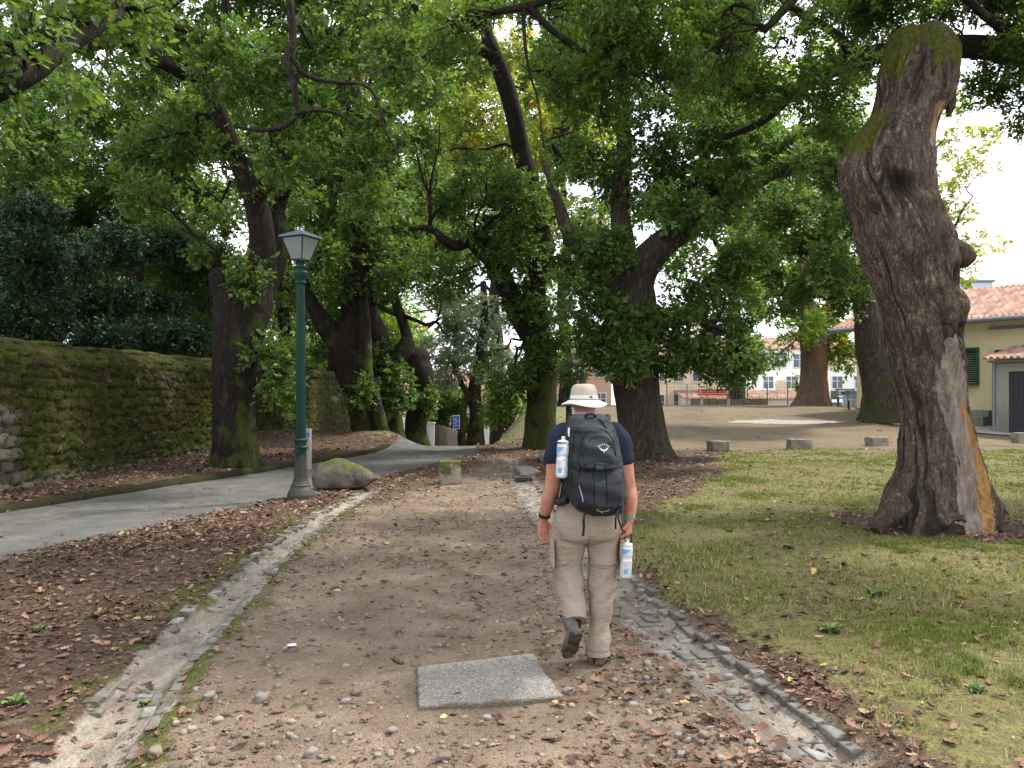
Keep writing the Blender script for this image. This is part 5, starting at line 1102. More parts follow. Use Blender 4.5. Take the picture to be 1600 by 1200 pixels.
def house(label, cx, Y, w, zb, zt, mat, floors, cols, roof=1.2, depth=8, name='house', rz=0, kind='hip', win=(.9, 1.3), skip=(), balc=False, first=1.2):
    x = (cx - 800) / F * Y; root = empty(name, (x, Y, zb), label, 'house'); h = zt - zb; root.rotation_euler = (0, 0, rz)
    def pt(nm, m, mt, par=root, **k): return m.build(nm, mt, par, world=False, **k)
    m = MB(); m.box((0, depth / 2, h / 2), (w, depth, h)); pt('wall', m, mat)
    fh = h / floors
    for f in range(floors):
        for c in range(cols):
            if (f, c) in skip: continue
            X = -w / 2 + (c + .5) * w / cols; Z = f * fh + fh * .5
            m = MB(); m.box((X, -.005, Z), (win[0], .05, win[1])); wd_ = pt('window', m, M_GLASS)
            m = MB(); b = .09
            m.box((X - win[0] / 2 - b / 2, -.02, Z), (b, .12, win[1] + 2 * b)); m.box((X + win[0] / 2 + b / 2, -.02, Z), (b, .12, win[1] + 2 * b)); m.box((X, -.02, Z + win[1] / 2 + b / 2), (win[0], .12, b)); m.box((X, -.03, Z - win[1] / 2 - b / 2), (win[0], .16, b))
            m.box((X, -.045, Z), (.06, .05, win[1] - .004)); m.box((X, -.046, Z + .15), (win[0] - .004, .04, .05)); pt('frame', m, M_WOODF, wd_)
    if roof:
        V, Fc, t = tile_roof_mesh((-w / 2 - .4, -.5, h + .01), (1, 0, 0), np.array([0, depth / 2 + .5, roof]) / math.hypot(depth / 2 + .5, roof), w + .8, math.hypot(depth / 2 + .5, roof), pitch=.3, rows=.5)
        o = mk('roof', V, Fc, M_TILE, root, attrs={'tint': t}, smooth=False)
        m = MB(); m.add([(-w / 2 - .4, depth / 2, h + roof), (w / 2 + .4, depth / 2, h + roof), (w / 2 + .4, depth + .5, h), (-w / 2 - .4, depth + .5, h)], [(0, 1, 2, 3)]); m.add([(-w / 2, 0, h), (-w / 2, depth, h), (-w / 2, depth / 2, h + roof - .1)], [(0, 1, 2)]); m.add([(w / 2, 0, h), (w / 2, depth, h), (w / 2, depth / 2, h + roof - .1)], [(0, 2, 1)]); pt('gable', m, mat)
        m = MB(); m.box((w * .28, depth * .4, h + roof + .3), (.8, .8, 1.4)); pt('chimney', m, M_CREAM)
    return root
house('white apartment block with rows of glazed windows seen left of the orange-barked tree', 1205, 92, 13, -4, 6.6, M_WHITE, 4, 6, 1.6, win=(1.3, 1.5))
house('long white house with a balcony row, partly hidden behind the plane tree trunk', 1290, 80, 14, -4, 3.9, M_WHITE, 3, 6, 0.0, win=(1.0, 1.2), name='house')
house('low white terrace with shop windows at the foot of the apartment block', 1180, 70, 12, -4, 1.0, M_WHITE, 2, 6, .7, win=(1.3, 1.0))
house('cream house with tall blue windows just right of the massive oak trunk', 1060, 74, 9, -4, 5.0, M_CREAM, 3, 5, 2.2, win=(.9, 1.7))
house('pink house with a tiled roof between the two big oaks', 905, 66, 5.4, -3, 4.8, M_PINK, 3, 3, 1.2, win=(.8, 1.2))
house('white house with a broad terracotta roof in the dip beyond the lane', 735, 74, 17, -7, .3, M_WHITE, 2, 7, 3.4, win=(1, 1.2))
house('distant white gabled house with a tiled roof on the left of the dip', 640, 90, 14, -7, 1.0, M_WHITE, 2, 5, 2.4)
house('far pale house with a red roof at the end of the square', 1395, 88, 12, -4, 5.4, M_CREAM, 3, 6, 1.6)
def roof_hut():
    r = empty('rooftop_hut', (*P(1518, 0, 90)[:2], -4), 'small blue-grey rooftop block far behind the yellow house', 'building')
    m = MB(); x, y, _ = P(1518, 0, 90); m.box((x, y, 5), (3.2, 3, 18), bev=.1); m.build('block', simple('pale_blue_wall', (.42, .5, .6), .8), r)
    m = MB(); m.box((x, y, 14.15), (3.5, 3.3, .35), bev=.05); m.build('cap', M_GREY, r)
roof_hut()

# ================================================================= SMALL BUILT THINGS
gz = lambda x, y: float(zfine(np.array([x]), np.array([y]))[0])
def lamp_post(px, py, Y, label, s=1.0, simplebase=False):
    x = (px - 800) / F * Y; z = gz(x, Y) if not simplebase else gz(x, Y)
    root = empty('street_lamp', (x, Y, z), label, 'street lamp')
    paint = NM('lamp_green', .55, .2); pz = paint.rmp(paint.math('SUBTRACT', paint.sep(), z), .2, 1.0)
    c = paint.mix(paint.rmp(paint.math('ADD', pz, paint.rmp(paint.noise(9, 5), .3, .7, -.35, .35)), .4, .7), (.06, .055, .042), (.005, .030, .021))
    paint.col(paint.mix(paint.rmp(paint.noise(25, 4), .4, .75, 0, .35), c, (.02, .032, .028))); paint.bump(paint.noise(50, 3), .003); gm_ = paint.m
    H = 4.05 * s; n = 72
    prof = [(0, 0), (.205, 0), (.205, .05), (.20, .07), (.175, .13), (.15, .17), (.145, .18), (.15, .20), (.135, .22), (.118, .26), (.112, .30)]
    m = MB(); m.lathe([(a * s, b * s) for a, b in prof] + [(.11 * s, .3 * s), (0, .3 * s)], (x, Y, z), 40); m.build('base', gm_, root, smooth=False)
    fl = [(.104, .30, .10), (.094, .50, .10), (.086, .76, .10)]
    m = MB(); m.lathe([(a * s, b * s, c_) for a, b, c_ in fl], (x, Y, z), n, flute=18)
    m.lathe([(.09 * s, .755 * s), (.108 * s, .765 * s), (.112 * s, .785 * s), (.09 * s, .80 * s), (.09 * s, .86 * s), (.106 * s, .875 * s), (.106 * s, .90 * s), (.085 * s, .915 * s)], (x, Y, z), 36)
    m.lathe([(.078 * s, .91 * s, .09), (.071 * s, 2.0 * s, .09), (.062 * s, 3.30 * s, .09)], (x, Y, z), n, flute=18)
    m.build('pole', gm_, root, smooth=False)
    m = MB(); m.lathe([(.066, 3.29), (.085, 3.30), (.085, 3.325), (.072, 3.335), (.085, 3.37), (.105, 3.43), (.11, 3.46), (.10, 3.48), (.10, 3.52), (.118, 3.53), (.118, 3.55), (.06, 3.57), (.05, 3.60), (.07, 3.63), (.075, 3.65), (0, 3.65)], (x, Y, z), 32); m.build('collar', gm_, root)
    # lantern: four tapered panes, ribs and hipped cap
    lan = MB(); b0, b1, z0, z1 = .105, .20, z + 3.655 * s, z + 3.99 * s
    a0 = .35
    def cor(r, zz): return [np.array([x + r * math.cos(a0 + k * math.pi / 2) * 1.414, Y + r * math.sin(a0 + k * math.pi / 2) * 1.414, zz]) for k in range(4)]
    lo, hi = cor(b0, z0), cor(b1, z1)
    for k in range(4): lan.tube([lo[k], hi[k]], .010, 6); lan.tube([lo[k], lo[(k + 1) % 4]], .010, 6); lan.tube([hi[k], hi[(k + 1) % 4]], .012, 6)
    lr = lan.build('lantern_frame', gm_, root)
    gl = MB(); li, hi_ = cor(b0 - .006, z0 + .005), cor(b1 - .006, z1 - .005)
    gl.add(li + hi_, [(k, (k + 1) % 4, 4 + (k + 1) % 4, 4 + k) for k in range(4)]); gq = NM('frosted_glass', .35, .4); gq.col(gq.mix(gq.noise(3, 3), (.25, .27, .26), (.4, .41, .39))); tr = gq.N.new('ShaderNodeBsdfTranslucent'); tr.inputs[0].default_value = (.5, .52, .5, 1); ms = gq.N.new('ShaderNodeMixShader'); ms.inputs[0].default_value = .5
    gq.L.new(gq.b.outputs[0], ms.inputs[1]); gq.L.new(tr.outputs[0], ms.inputs[2]); gq.L.new(ms.outputs[0], gq.N['Material Output'].inputs[0]); gl.build('glass', gq.m, root)
    cp = MB(); e = cor(b1 + .035, z1 + .005); e2 = cor(b1 + .03, z1 + .03); e3 = cor(.05, z1 + .115); cp.loft([np.array(e), np.array(e2), np.array(e3)], True); cp.lathe([(.05, .11), (.03, .13), (.018, .15), (.02, .165), (0, .18)], (x, Y, z1), 12); cp.build('lantern_cap', simple('cap_metal', (.06, .085, .10), .4, .2, 8, .002, .5, .3), root)
lamp_post(470, 780, 12.1, 'tall fluted green street lamp with a square lantern, standing beside the mossy boulder')
lamp_post(889, 655, 27, 'distant dark green lamp post rising just behind the hat of the walker', 1.15)

def boulder():
    TV, TF = rock_tmpl(5, 22, .18, .85); V = TV.copy(); V[:, 0] *= 1 - .0 * V[:, 1]
    x = V[:, 0]; V[:, 2] *= np.interp(x, [-1, -.7, -.2, .3, .7, 1], [1.05, 1.1, 1.0, .85, .6, .35]); V[:, 1] *= np.interp(x, [-1, 0, 1], [.95, 1, .55])
    crk = np.exp(-((x - .38 + .06 * V[:, 2]) / .035) ** 2) * (V[:, 2] > -.1); V[:, 2] -= .16 * crk
    V = V * np.array([.57, .36, .31]); V *= (1 + .14 * (fbm(V, 4, 4, 3) - .5))[:, None]
    a = -.12; c_, s_ = math.cos(a), math.sin(a); V = V @ np.array([[c_, s_, 0], [-s_, c_, 0], [0, 0, 1]])
    X, Y = (537 - 800) / F * 13.3, 13.3; z = gz(X, Y); V[:, 2] = np.where(V[:, 2] < -.15, -.15 + (V[:, 2] + .15) * .4, V[:, 2])
    q = NM('boulder_rock', .85, .25); f = q.noise(4, 6, rough=.65); c = q.mix(q.rmp(f, .35, .65), (.045, .038, .03), (.19, .165, .135))
    up = q.math('ADD', q.math('MULTIPLY', q.normz(), .5), q.math('MULTIPLY', q.noise(5, 5), .9))
    c = q.mix(q.rmp(up, .62, .95), c, q.ramp(q.noise(70, 4), [(.3, (.02, .027, .006)), (.55, (.06, .072, .013)), (.78, (.12, .125, .03))])); q.col(c); q.bump(q.math('ADD', f, q.math('MULTIPLY', q.noise(60, 4), .4)), .02)
    o = mk('boulder', V, TF, q.m); o.location = (X, Y, z + .19); tag(o, 'long rounded boulder with a mossy top and a crack, right of the tall lamp post', 'boulder')
boulder()
def block(px0, px1, py0, py1, Y, label, rz=.0, moss=.6, dep=None, base=None, nm='granite_block', cat='stone block', taper=0, warm=False):
    w = (px1 - px0) / F * Y; h = (py1 - py0) / F * Y; dep = dep or w * .9; X = ((px0 + px1) / 2 - 800) / F * Y
    TV, TF = rock_tmpl(int(px0), 12, .05, .10); V = TV * np.array([w / 2, dep / 2, h / 2]); V += (fbm(V, 9, 4, int(px0))[:, None] - .5) * .035 * np.sign(V); V[:, 0] *= 1 + taper * (V[:, 2] / h); 
    o = mk(nm, V, TF, stone_mat('block_stone', (.13, .10, .075), (.38, .32, .26) if warm else (.33, .30, .26), moss, 5, .015)); o.location = (X, Y + dep / 2, gz(X, Y) + h / 2 - .02); o.rotation_euler = (0, 0, rz); tag(o, label, cat)
block(684, 719, 718, 757, 14.0, 'squat stone block with mossy upper corners standing on the middle of the path', .12, .95, .34, warm=True)
block(1110, 1139, 688, 705, 21.8, 'small granite block at the lawn edge nearest the massive oak', .2, .1, .4)
block(1235, 1271, 681, 698, 22.3, 'wide pale granite block in the middle of the row of three at the lawn edge', -.1, .1, .45)
block(1360, 1389, 675, 690, 23.6, 'granite block on the lawn edge next to the dead trunk', .15, .1, .4)
block(1591, 1625, 660, 677, 24.5, 'granite block at the right edge of the view before the yellow house', .05, .1, .4)
def marker():
    Y = 16.9; x = (480 - 800) / F * Y; z = gz(x, Y); r = empty('marker_post', (x, Y, z), 'thin pale concrete marker post with blue stickers, directly behind the tall lamp post', 'post')
    m = MB(); m.box((x + .02, Y, z + .43), (.13, .13, .88), bev=.012); m.build('post', plaster('pale_concrete', (.50, .48, .42), (.2, .18, .13), .5), r)
    m = MB(); m.box((x + .02, Y - .068, z + .74), (.09, .008, .10)); m.build('sticker', simple('blue_sticker', (.10, .16, .42), .5), r)
    m = MB(); m.box((x + .02, Y - .068, z + .42), (.05, .006, .02)); m.build('sticker', M_DARK, r)
marker()
def gate():
    Y = 36; x = (673 - 800) / F * Y; z = gz(x, Y); zt = CH - (662 - HOR) / F * Y
    r = empty('gate_pillar', (x, Y, z - .2), 'white rendered gate pillar beside a dark gate at the bottom of the left bank', 'pillar'); m = MB(); m.box((x, Y, (z + zt) / 2 - .1), (.34, .34, zt - z + .2), bev=.02); m.build('shaft', M_WHITE, r); m = MB(); m.box((x, Y, zt + .03), (.42, .42, .08), bev=.01); m.build('cap', M_WHITE, r)
    r = empty('gate', (x - .5, Y, z), 'dark metal gate leaf left of the white pillar', 'gate'); m = MB(); m.box((x - .45, Y, (z + zt) / 2), (.5, .04, zt - z - .1)); 
    for k in range(5): m.box((x - .65 + k * .1, Y - .03, (z + zt) / 2), (.02, .02, zt - z - .1))
    m.build('panel', M_DARK, r)
    r = empty('garden_wall', (x + 1.5, Y + 3, z), 'low brown stone wall running right of the white gate pillar', 'wall'); m = MB(); pts = [(678, 40), (700, 43), (722, 47)]
    for k in range(24):
        t = k / 23; px = 682 + 44 * t; yy = 37 + 9 * t; xx = (px - 800) / F * yy; zz = CH - (664 + 14 * t - HOR) / F * yy; m.box((xx, yy, zz - .9), (.34, .42, 1.8 + .04 * math.sin(k * 5)), bev=.03)
    m.build('masonry', stone_mat('brown_rubble', (.06, .048, .035), (.16, .13, .095), .5, 5), r)
gate()
def sign():
    Y = 34; x = (713 - 800) / F * Y; zt = CH - (651 - HOR) / F * Y; zb = CH - (668 - HOR) / F * Y; z = gz(x, Y)
    r = empty('road_sign', (x, Y, z), 'small blue rectangular sign on a thin pole left of the hollow mossy tree', 'sign')
    m = MB(); m.tube([(x, Y, z - .1), (x, Y, zt)], .025, 8); m.build('pole', M_GREY, r)
    m = MB(); m.box((x, Y - .04, (zt + zb) / 2), (.30, .02, zt - zb + .12), bev=.004); p_ = m.build('plate', M_WOODF, r)
    m = MB(); m.box((x, Y - .054, (zt + zb) / 2), (.25, .008, zt - zb + .06)); m.build('blue_field', simple('sign_blue', (.03, .10, .42), .4), p_)
    m = MB()
    for k, (w_, o_) in enumerate(((.12, -.02), (.15, 0), (.09, -.03), (.13, 0))): m.box((x + o_, Y - .060, zt - .10 - k * .095), (w_, .006, .035))
    m.build('symbols', M_WOODF, p_)
sign()
def barrier():
    Y = 46; x = (680 - 800) / F * Y; r = empty('parked_van', (x, Y, -2.4), 'white roof of a vehicle standing low beyond the crest of the lane', 'van'); zt = CH - (694 - HOR) / F * Y
    m = MB(); m.box((x + .25, Y + 1, zt - .9), (1.8, 4, 1.5), bev=.18); m.box((x + .25, Y + 1.2, zt - .2), (1.6, 3, .5), bev=.15); m.build('body', simple('white_paint', (.7, .7, .7), .3), r)
    for s in (-1, 1):
        for e in (-1, 1):
            m = MB(); cx, cy, cz = x + .25 + s * .85, Y + 1 + e * 1.25, zt - 1.6; m.tube([(cx - .1, cy, cz), (cx + .1, cy, cz)], .33, 20); m.build('wheel', M_DARK, r)
    m = MB(); m.box((x + .25, Y - .33, zt - .25), (1.4, .06, .35), bev=.02); m.build('window', M_GLASS, r)
barrier()
def slab():
    c = np.array([[-.567, 4.66], [.128, 4.89], [.272, 4.2], [-.478, 4.06]]); r_ = np.random.default_rng(2); ed = []
    for k in range(4):
        a, b = c[k], c[(k + 1) % 4]
        for t in np.linspace(0, 1, 26)[:-1]: ed.append(a * (1 - t) + b * t + r_.normal(0, .003, 2) + (fbm(np.array([[k, t * 7, 0]]), 1, 3, 9)[0] - .5) * .03)
    ed = np.array(ed); cc = ed.mean(0); rings = []; z = .026
    for s, dz in ((1.0, -.06), (1.0, z - .008), (.985, z), (.93, z + .001), (.8, z + .002), (.6, z), (.4, z + .001), (.2, z), (.03, z)): rings.append(np.concatenate([cc + (ed - cc) * s, np.full((len(ed), 1), dz)], 1))
    m = MB(); m.loft(rings); q = NM('worn_concrete', .9, .2); sp = q.sep(q.voro(95, out='Color'), 0); f = q.noise(3, 5)
    c_ = q.mix(q.rmp(sp, .2, 1), (.20, .185, .16), (.40, .375, .335)); c_ = q.mix(q.rmp(f, .4, .7, 0, .6), c_, (.19, .17, .14)); c_ = q.mix(q.rmp(q.noise(160, 3), .6, .75, 0, .8), c_, (.08, .07, .06)); dg_ = q.math('ADD', q.attr('rim'), q.rmp(q.noise(7, 5, rough=.7), .3, .7, -.5, .35)); c_ = q.mix(q.rmp(dg_, .45, .8, 0, .8), c_, (.15, .115, .08)); q.col(c_); q.bump(q.math('ADD', q.noise(110, 3), q.rmp(q.voro(95), 0, .5)), .008)
    rim = np.repeat([1, .9, .75, .45, .1, 0, 0, 0, 0], len(ed)); tag(m.build('concrete_slab', q.m, attrs={'rim': rim}), 'weathered square concrete cover slab lying flush in the dirt path', 'slab')
slab()
def kerb_slabs():
    def s(c, label, h, rz, sz):
        x, y = c; z = gz(x, y); TV, TF = rock_tmpl(int(abs(x) * 90), 8, .05, .12); V = TV * np.array([sz[0] / 2, sz[1] / 2, h / 2]); o = mk('granite_kerb', V, TF, stone_mat('kerb_granite', (.10, .095, .085), (.27, .255, .235), 0)); o.location = (x, y, z + h * .25); o.rotation_euler = (0, 0, rz); tag(o, label, 'kerb stone')
    a = G(820, 735); s((a[0] + .04, a[1]), 'flat granite slab lying at the drain grate left of the walker', .14, .12, (.42, 1.3))
    a = G(853, 722); s((a[0] + .12, a[1]), 'dark granite kerb stone beside the shoulder of the walker', .22, .1, (.42, 1.2))
    a = G(818, 744); x, y = a[0] + .05, a[1] - .2; z = gz(x, y) + .03; m = MB(); m.box((x, y, z - .012), (.50, .34, .012)); 
    for k in range(9): m.box((x - .21 + k * .052, y, z + .006), (.018, .32, .022))
    m.box((x, y - .165, z + .006), (.50, .02, .024)); m.box((x, y + .165, z + .006), (.50, .02, .024))
    tag(m.build('drain_grate', simple('iron', (.05, .045, .04), .6, .3, 20, .003, .4, .6)), 'small rusty iron drain grate sunk in the drain left of the walker', 'grate')
kerb_slabs()
def litter_bits():
    x, y, _ = G(456, 1011); z = gz(x, y); m = MB(); r = MB(); r.box((0, 0, 0), (.055, .038, .001)); V = np.concatenate(r.V); V[:, 2] += .006 * np.abs(V[:, 0] / .027)
    root = empty('paper_scrap', (x, y, z + .008), 'small white paper scrap with dark print lying on the dirt path', 'litter'); root.rotation_euler = (.1, .05, .5); o = mk('sheet', V, r.F, M_WOODF, root, smooth=False)
    b = MB()
    for k in range(5): b.box((-.018 + k * .009, .006, .002), (.005, .008, .001)); b.box((-.012 + k * .007, -.008, .0022), (.004, .006, .001))
    o = mk('print', np.concatenate(b.V), b.F, simple('dark_red_print', (.12, .02, .03), .6), root, smooth=False)
    TV, TF = LOB
    for (px, py, s, lab, col) in ((1190, 808, .15, 'bright yellow-green leaf clump on the lawn just below the path edge', (.55, .55, .05)), (1520, 945, .16, 'curled bright yellow leaf lying on the lawn under the dead trunk', (.65, .42, .06)), (1515, 950, .12, 'smaller folded ochre leaf touching the bright yellow leaf on the lawn', (.5, .33, .12)), (685, 1130, .06, 'pale green oak leaf on the path below the concrete slab', (.33, .42, .16)), (1503, 1070, .1, 'pinkish dry leaf on the lawn at the lower right', (.45, .22, .18)), (600, 852, .06, 'yellow leaf alone on the middle of the dirt path', (.45, .42, .08))):
        g = G(px, py); V = TV.copy() * s; V[:, 2] = s * (.9 * (TV[:, 0] - .5) ** 2 + .8 * np.abs(TV[:, 1])); o = mk('fallen_leaf', V, TF, simple('leaf_colour', col, .6, .25, 30), smooth=False); o.location = (g[0], g[1], gz(g[0], g[1]) + .02); o.rotation_euler = (.35, .2, px % 6); tag(o, lab, 'leaf')
litter_bits()
# --- things at the far edge of the square
def fence():
    Y = 47; r = empty('wire_fence', (*P(1130, 0, Y)[:2], .9), 'thin grey wire mesh fence along the far rim of the square', 'fence'); zb = .75; 
    xs = np.linspace((1042 - 800) / F * Y, (1262 - 800) / F * Y, 8); zt = CH - (604 - HOR) / F * Y + .15
    for x in xs: m = MB(); m.tube([(x, Y, zb - .3), (x, Y, zt)], .035, 6); m.build('post', M_GREY, r)
    m = MB()
    for k in range(8): z = zb + (zt - zb) * k / 7; m.tube([(xs[0], Y, z), (xs[-1], Y, z)], .008, 4)
    for x in np.arange(xs[0], xs[-1], .22): m.tube([(x, Y + .01, zb), (x, Y + .01, zt)], .005, 4)
    m.build('mesh', M_GREY, r)
    r = empty('rim_wall', (*P(1130, 0, 46)[:2], .7), 'low rough stone wall under the wire fence', 'wall'); m = MB(); rr = np.random.default_rng(4)
    x0 = (1086 - 800) / F * 46.3; x1 = (1195 - 800) / F * 46.3
    for k, x in enumerate(np.arange(x0, x1, .5)): m.box((x, 46.3, .95 + rr.uniform(-.03, .03)), (.49, .4, .55), bev=.04)
    m.build('masonry', stone_mat('rim_stone', (.11, .10, .07), (.25, .23, .17), .5), r)
fence()
def bench(px, Y, w, label, matS, matF, rz=0, back=True):
    x = (px - 800) / F * Y; z = gz(x, Y); r = empty('park_bench', (x, Y, z), label, 'bench'); r.rotation_euler = (0, 0, rz)
    m = MB(); 
    for k in range(4): m.box((0, -.18 + k * .12, .45), (w, .10, .035), bev=.006)
    m.build('seat', matS, r, world=False)
    if back:
        m = MB()
        for k in range(3): m.box((0, .26 + k * .025, .58 + k * .13), (w, .03, .11), bev=.006)
        m.build('backrest', matS, r, world=False)
    for s in (-1, 1):
        m = MB(); m.box((s * w * .42, -.16, .21), (.05, .06, .43)); m.box((s * w * .42, .22, .21), (.05, .06, .43)); m.box((s * w * .42, .03, .41), (.05, .44, .04)); m.box((s * w * .42, .29, .64), (.04, .05, .5)) if back else None; m.build('leg', matF, r, world=False)
M_REDW = simple('red_slats', (.42, .10, .065), .6); M_BGW = simple('grey_blue_slats', (.22, .30, .33), .6)
bench(1117, 44.5, 1.8, 'red slatted bench on the far rim of the square before the wire fence', M_REDW, M_WOODF)
bench(1328, 40, 1.3, 'small grey bench beside the notice board on the square', M_BGW, M_DARK, .4)
bench(1349, 36.5, 1.5, 'blue-green bench tucked behind the leaning grey oak', M_BGW, M_DARK, -.3)
def board():
    Y = 40; x = (1304 - 800) / F * Y; z = gz(x, Y); zt = CH - (611 - HOR) / F * Y; r = empty('notice_board', (x, Y, z), 'small grey notice board on two thin legs right of the plane tree', 'notice board')
    m = MB(); m.box((x, Y, zt - .2), (.40, .05, .44), bev=.01); m.build('panel', simple('board_grey', (.23, .23, .20), .6), r)
    for s in (-1, 1): m = MB(); m.tube([(x + s * .16, Y + .03, z - .1), (x + s * .16, Y + .03, zt)], .02, 6); m.build('leg', M_DARK, r)
board()
def hut():
    Y = 38.5; x0 = (1330 - 800) / F * Y; x1 = (1400 - 800) / F * Y; zt = CH - (615 - HOR) / F * Y; z = .6; r = empty('container_hut', ((x0 + x1) / 2, Y, z), 'low pale blue-grey container with a green rim beside the yellow house', 'container')
    m = MB(); m.box(((x0 + x1) / 2, Y + .5, (z + zt) / 2), (x1 - x0, 1, zt - z), bev=.03); m.build('body', simple('pale_steel', (.40, .45, .48), .5), r); m = MB(); m.box(((x0 + x1) / 2, Y + .5, zt + .05), (x1 - x0 + .15, 1.15, .14), bev=.02); m.build('rim', M_DGREEN, r)
hut()
def manhole():
    Y = 31; x = (1225 - 800) / F * Y
    xs = np.linspace(-2.3, 2.3, 40); ys = np.linspace(-1.3, 1.3, 24); X, Yg = np.meshgrid(xs + x, ys + Y, indexing='ij'); e = ((X - x) / 2.3) ** 2 + ((Yg - Y) / .8) ** 2 + (fbm2(X, Yg, 2, 3, 4) - .5) * 1.1
    Fq = gridF(40, 24); k = e.ravel()[Fq].max(1) < 1; V = np.stack([X, Yg, zfine(X, Yg) + .012], -1).reshape(-1, 3); ids, inv = np.unique(Fq[k], return_inverse=True)
    tag(mk('concrete_patch', V[ids], inv.reshape(-1, 4), simple('pale_concrete_patch', (.24, .225, .20), .9, .15, 3)), kind='structure')
manhole()
# ================================================================= THE WALKER
def fuse(name, parts_, voxel, mat, root, smooth=4, disp=None, clip=None, **k):
    """closed pieces melted into one continuous surface"""
    V = []; Fc = []; n = 0
    for v, f in parts_:
        V.append(v); Fc += [tuple(int(i) + n for i in q_) for q_ in f]; n += len(v)
    me = bpy.data.meshes.new('tmp'); me.from_pydata([tuple(map(float, v)) for v in np.concatenate(V)], [], Fc); me.update()
    o = bpy.data.objects.new('tmp', me); COL.objects.link(o)
    m = o.modifiers.new('r', 'REMESH'); m.mode = 'VOXEL'; m.voxel_size = voxel; m.use_smooth_shade = True
    if smooth: s = o.modifiers.new('s', 'SMOOTH'); s.factor = .5; s.iterations = smooth
    dg = bpy.context.evaluated_depsgraph_get(); dg.update(); me2 = bpy.data.meshes.new_from_object(o.evaluated_get(dg))
    bpy.data.objects.remove(o); bpy.data.meshes.remove(me)
    co = np.empty(len(me2.vertices) * 3, np.float32); me2.vertices.foreach_get('co', co); co = co.reshape(-1, 3).astype(float)
    no = np.empty(len(me2.vertices) * 3, np.float32); me2.vertices.foreach_get('normal', no); no = no.reshape(-1, 3)
    if disp is not None: co = co + no * disp(co)[:, None]
    if clip is not None: co = clip(co)
    Fq = [tuple(p.vertices) for p in me2.polygons]; bpy.data.meshes.remove(me2)
    return part(name, co, Fq, mat, root, **k)
def cap_tube(pts, rad, n=20, sx=None, up=None):
    """tapered limb with round ends; sx = (side, front) scale"""
    w = crom(np.column_stack([np.array(pts, float), rad]), .02); p, r_ = w[:, :3], w[:, 3]
    T0 = p[0] - p[1]; T0 /= np.linalg.norm(T0); T1 = p[-1] - p[-2]; T1 /= np.linalg.norm(T1)
    a = [p[0] + T0 * r_[0] * s for s in (.95, .7, .38)]; b = [p[-1] + T1 * r_[-1] * s for s in (.38, .7, .95)]
    p = np.vstack([a, p, b]); r_ = np.concatenate([r_[0] * np.array([.3, .7, .92]), r_, r_[-1] * np.array([.92, .7, .3])])
    rings = tube_rings(p, r_, n, up); m = MB(); 
    if sx is not None: rings = [c + (q_ - c) * np.array([sx[0], sx[1], 1]) for q_, c in zip(rings, p)]
    m.loft(rings); return np.concatenate(m.V), m.F
def ell_loft(rows, n=32, pw=2.3):
    t = np.arange(n) / n * 2 * np.pi; c, s = np.cos(t), np.sin(t); f = lambda a: np.sign(a) * np.abs(a) ** (2 / pw)
    rr = crom(np.array(rows, float), .02); m = MB(); m.loft([np.stack([q_[0] + q_[3] * f(c), q_[1] + q_[4] * f(s), np.full(n, q_[2])], 1) for q_ in rr]); return np.concatenate(m.V), m.F
def ellipsoid(c, r_, n=20):
    th = np.linspace(.08, np.pi - .08, n); t = np.arange(24) / 24 * 2 * np.pi; m = MB()
    m.loft([np.stack([c[0] + r_[0] * np.sin(a) * np.cos(t), c[1] + r_[1] * np.sin(a) * np.sin(t), np.full(24, c[2] - r_[2] * np.cos(a))], 1) for a in th]); return np.concatenate(m.V), m.F
def nrm(v): v = np.asarray(v, float); return v / np.linalg.norm(v)
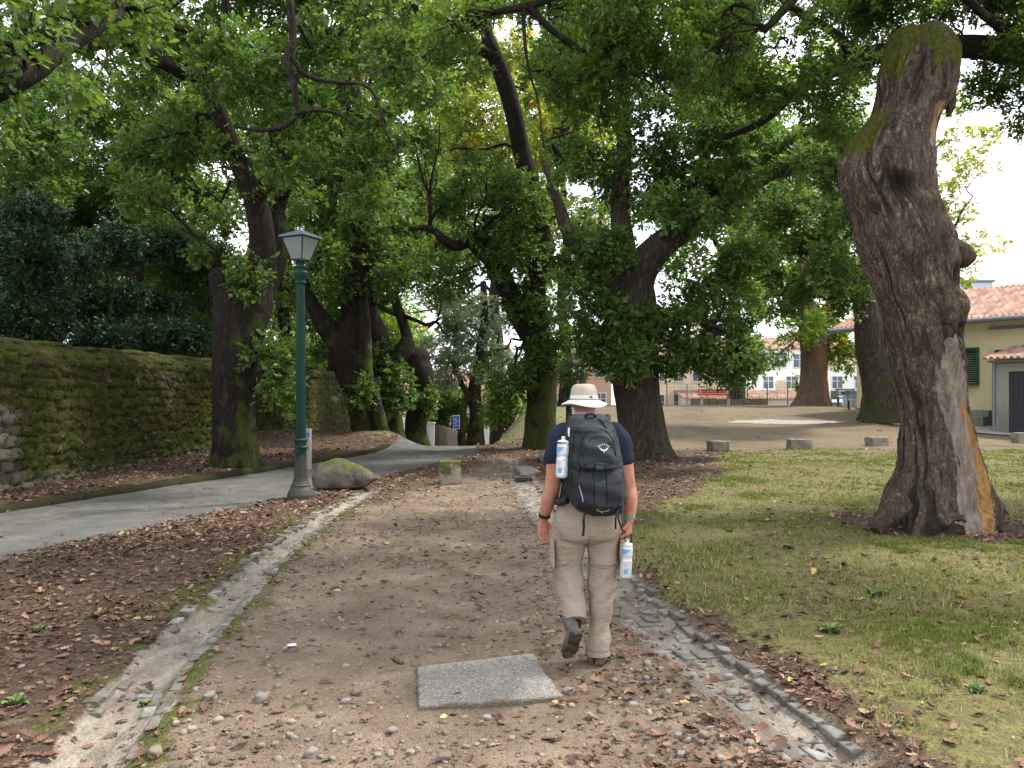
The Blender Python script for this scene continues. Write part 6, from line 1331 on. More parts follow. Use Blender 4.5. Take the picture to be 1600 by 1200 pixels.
def hand(wrist, down, back, thumb, curl, s=1.0, spread=.06):
    """down: towards fingertips; back: back of the hand; thumb: side of the thumb"""
    down, back, thumb = nrm(down), nrm(back), nrm(thumb); W = np.array(wrist, float); ps = []
    rows = []
    for t, hw, th_ in ((-.01, .027, .020), (.02, .032, .019), (.05, .039, .017), (.08, .041, .0155), (.092, .039, .013)):
        rows.append((W + down * t * s, hw * s, th_ * s))
    ang = np.arange(20) / 20 * 2 * np.pi; m = MB(); m.loft([c + np.outer(np.cos(ang) * a, thumb) + np.outer(np.sin(ang) * b, back) for c, a, b in rows]); ps.append((np.concatenate(m.V), m.F))
    for k, (off, L, r_) in enumerate(((.030, .072, .0092), (.0105, .080, .0095), (-.0095, .075, .009), (-.0285, .060, .0082))):
        p = W + down * .078 * s + thumb * off * s; d = nrm(down + thumb * off * spread / .03); pts = [p - d * .012]; cu = curl * (1 + .12 * k)
        for q_, seg in enumerate((.44, .31, .25)):
            a = math.radians(cu * (1 if q_ else .75)); d = nrm(d * math.cos(a) - back * math.sin(a)); 
            pts.append(pts[-1] + d * L * seg * s)
            # keep the finger's own frame for the next bend
            back_ = back
            back = nrm(back * math.cos(a) + nrm(down) * math.sin(a)) if False else back
        # recompute as a planar bend
        pts = [p - nrm(down + thumb * off * spread / .03) * .012 * s]; e = nrm(down + thumb * off * spread / .03); a = 0
        pts.append(pts[0] + e * .012 * s)
        for q_, seg in enumerate((.44, .31, .25)):
            a += math.radians(cu * (1 if q_ else .7)); dd = e * math.cos(a) - back * math.sin(a); pts.append(pts[-1] + dd * L * seg * s)
        ps.append(cap_tube(pts, [r_ * 1.05 * s, r_ * 1.05 * s, r_ * s, r_ * .95 * s, r_ * .8 * s], 12))
    p = W + down * .022 * s + thumb * .026 * s; d0 = nrm(down * .75 + thumb * .75 - back * .25); d1 = nrm(down * .95 + thumb * .2 - back * (.3 + curl / 90.)); 
    ps.append(cap_tube([p - d0 * .01, p + d0 * .032 * s, p + d0 * .032 * s + d1 * .028 * s, p + d0 * .032 * s + d1 * .052 * s], [.013 * s, .0125 * s, .0105 * s, .0085 * s], 12)); return ps

def walker():
    root = empty('person', (.455, 4.85, 0), 'walker seen from behind in navy tee, beige trousers and sun hat on the path', 'person')
    q = NM('skin', .55, .3); f = q.noise(11, 6, rough=.7); q.col(q.mix(q.rmp(f, .35, .7), (.33, .125, .08), (.54, .27, .18))); q.b.inputs['Subsurface Weight'].default_value = .12; q.b.inputs['Subsurface Radius'].default_value = (.02, .008, .004); q.bump(q.noise(90, 5), .0022); SK = q.m
    yb = 4.86; B = []
    B.append(ell_loft([(.465, yb, .90, .15, .11), (.465, yb, 1.0, .15, .11), (.47, yb, 1.15, .14, .10), (.475, yb, 1.3, .14, .10), (.476, yb, 1.37, .145, .085), (.474, yb, 1.42, .10, .07), (.47, yb, 1.475, .07, .06)]))
    B.append(cap_tube([(.468, yb, 1.43), (.462, yb + .012, 1.50), (.455, yb + .035, 1.56)], [.068, .058, .058], 24))
    B.append(ellipsoid((.452, yb + .045, 1.595), (.077, .098, .105))); B.append(ellipsoid((.452, yb + .075, 1.535), (.056, .065, .06)))
    B.append(cap_tube([(.452, yb + .137, 1.595), (.452, yb + .152, 1.565)], [.010, .014], 10)); B.append(ellipsoid((.452, yb + .132, 1.535), (.024, .014, .010), 10))
    for s in (-1, 1): B.append(ellipsoid((.452 + s * .079, yb + .035, 1.585), (.011, .020, .032), 10)); B.append(ellipsoid((.452 + s * .03, yb + .128, 1.605), (.016, .012, .012), 10))
    # arms
    B.append(cap_tube([(.335, yb, 1.385), (.293, yb, 1.33), (.268, yb, 1.22), (.255, yb, 1.10), (.246, yb + .005, 1.04), (.228, yb + .05, .97), (.210, yb + .095, .89), (.200, yb + .115, .85)], [.045, .052, .054, .049, .047, .046, .034, .029], 20))
    B.append(cap_tube([(.620, yb, 1.385), (.664, yb, 1.33), (.692, yb, 1.22), (.712, yb, 1.10), (.722, yb - .0, 1.05), (.727, yb - .02, .99), (.722, yb - .04, .90), (.719, yb - .045, .865)], [.045, .052, .053, .048, .046, .045, .034, .029], 20))
    B += hand((.199, yb + .118, .845), (.02, .16, -.98), (-.35, .9, .1), (.92, .35, .0), 16)
    B += hand((.718, yb - .045, .862), (-.10, -.12, -.95), (.85, -.45, .05), (-.45, -.85, .1), 62, .95)
    # legs inside the trousers
    Lg = [(.37, yb, .90), (.35, yb + .02, .72), (.342, yb + .04, .54), (.358, yb - .04, .44), (.374, yb - .145, .335), (.376, yb - .155, .315)]
    Rg = [(.56, yb, .90), (.563, yb + .01, .72), (.553, yb + .01, .52), (.546, yb - .03, .30), (.528, yb - .06, .10), (.528, yb - .055, .06)]
    for g_ in (Lg, Rg): B.append(cap_tube(g_, [.085, .08, .058, .055, .038, .036], 20))
    fuse('body', B, .0042, SK, root, 3)
    # shirt
    q = NM('navy_tee', .92, .1); q.col(q.mix(q.noise(6, 4), (.012, .016, .030), (.028, .034, .055))); q.bump(q.noise(260, 2), .001); S = []
    S.append(ell_loft([(.465, yb, .93, .172, .13), (.465, yb, 1.0, .165, .125), (.47, yb, 1.15, .155, .118), (.475, yb, 1.3, .175, .125), (.476, yb, 1.39, .195, .115), (.474, yb, 1.44, .165, .095), (.47, yb, 1.472, .095, .075)]))
    S.append(cap_tube([(.325, yb, 1.40), (.290, yb, 1.345), (.272, yb, 1.27), (.266, yb, 1.245)], [.068, .076, .070, .070], 24)); S.append(cap_tube([(.63, yb, 1.40), (.664, yb, 1.345), (.684, yb, 1.27), (.69, yb, 1.245)], [.068, .076, .069, .069], 24))
    wr = lambda a, fr, sd_, st=(1, 1, 1): (lambda co: (fbm(co * np.array(st), fr, 3, sd_) - .5) * a)
    fuse('shirt', S, .006, q.m, root, 4, wr(.022, 9, 3))
    # scarf at the neck
    q = NM('pale_scarf', .9, .1); q.col(q.ramp(q.noise(70, 3), [(.4, (.5, .5, .52)), (.55, (.30, .32, .38)), (.6, (.62, .62, .64))])); fuse('scarf', [ell_loft([(.466, yb + .005, 1.475, .082, .072), (.464, yb + .012, 1.50, .078, .070), (.462, yb + .016, 1.523, .070, .066)])], .006, q.m, root, 2, wr(.014, 22, 5))
    # hair below the hat
    q = NM('short_grey_hair', .9, .1); q.col(q.mix(q.noise(60, 4), (.20, .15, .12), (.36, .30, .26))); q.bump(q.noise(300, 2), .004)
    fuse('hair', [ell_loft([(.452, yb + .032, 1.548, .069, .083), (.452, yb + .035, 1.58, .080, .098), (.452, yb + .04, 1.62, .080, .100)])], .005, q.m, root, 2, wr(.006, 60, 9))
    # trousers
    q = NM('beige_cloth', .88, .15); n_ = q.noise(5, 5); c = q.mix(q.rmp(n_, .3, .7), (.245, .195, .148), (.32, .26, .20)); q.col(c); q.bump(q.math('ADD', q.math('MULTIPLY', q.noise(18, 4, v=q.mapv(sc=(1, 1, 2.2))), 1.0), q.math('MULTIPLY', q.noise(300, 2), .06)), .010)
    T = []
    T.append(ell_loft([(.462, yb, 1.03, .158, .122), (.463, yb, .97, .178, .135), (.466, yb, .90, .198, .145), (.466, yb, .82, .205, .148), (.464, yb + .0, .76, .196, .135), (.460, yb + .01, .73, .17, .11)], pw=2.6))
    T.append(cap_tube([(.375, yb, .88), (.352, yb + .01, .74), (.346, yb + .025, .62), (.345, yb + .02, .53), (.356, yb - .035, .44), (.374, yb - .13, .335), (.378, yb - .18, .27)], [.112, .108, .099, .092, .083, .071, .069], 28))
    T.append(cap_tube([(.56, yb, .88), (.566, yb + .005, .74), (.562, yb + .01, .62), (.556, yb + .01, .50), (.550, yb - .015, .36), (.538, yb - .04, .20), (.526, yb - .055, .09), (.524, yb - .06, .03)], [.112, .106, .096, .086, .078, .069, .065, .066], 28))
    def dt(co):
        z = co[:, 2]; left = co[:, 0] < .458; d = (fbm(co * np.array([1, 1, 1.2]) + 3, 4.5, 3, 13) - .5) * .050
        fold = np.sin((z * 42 + co[:, 0] * 45 * np.where(left, 1, -1) + fbm(co, 6, 2, 5) * 7)) * .0038 * (sstep(.62, .5, z) * sstep(.3, .45, z) + sstep(.30, .18, z) * .9 * (~left))
        seam = -.0055 * np.exp(-((z - (.585 + .02 * np.sin(co[:, 0] * 20))) / .0055) ** 2) + .004 * np.exp(-((z - .60) / .008) ** 2)
        mid = -.007 * np.exp(-((co[:, 0] - .462) / .006) ** 2) * (z > .72) * (co[:, 1] < yb)
        hem = -.006 * np.exp(-((z - .075) / .004) ** 2) * (~left); return d + fold + seam + mid + hem
    def clip_(co):
        L_ = co[:, 0] < .452; d = nrm((.03, -.60, -.80)); e = np.array([.378, yb - .165, .285]); t = (co - e) @ d; m_ = L_ & (t > 0) & (co[:, 2] < .4); co[m_] -= np.outer(t[m_] * .97, d)
        m_ = (~L_) & (co[:, 2] < .052); co[m_, 2] = .052 + (co[m_, 2] - .052) * .04; return co
    tr = fuse('trousers', T, .0062, q.m, root, 3, dt, clip_)
    for s, x0, z0 in ((-1, .255, .66), (1, .665, .66)):
        TV, TF = rock_tmpl(3, 8, .03, .12); V = TV * np.array([.012, .075, .095]); V = V + np.array([x0 + .008 * s, yb - .005, z0]); V[:, 0] += (fbm(V, 14, 3, 4) - .5) * .02; part('pocket', V, TF, q.m, tr)
    # wrist bands
    def band(c, ax, r_, w, mat, nm):
        ax = nrm(ax); m = MB(); u = nrm(np.cross(ax, [0, 1, 0])); v = np.cross(ax, u); t = np.arange(24) / 24 * 2 * np.pi; rg = []
        for o_, rr in ((-w, r_ - .004), (-w, r_), (w, r_), (w, r_ - .004)): rg.append(np.array(c) + ax * o_ / 2 + rr * (np.outer(np.cos(t), u) + np.outer(np.sin(t), v)))
        m.loft(rg, False); m.build(nm, mat, root, smooth=False)
    M_BLK = simple('black_rubber', (.012, .012, .014), .5, .2, 20); band((.206, yb + .104, .873), (.1, -.35, .9), .0375, .020, M_BLK, 'watch'); band((.7205, yb - .043, .882), (.02, .1, 1), .0365, .012, simple('green_rubber', (.02, .30, .13), .5, .1), 'bracelet')
    # hat
    q = NM('sun_hat_cloth', .9, .1); q.col(q.mix(q.rmp(q.noise(7, 4), .3, .7), (.33, .28, .225), (.42, .36, .295))); q.bump(q.noise(300, 2), .0015); hc = np.array([.447, yb + .035]); n = 64; t = np.arange(n) / n * 2 * np.pi
    def ring(rx, ry, z, wav=0, dx=0): 
        zz = z + wav * (np.sin(2 * t + .5) * .6 + .4 * np.sin(3 * t + 2)) ; r_ = 1 + .012 * np.sin(7 * t + z * 90); return np.stack([hc[0] + dx + rx * r_ * np.cos(t), hc[1] + ry * r_ * np.sin(t), zz], 1)
    m = MB(); m.loft([ring(.083, .102, 1.588), ring(.085, .105, 1.612), ring(.084, .103, 1.632), ring(.080, .098, 1.656), ring(.072, .089, 1.680), ring(.060, .075, 1.693), ring(.042, .055, 1.698), ring(.015, .02, 1.699)]); ht = m.build('hat', q.m, root, smooth=True)
    qb = NM('hat_brim_cloth', .9, .1); qb.col((.56, .53, .48)); m = MB(); m.loft([ring(.082, .101, 1.600), ring(.095, .115, 1.598, .001), ring(.115, .137, 1.585, .006), ring(.135, .158, 1.576, .010), ring(.142, .165, 1.567, .012), ring(.142, .165, 1.564, .012), ring(.134, .157, 1.572, .010), ring(.113, .135, 1.581, .006), ring(.082, .101, 1.594)], False); m.build('brim', qb.m, ht, smooth=True)
    m = MB(); m.loft([ring(.087, .107, 1.606), ring(.088, .108, 1.608), ring(.0865, .1065, 1.626), ring(.083, .102, 1.628)], False); m.build('band', simple('pale_band', (.60, .57, .52), .9, .05), ht); m = MB(); m.tube([(hc[0] + .034, hc[1] - .102, 1.618), (hc[0] + .036, hc[1] - .110, 1.618)], .0075, 12); m.build('button', simple('button_metal', (.12, .10, .08), .4), ht)
    # shoes
    up_m = NM('shoe_upper', .85, .2); up_m.col(up_m.mix(up_m.rmp(up_m.noise(11, 4), .42, .55), (.16, .125, .095), (.085, .085, .085))); up_m.bump(up_m.noise(120, 3), .002)
    so_m = NM('shoe_sole', .8, .2); so_m.col(so_m.mix(so_m.rmp(so_m.noise(16, 3), .45, .6), (.030, .028, .026), (.13, .095, .045))); so_m.bump(so_m.noise(60, 2), .004)
    def shoe(heel, toe, rl=0):
        Yd = nrm(np.array(toe) - np.array(heel)); X = nrm(np.cross(Yd, [0, 0, 1.])) if abs(Yd[2]) < .9 else np.array([1., 0, 0]); Z = np.cross(X, Yd); X2 = X * math.cos(rl) + Z * math.sin(rl); Z = np.cross(X2, Yd); X = X2; M = np.array([X, Yd, Z])
        def out(y): return np.interp(y, [0, .02, .06, .12, .20, .25, .285, .30], [.022, .033, .037, .036, .048, .046, .032, .012])
        ys_ = np.linspace(0, .30, 24); m = MB(); rings = []
        for y in ys_:
            w = out(y); tz = .022 + .006 * np.sin(y * 190); rings.append(np.array([[-w, y, 0 if int(y * 90) % 2 else .005], [w, y, 0 if int(y * 90) % 2 else .005], [w * 1.03, y, .012], [w, y, .03 + .01 * sstep(.08, 0, y)], [-w, y, .03 + .01 * sstep(.08, 0, y)], [-w * 1.03, y, .012]]))
        m.loft(rings); V = np.concatenate(m.V) @ M + heel; sh = empty_part = None
        A = []; sec = []
        for y, zt, ww in ((.006, .07, .8), (.03, .105, .92), (.07, .12, .93), (.11, .115, .92), (.15, .092, .95), (.20, .072, .95), (.25, .058, .9), (.285, .045, .75)):
            w = out(y) * ww; a = np.linspace(0, 2 * np.pi, 20, endpoint=False); sec.append(np.stack([w * np.cos(a), np.full(20, y), .022 + (zt - .022) * (np.where(np.sin(a) > 0, np.sin(a) ** .8 if False else np.abs(np.sin(a)) ** .8, -.08 * np.abs(np.sin(a))))], 1))
        m2 = MB(); m2.loft(sec); U_ = (np.concatenate(m2.V) @ M + heel, m2.F); an = np.array([0, .055, .09]) @ M + heel
        col_ = (np.array([[0, .055, .10]]) @ M + heel)[0]; U2 = cap_tube([an, np.array([0, .055, .125]) @ M + heel], [.041, .043], 18)
        s_ = fuse('shoe', [U_, U2], .004, up_m.m, root, 2, wr(.006, 30, 4)); part('sole', V, m.F, so_m.m, s_, smooth=False)
        lc = MB()
        for k in range(4): y = .13 + k * .028; z = float(np.interp(y, [.11, .15, .2, .25], [.118, .095, .075, .06])) + .002; lc.tube([np.array(p_) @ M + heel for p_ in ((-.02, y, z - .006), (0, y + .004, z + .001), (.02, y, z - .006))], .0025, 6)
        lc.build('lace', M_BLK, s_)
    shoe(np.array([.527, 4.735, .002]), np.array([.545, 5.035, .002])); shoe(np.array([.385, 4.575, .235]), np.array([.340, 4.785, .030]), .12)
    q = NM('black_sock', .95, .1); q.col((.014, .014, .016)); fuse('sock', [cap_tube([(.373, yb - .165, .265), (.375, yb - .155, .30), (.375, yb - .14, .33)], [.040, .041, .043], 20)], .005, q.m, root, 1)

    # ------------------------------------------------------------ backpack
    Yb = 4.735
    tab = np.array([[.925, .535, .085, .15], [.955, .522, .140, .245], [.996, .503, .160, .262], [1.05, .497, .171, .275], [1.106, .492, .176, .272], [1.18, .487, .176, .262], [1.253, .481, .174, .25], [1.33, .474, .166, .228], [1.40, .467, .155, .200], [1.445, .461, .141, .165], [1.49, .457, .118, .125], [1.513, .456, .085, .08]])
    pf = lambda z: [np.interp(z, tab[:, 0], tab[:, k]) for k in (1, 2, 3)]
    E = lambda v: np.sign(v) * np.abs(v) ** .62
    def bul(x, z):
        b = .030 * sstep(.115, .075, np.abs(x - .495)) * sstep(1.185, 1.215, z) * sstep(1.425, 1.35, z)       # upper pocket
        b += .040 * sstep(.155, .12, np.abs(x - .497)) * sstep(.955, .99, z) * sstep(1.20, 1.13, z)            # lower pocket
        b -= .010 * np.exp(-((z - 1.205) / .008) ** 2) + .008 * np.exp(-((z - .985) / .007) ** 2)
        b += .012 * sstep(.02, .0, np.abs(z - 1.455) - .03) + .006 * np.sin(z * 62 + x * 17) * (np.abs(x - .48) < .15)
        return b
    def surf(x, z, lift=0.):
        cx, hw, dp = pf(z); u = np.clip((x - cx) / hw, -.995, .995); s_ = (1 - np.abs(u) ** (2 / .62)) ** (.31); return np.stack([np.broadcast_to(x, np.shape(s_)), Yb - dp * s_ - bul(x, z) - lift, np.broadcast_to(z, np.shape(s_))], -1)
    bp = empty('backpack', (.48, Yb, .93), 'large dark grey hiking backpack with white bird emblems worn by the walker', 'backpack')
    zs = crom(tab[:, [0, 1, 2, 3]], 1)[:, 0] if False else np.concatenate([[.925, .935], np.linspace(.945, 1.505, 110), [1.510, 1.513]])
    n = 120; rings = []
    for z in zs:
        cx, hw, dp = pf(z); t = np.arange(n) / n * 2 * np.pi; c_, s_ = np.cos(t), np.sin(t); x = cx + hw * E(c_); y = np.where(s_ > 0, dp * E(s_), .035 * E(s_))
        fr = np.clip(E(s_), 0, 1); b = bul(x, np.full(n, z)) * np.where(s_ > 0, fr ** 1.5, 0); rings.append(np.stack([x, Yb - y - b, np.full(n, z)], 1))
    m = MB(); m.loft(rings); V = np.concatenate(m.V); c0 = np.array([.48, Yb - .1, 1.23]); dd = V - c0; V = V + dd / np.linalg.norm(dd, axis=1)[:, None] * ((fbm(V * np.array([1, 1, 1.6]), 13, 4, 6) - .5) * .020)[:, None]
    q = NM('pack_fabric', .72, .3); c = q.mix(q.rmp(q.noise(5, 4), .35, .65), (.006, .009, .011), (.018, .023, .026)); q.col(c); q.bump(q.math('ADD', q.math('MULTIPLY', q.noise(400, 1), .1), q.noise(22, 4, v=q.mapv(sc=(1, 1, 1.7)))), .008); PKM = q.m; part('pack_body', V, m.F, PKM, bp)
    M_PURP = simple('dark_mesh_cloth', (.021, .017, .026), .9, .25, 30, .002); M_STR = simple('webbing', (.012, .014, .016), .7, .25, 60, .001); M_STG = simple('grey_webbing', (.032, .036, .039), .6, .25, 60, .001); M_LOGO = simple('logo_print', (.38, .40, .42), .6, .1); M_BUC = simple('buckle_plastic', (.01, .01, .012), .35, .1)
    def drape(xz, w, lift=.006, nm='strap', mat=None, par=None):
        p = crom(np.column_stack([np.array(xz, float), np.zeros(len(xz)), np.ones(len(xz))]), .008)[:, :2]; T_ = np.gradient(p, axis=0); T_ /= np.linalg.norm(T_, axis=1)[:, None]; N2 = np.stack([-T_[:, 1], T_[:, 0]], 1); m = MB(); rg = []
        a = p + N2 * w / 2; b = p - N2 * w / 2; A0, B0, A1, B1 = [surf(k_[:, 0], k_[:, 1], l_) for k_, l_ in ((a, -.004), (b, -.004), (a, lift), (b, lift))]
        for i in range(len(p)): rg.append(np.array([A0[i], A1[i], B1[i], B0[i]]))
        m.loft(rg); return m.build(nm, mat or M_STR, par or bp, smooth=False)
    def patch(xl, xr, z0, z1, lift, nm, mat, nx=30, nz=30):
        z = np.linspace(z0, z1, nz); g = []
        for zz in z: a, b = xl(zz), xr(zz); x = np.linspace(a, b, nx); pt = surf(x, np.full(nx, zz), lift); g.append(pt)
        g = np.array(g); return part(nm, g.reshape(-1, 3), gridF(nz, nx), mat, bp)
    patch(lambda z: .495 - .148 + .05 * sstep(1.11, 1.2, z), lambda z: .495 - .038, 1.0, 1.19, .008, 'mesh_pocket', M_PURP); patch(lambda z: .495 + .040, lambda z: .495 + .150 - .04 * sstep(1.12, 1.2, z), 1.0, 1.19, .008, 'mesh_pocket', M_PURP)
    drape([(.495, 1.245), (.495, 1.205)], .040, .020, 'strap', M_STG); drape([(.497, 1.01), (.497, .975)], .036, .012, 'strap', M_STG)
    drape([(.495, 1.21), (.496, 1.1), (.497, 1.0)], .062, .011, 'front_panel', PKM)
    drape([(.385, 1.17), (.415, 1.245), (.47, 1.262), (.53, 1.262), (.585, 1.245)], .010, .005, 'piping')
    drape([(.372, 1.13), (.372, 1.25), (.392, 1.36), (.43, 1.425), (.49, 1.44), (.55, 1.425), (.585, 1.37), (.60, 1.28)], .008, .006, 'zip'); drape([(.348, 1.05), (.335, 1.2), (.345, 1.35), (.375, 1.45), (.42, 1.495), (.47, 1.503), (.52, 1.49), (.555, 1.44)], .009, .006, 'zip')
    drape([(.415, 1.335), (.45, 1.385), (.50, 1.398), (.55, 1.385), (.583, 1.33)], .007, .006, 'zip')
    drape([(.385, 1.005), (.44, 1.010), (.50, 1.007), (.58, 1.012)], .014, .012, 'strap'); drape([(.352, 1.10), (.375, 1.19), (.40, 1.225), (.43, 1.20)], .012, .010, 'strap'); drape([(.640, 1.04), (.615, 1.0), (.58, .97)], .014, .010, 'strap')
    # handle on top, buckles, dangling straps
    m = MB(); m.tube(crom([(.43, Yb - .09, 1.498, 0), (.44, Yb - .115, 1.516, 0), (.475, Yb - .12, 1.519, 0), (.50, Yb - .10, 1.495, 0)], .01)[:, :3], .008, 8); m.build('handle', M_STR, bp, smooth=False)
    for (x, z, w, h) in ((.497, 1.235, .052, .022), (.498, 1.008, .05, .016), (.375, 1.215, .02, .03), (.612, 1.005, .026, .02)):
        a = surf(np.array([x]), np.array([z]), .014)[0]; m = MB(); m.box(a, (w, .014, h), bev=.004); m.build('buckle', M_BUC, bp)
    def dang(pts, w):
        p = crom(np.column_stack([np.array(pts, float), np.ones(len(pts))]), .012)[:, :3]; m = MB(); m.loft([q_ + np.array([[-w / 2, 0, 0], [w / 2, 0, 0], [w / 2, .003, 0], [-w / 2, .003, 0]]) for q_ in p]); m.build('loose_strap', M_STR, bp, smooth=False)
    s0 = lambda x, z, l=.014: tuple(surf(np.array([x]), np.array([z]), l)[0])
    dang([s0(.448, .985, .02), s0(.42, .97, .03), (.405, 4.44, .93), (.407, 4.46, .88), (.403, 4.47, .83)], .015); dang([s0(.60, .985, .016), (.585, 4.43, .94), (.588, 4.47, .87)], .011); dang([s0(.605, .98, .018), (.60, 4.44, .935), (.615, 4.46, .89), (.632, 4.47, .855)], .010)
    # hip belt end and shoulder straps
    m = MB(); m.tube(crom([(.33, 4.70, 1.0, 0), (.29, 4.74, .985, 0), (.275, 4.84, .975, 0), (.30, 4.95, .97, 0)], .02)[:, :3], .022, 10); m.tube(crom([(.64, 4.70, 1.0, 0), (.665, 4.78, .985, 0), (.66, 4.93, .975, 0)], .02)[:, :3], .02, 10); m.build('hip_belt', PKM, bp)
    m = MB(); 
    for s in (-1, 1): m.tube(crom([(.475 + s * .085, 4.74, 1.42, 0), (.475 + s * .105, 4.79, 1.485, 0), (.475 + s * .115, 4.88, 1.485, 0), (.475 + s * .12, 4.985, 1.40, 0), (.475 + s * .13, 5.0, 1.25, 0), (.475 + s * .15, 4.93, 1.12, 0), (.475 + s * .145, 4.76, 1.05, 0)], .02)[:, :3], .020, 10)
    m.build('shoulder_strap', PKM, bp)
    dang([(.355, 4.66, 1.47), (.335, 4.60, 1.43), (.322, 4.57, 1.40)], .022); m = MB(); m.box((.330, 4.575, 1.415), (.010, .008, .05), bev=.002); m.build('tag', simple('white_tag', (.7, .7, .7), .5), bp)
    drape([(.378, 1.12), (.395, 1.06), (.40, 1.03)], .004, .012, 'zip_pull', M_LOGO)
    # emblem and lettering, laid on the fabric
    def lay(V2, F2, cx_, cz_, lift, nm, par=bp):
        V2 = np.asarray(V2, float); pt = surf(V2[:, 0] + cx_, V2[:, 1] + cz_, lift); pk = surf(V2[:, 0] + cx_, V2[:, 1] + cz_, lift - .004); n_ = len(V2); return part(nm, np.vstack([pt, pk]), [tuple(f) for f in F2] + [tuple(i + n_ for i in f)[::-1] for f in F2], M_LOGO, par, smooth=False)
    cv = []; cf = []; off = 0
    for k, ch in enumerate('OSPREY'):
        cu = bpy.data.curves.new('t', 'FONT'); cu.body = ch; cu.size = .0155; cu.align_x = 'CENTER'; cu.offset = .0004; ob = bpy.data.objects.new('t', cu); COL.objects.link(ob); dg = bpy.context.evaluated_depsgraph_get(); me = bpy.data.meshes.new_from_object(ob.evaluated_get(dg)); v = np.array([q_.co[:2] for q_ in me.vertices]); a = math.radians(52 - k * 20.8); r_ = .033
        c_, s_ = math.cos(a), math.sin(a); v = v @ np.array([[c_, s_], [-s_, c_]]) + np.array([-math.sin(a) * r_, math.cos(a) * r_]); cv.append(v); cf += [tuple(i + off for i in p.vertices) for p in me.polygons]; off += len(v); bpy.data.objects.remove(ob); bpy.data.meshes.remove(me)
    cc = (.522, 1.322); cvv = np.concatenate(cv); cvv[:, 1] *= .72; lay(cvv, cf, *cc, .009, 'lettering')
    def bird(s):
        V2 = []; F2 = []
        for sg in (-1, 1):
            b = len(V2); t = np.linspace(0, 1, 8); up_ = np.stack([sg * (.1 + .95 * t), .28 * np.sin(t * 2.2) + .42 * t ** 2], 1); lo_ = np.stack([sg * (.08 + .86 * t), -.22 + .12 * t + .50 * t ** 2.6], 1); V2 += list(up_) + list(lo_)
            for i in range(7): f = (b + i, b + i + 1, b + 8 + i + 1, b + 8 + i); F2.append(f if sg < 0 else f[::-1])
        b = len(V2); V2 += [(-.12, .12), (0, .22), (.12, .12), (.07, -.28), (.16, -.5), (-.16, -.5), (-.07, -.28)]; F2.append((b, b + 6, b + 3, b + 2, b + 1)); F2.append((b + 6, b + 5, b + 4, b + 3)); return np.array(V2) * s, F2
    v, f_ = bird(.026); lay(v, f_, .522, 1.318, .009, 'emblem'); v, f_ = bird(.040); v[:, 1] *= .7; lay(v, f_, .512, .972, .012, 'emblem')

    # ------------------------------------------------------------ bottles
    def bottle(name, c, H, label, tilt, rzl):
        r = empty(name, c, label, 'bottle'); k = H / .235; q = NM('bottle_plastic', .3, .5); q.col(q.mix(q.rmp(q.noise(9, 3), .35, .65), (.50, .52, .54), (.68, .70, .71))); q.b.inputs['Metallic'].default_value = .15
        z0 = 0; m = MB(); m.lathe([(a * k, b * k) for a, b in ((0, 0), (.028, 0), (.034, .006), (.036, .015), (.036, .105), (.033, .115), (.0325, .125), (.035, .135), (.036, .14), (.036, .178), (.033, .190), (.024, .194), (0, .194))], (0, 0, 0), 32); m.build('body', q.m, r, smooth=False, world=False)
        m = MB(); m.lathe([(a * k, b * k) for a, b in ((0, .190), (.031, .190), (.033, .194), (.033, .205), (.026, .212), (.012, .215), (.010, .226), (.012, .229), (.010, .235), (0, .235))], (0, 0, 0), 28); m.build('cap', simple('cap_plastic', (.6, .63, .65), .35, .1), r, smooth=False, world=False)
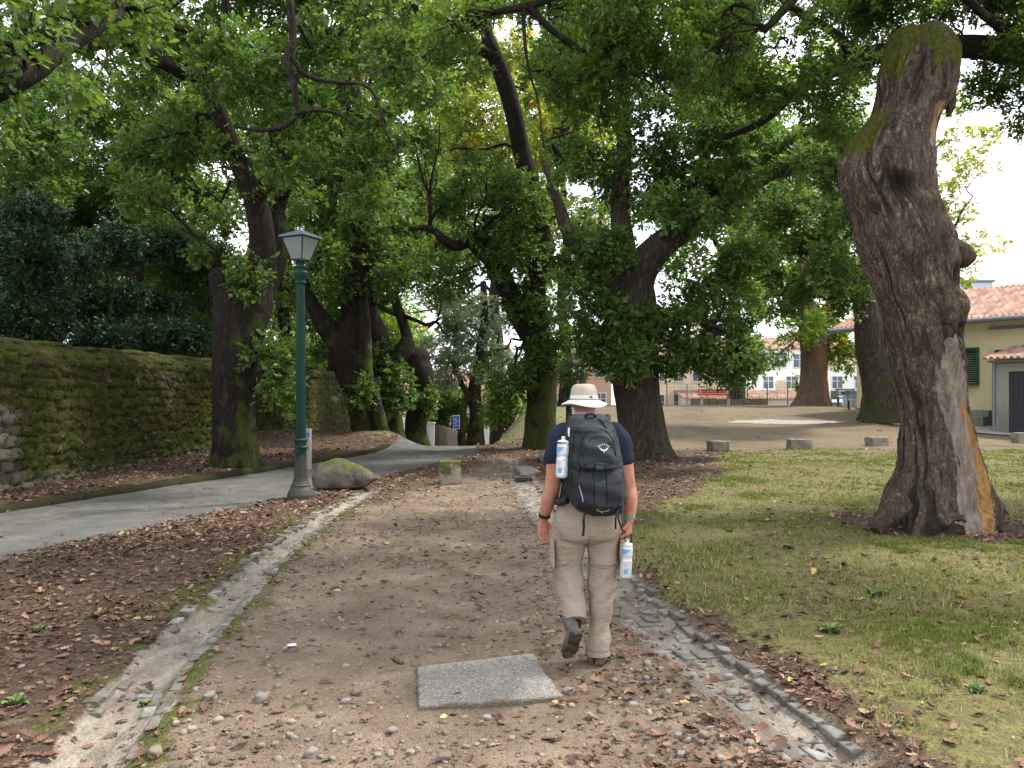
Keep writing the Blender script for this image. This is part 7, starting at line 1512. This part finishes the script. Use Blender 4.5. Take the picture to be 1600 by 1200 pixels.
        def cyl(ts, zl, zh, rr, nm, mat): 
            g = np.array([[[rr * math.cos(t), rr * math.sin(t), a + (b - a) * s_] for s_ in np.linspace(0, 1, 8)] for t, a, b in zip(ts, zl, zh)]); mk(nm, g.reshape(-1, 3), gridF(len(ts), 8), mat, r)
        BL = simple('blue_print', (.12, .33, .62), .4, .1); ts = np.linspace(-2.9, -1.5, 20) + rzl; u = np.linspace(0, 1, 20); cyl(ts, (.142 + .03 * u ** 2) * k, (.176 - .0 * u) * k, .0367 * k, 'blue_print', BL)
        SV = simple('grey_print', (.30, .32, .34), .4, .1); ts = np.linspace(-2.6, -.8, 30) + rzl; u = np.linspace(0, 1, 30); zc = .02 + .085 * np.sin(u * 2.3) ; cyl(ts, zc * k, (zc + .0035) * k, .0367 * k, 'curved_line', SV); zc = .10 - .075 * u; cyl(ts, zc * k, (zc + .003) * k, .0367 * k, 'curved_line', SV)
        ts = np.linspace(-2.3, -1.7, 8) + rzl; cyl(ts, np.full(8, .03 * k), np.full(8, .06 * k), .0368 * k, 'blue_print', BL)
        r.rotation_euler = tilt; return r
    b1 = bottle('water_bottle', (.290, 4.585, 1.150), .240, 'white sports bottle with blue print strapped upright to the left side of the backpack', (.02, .04, 0), 0)
    m = MB(); m.tube([(.290 + .039 * math.cos(t), 4.585 + .039 * math.sin(t), 1.355) for t in np.linspace(0, 6.283, 20)], .004, 6, cap=False); m.tube(crom([(.315, 4.60, 1.355, 0), (.335, 4.60, 1.37, 0), (.345, 4.61, 1.40, 0)], .01)[:, :3], .005, 6); m.tube(crom([(.30, 4.60, 1.15, 0), (.335, 4.60, 1.10, 0), (.345, 4.62, 1.04, 0)], .01)[:, :3], .006, 6); m.build('bottle_loop', M_STR, bp, smooth=False)
    b2 = bottle('water_bottle', (.690, 4.80, .515), .238, 'white sports bottle with blue print dangling from the right hand of the walker', (.0, .06, 0), .3); m = MB()
    m.tube(crom([(.02, 0, .20, 0), (.025, 0, .245, 0), (.010, 0, .272, 0), (-.008, 0, .262, 0), (-.022, 0, .235, 0), (-.02, 0, .20, 0)], .008)[:, :3], .005, 6); m.build('carry_loop', M_STR, b2, world=False, smooth=False)
walker()
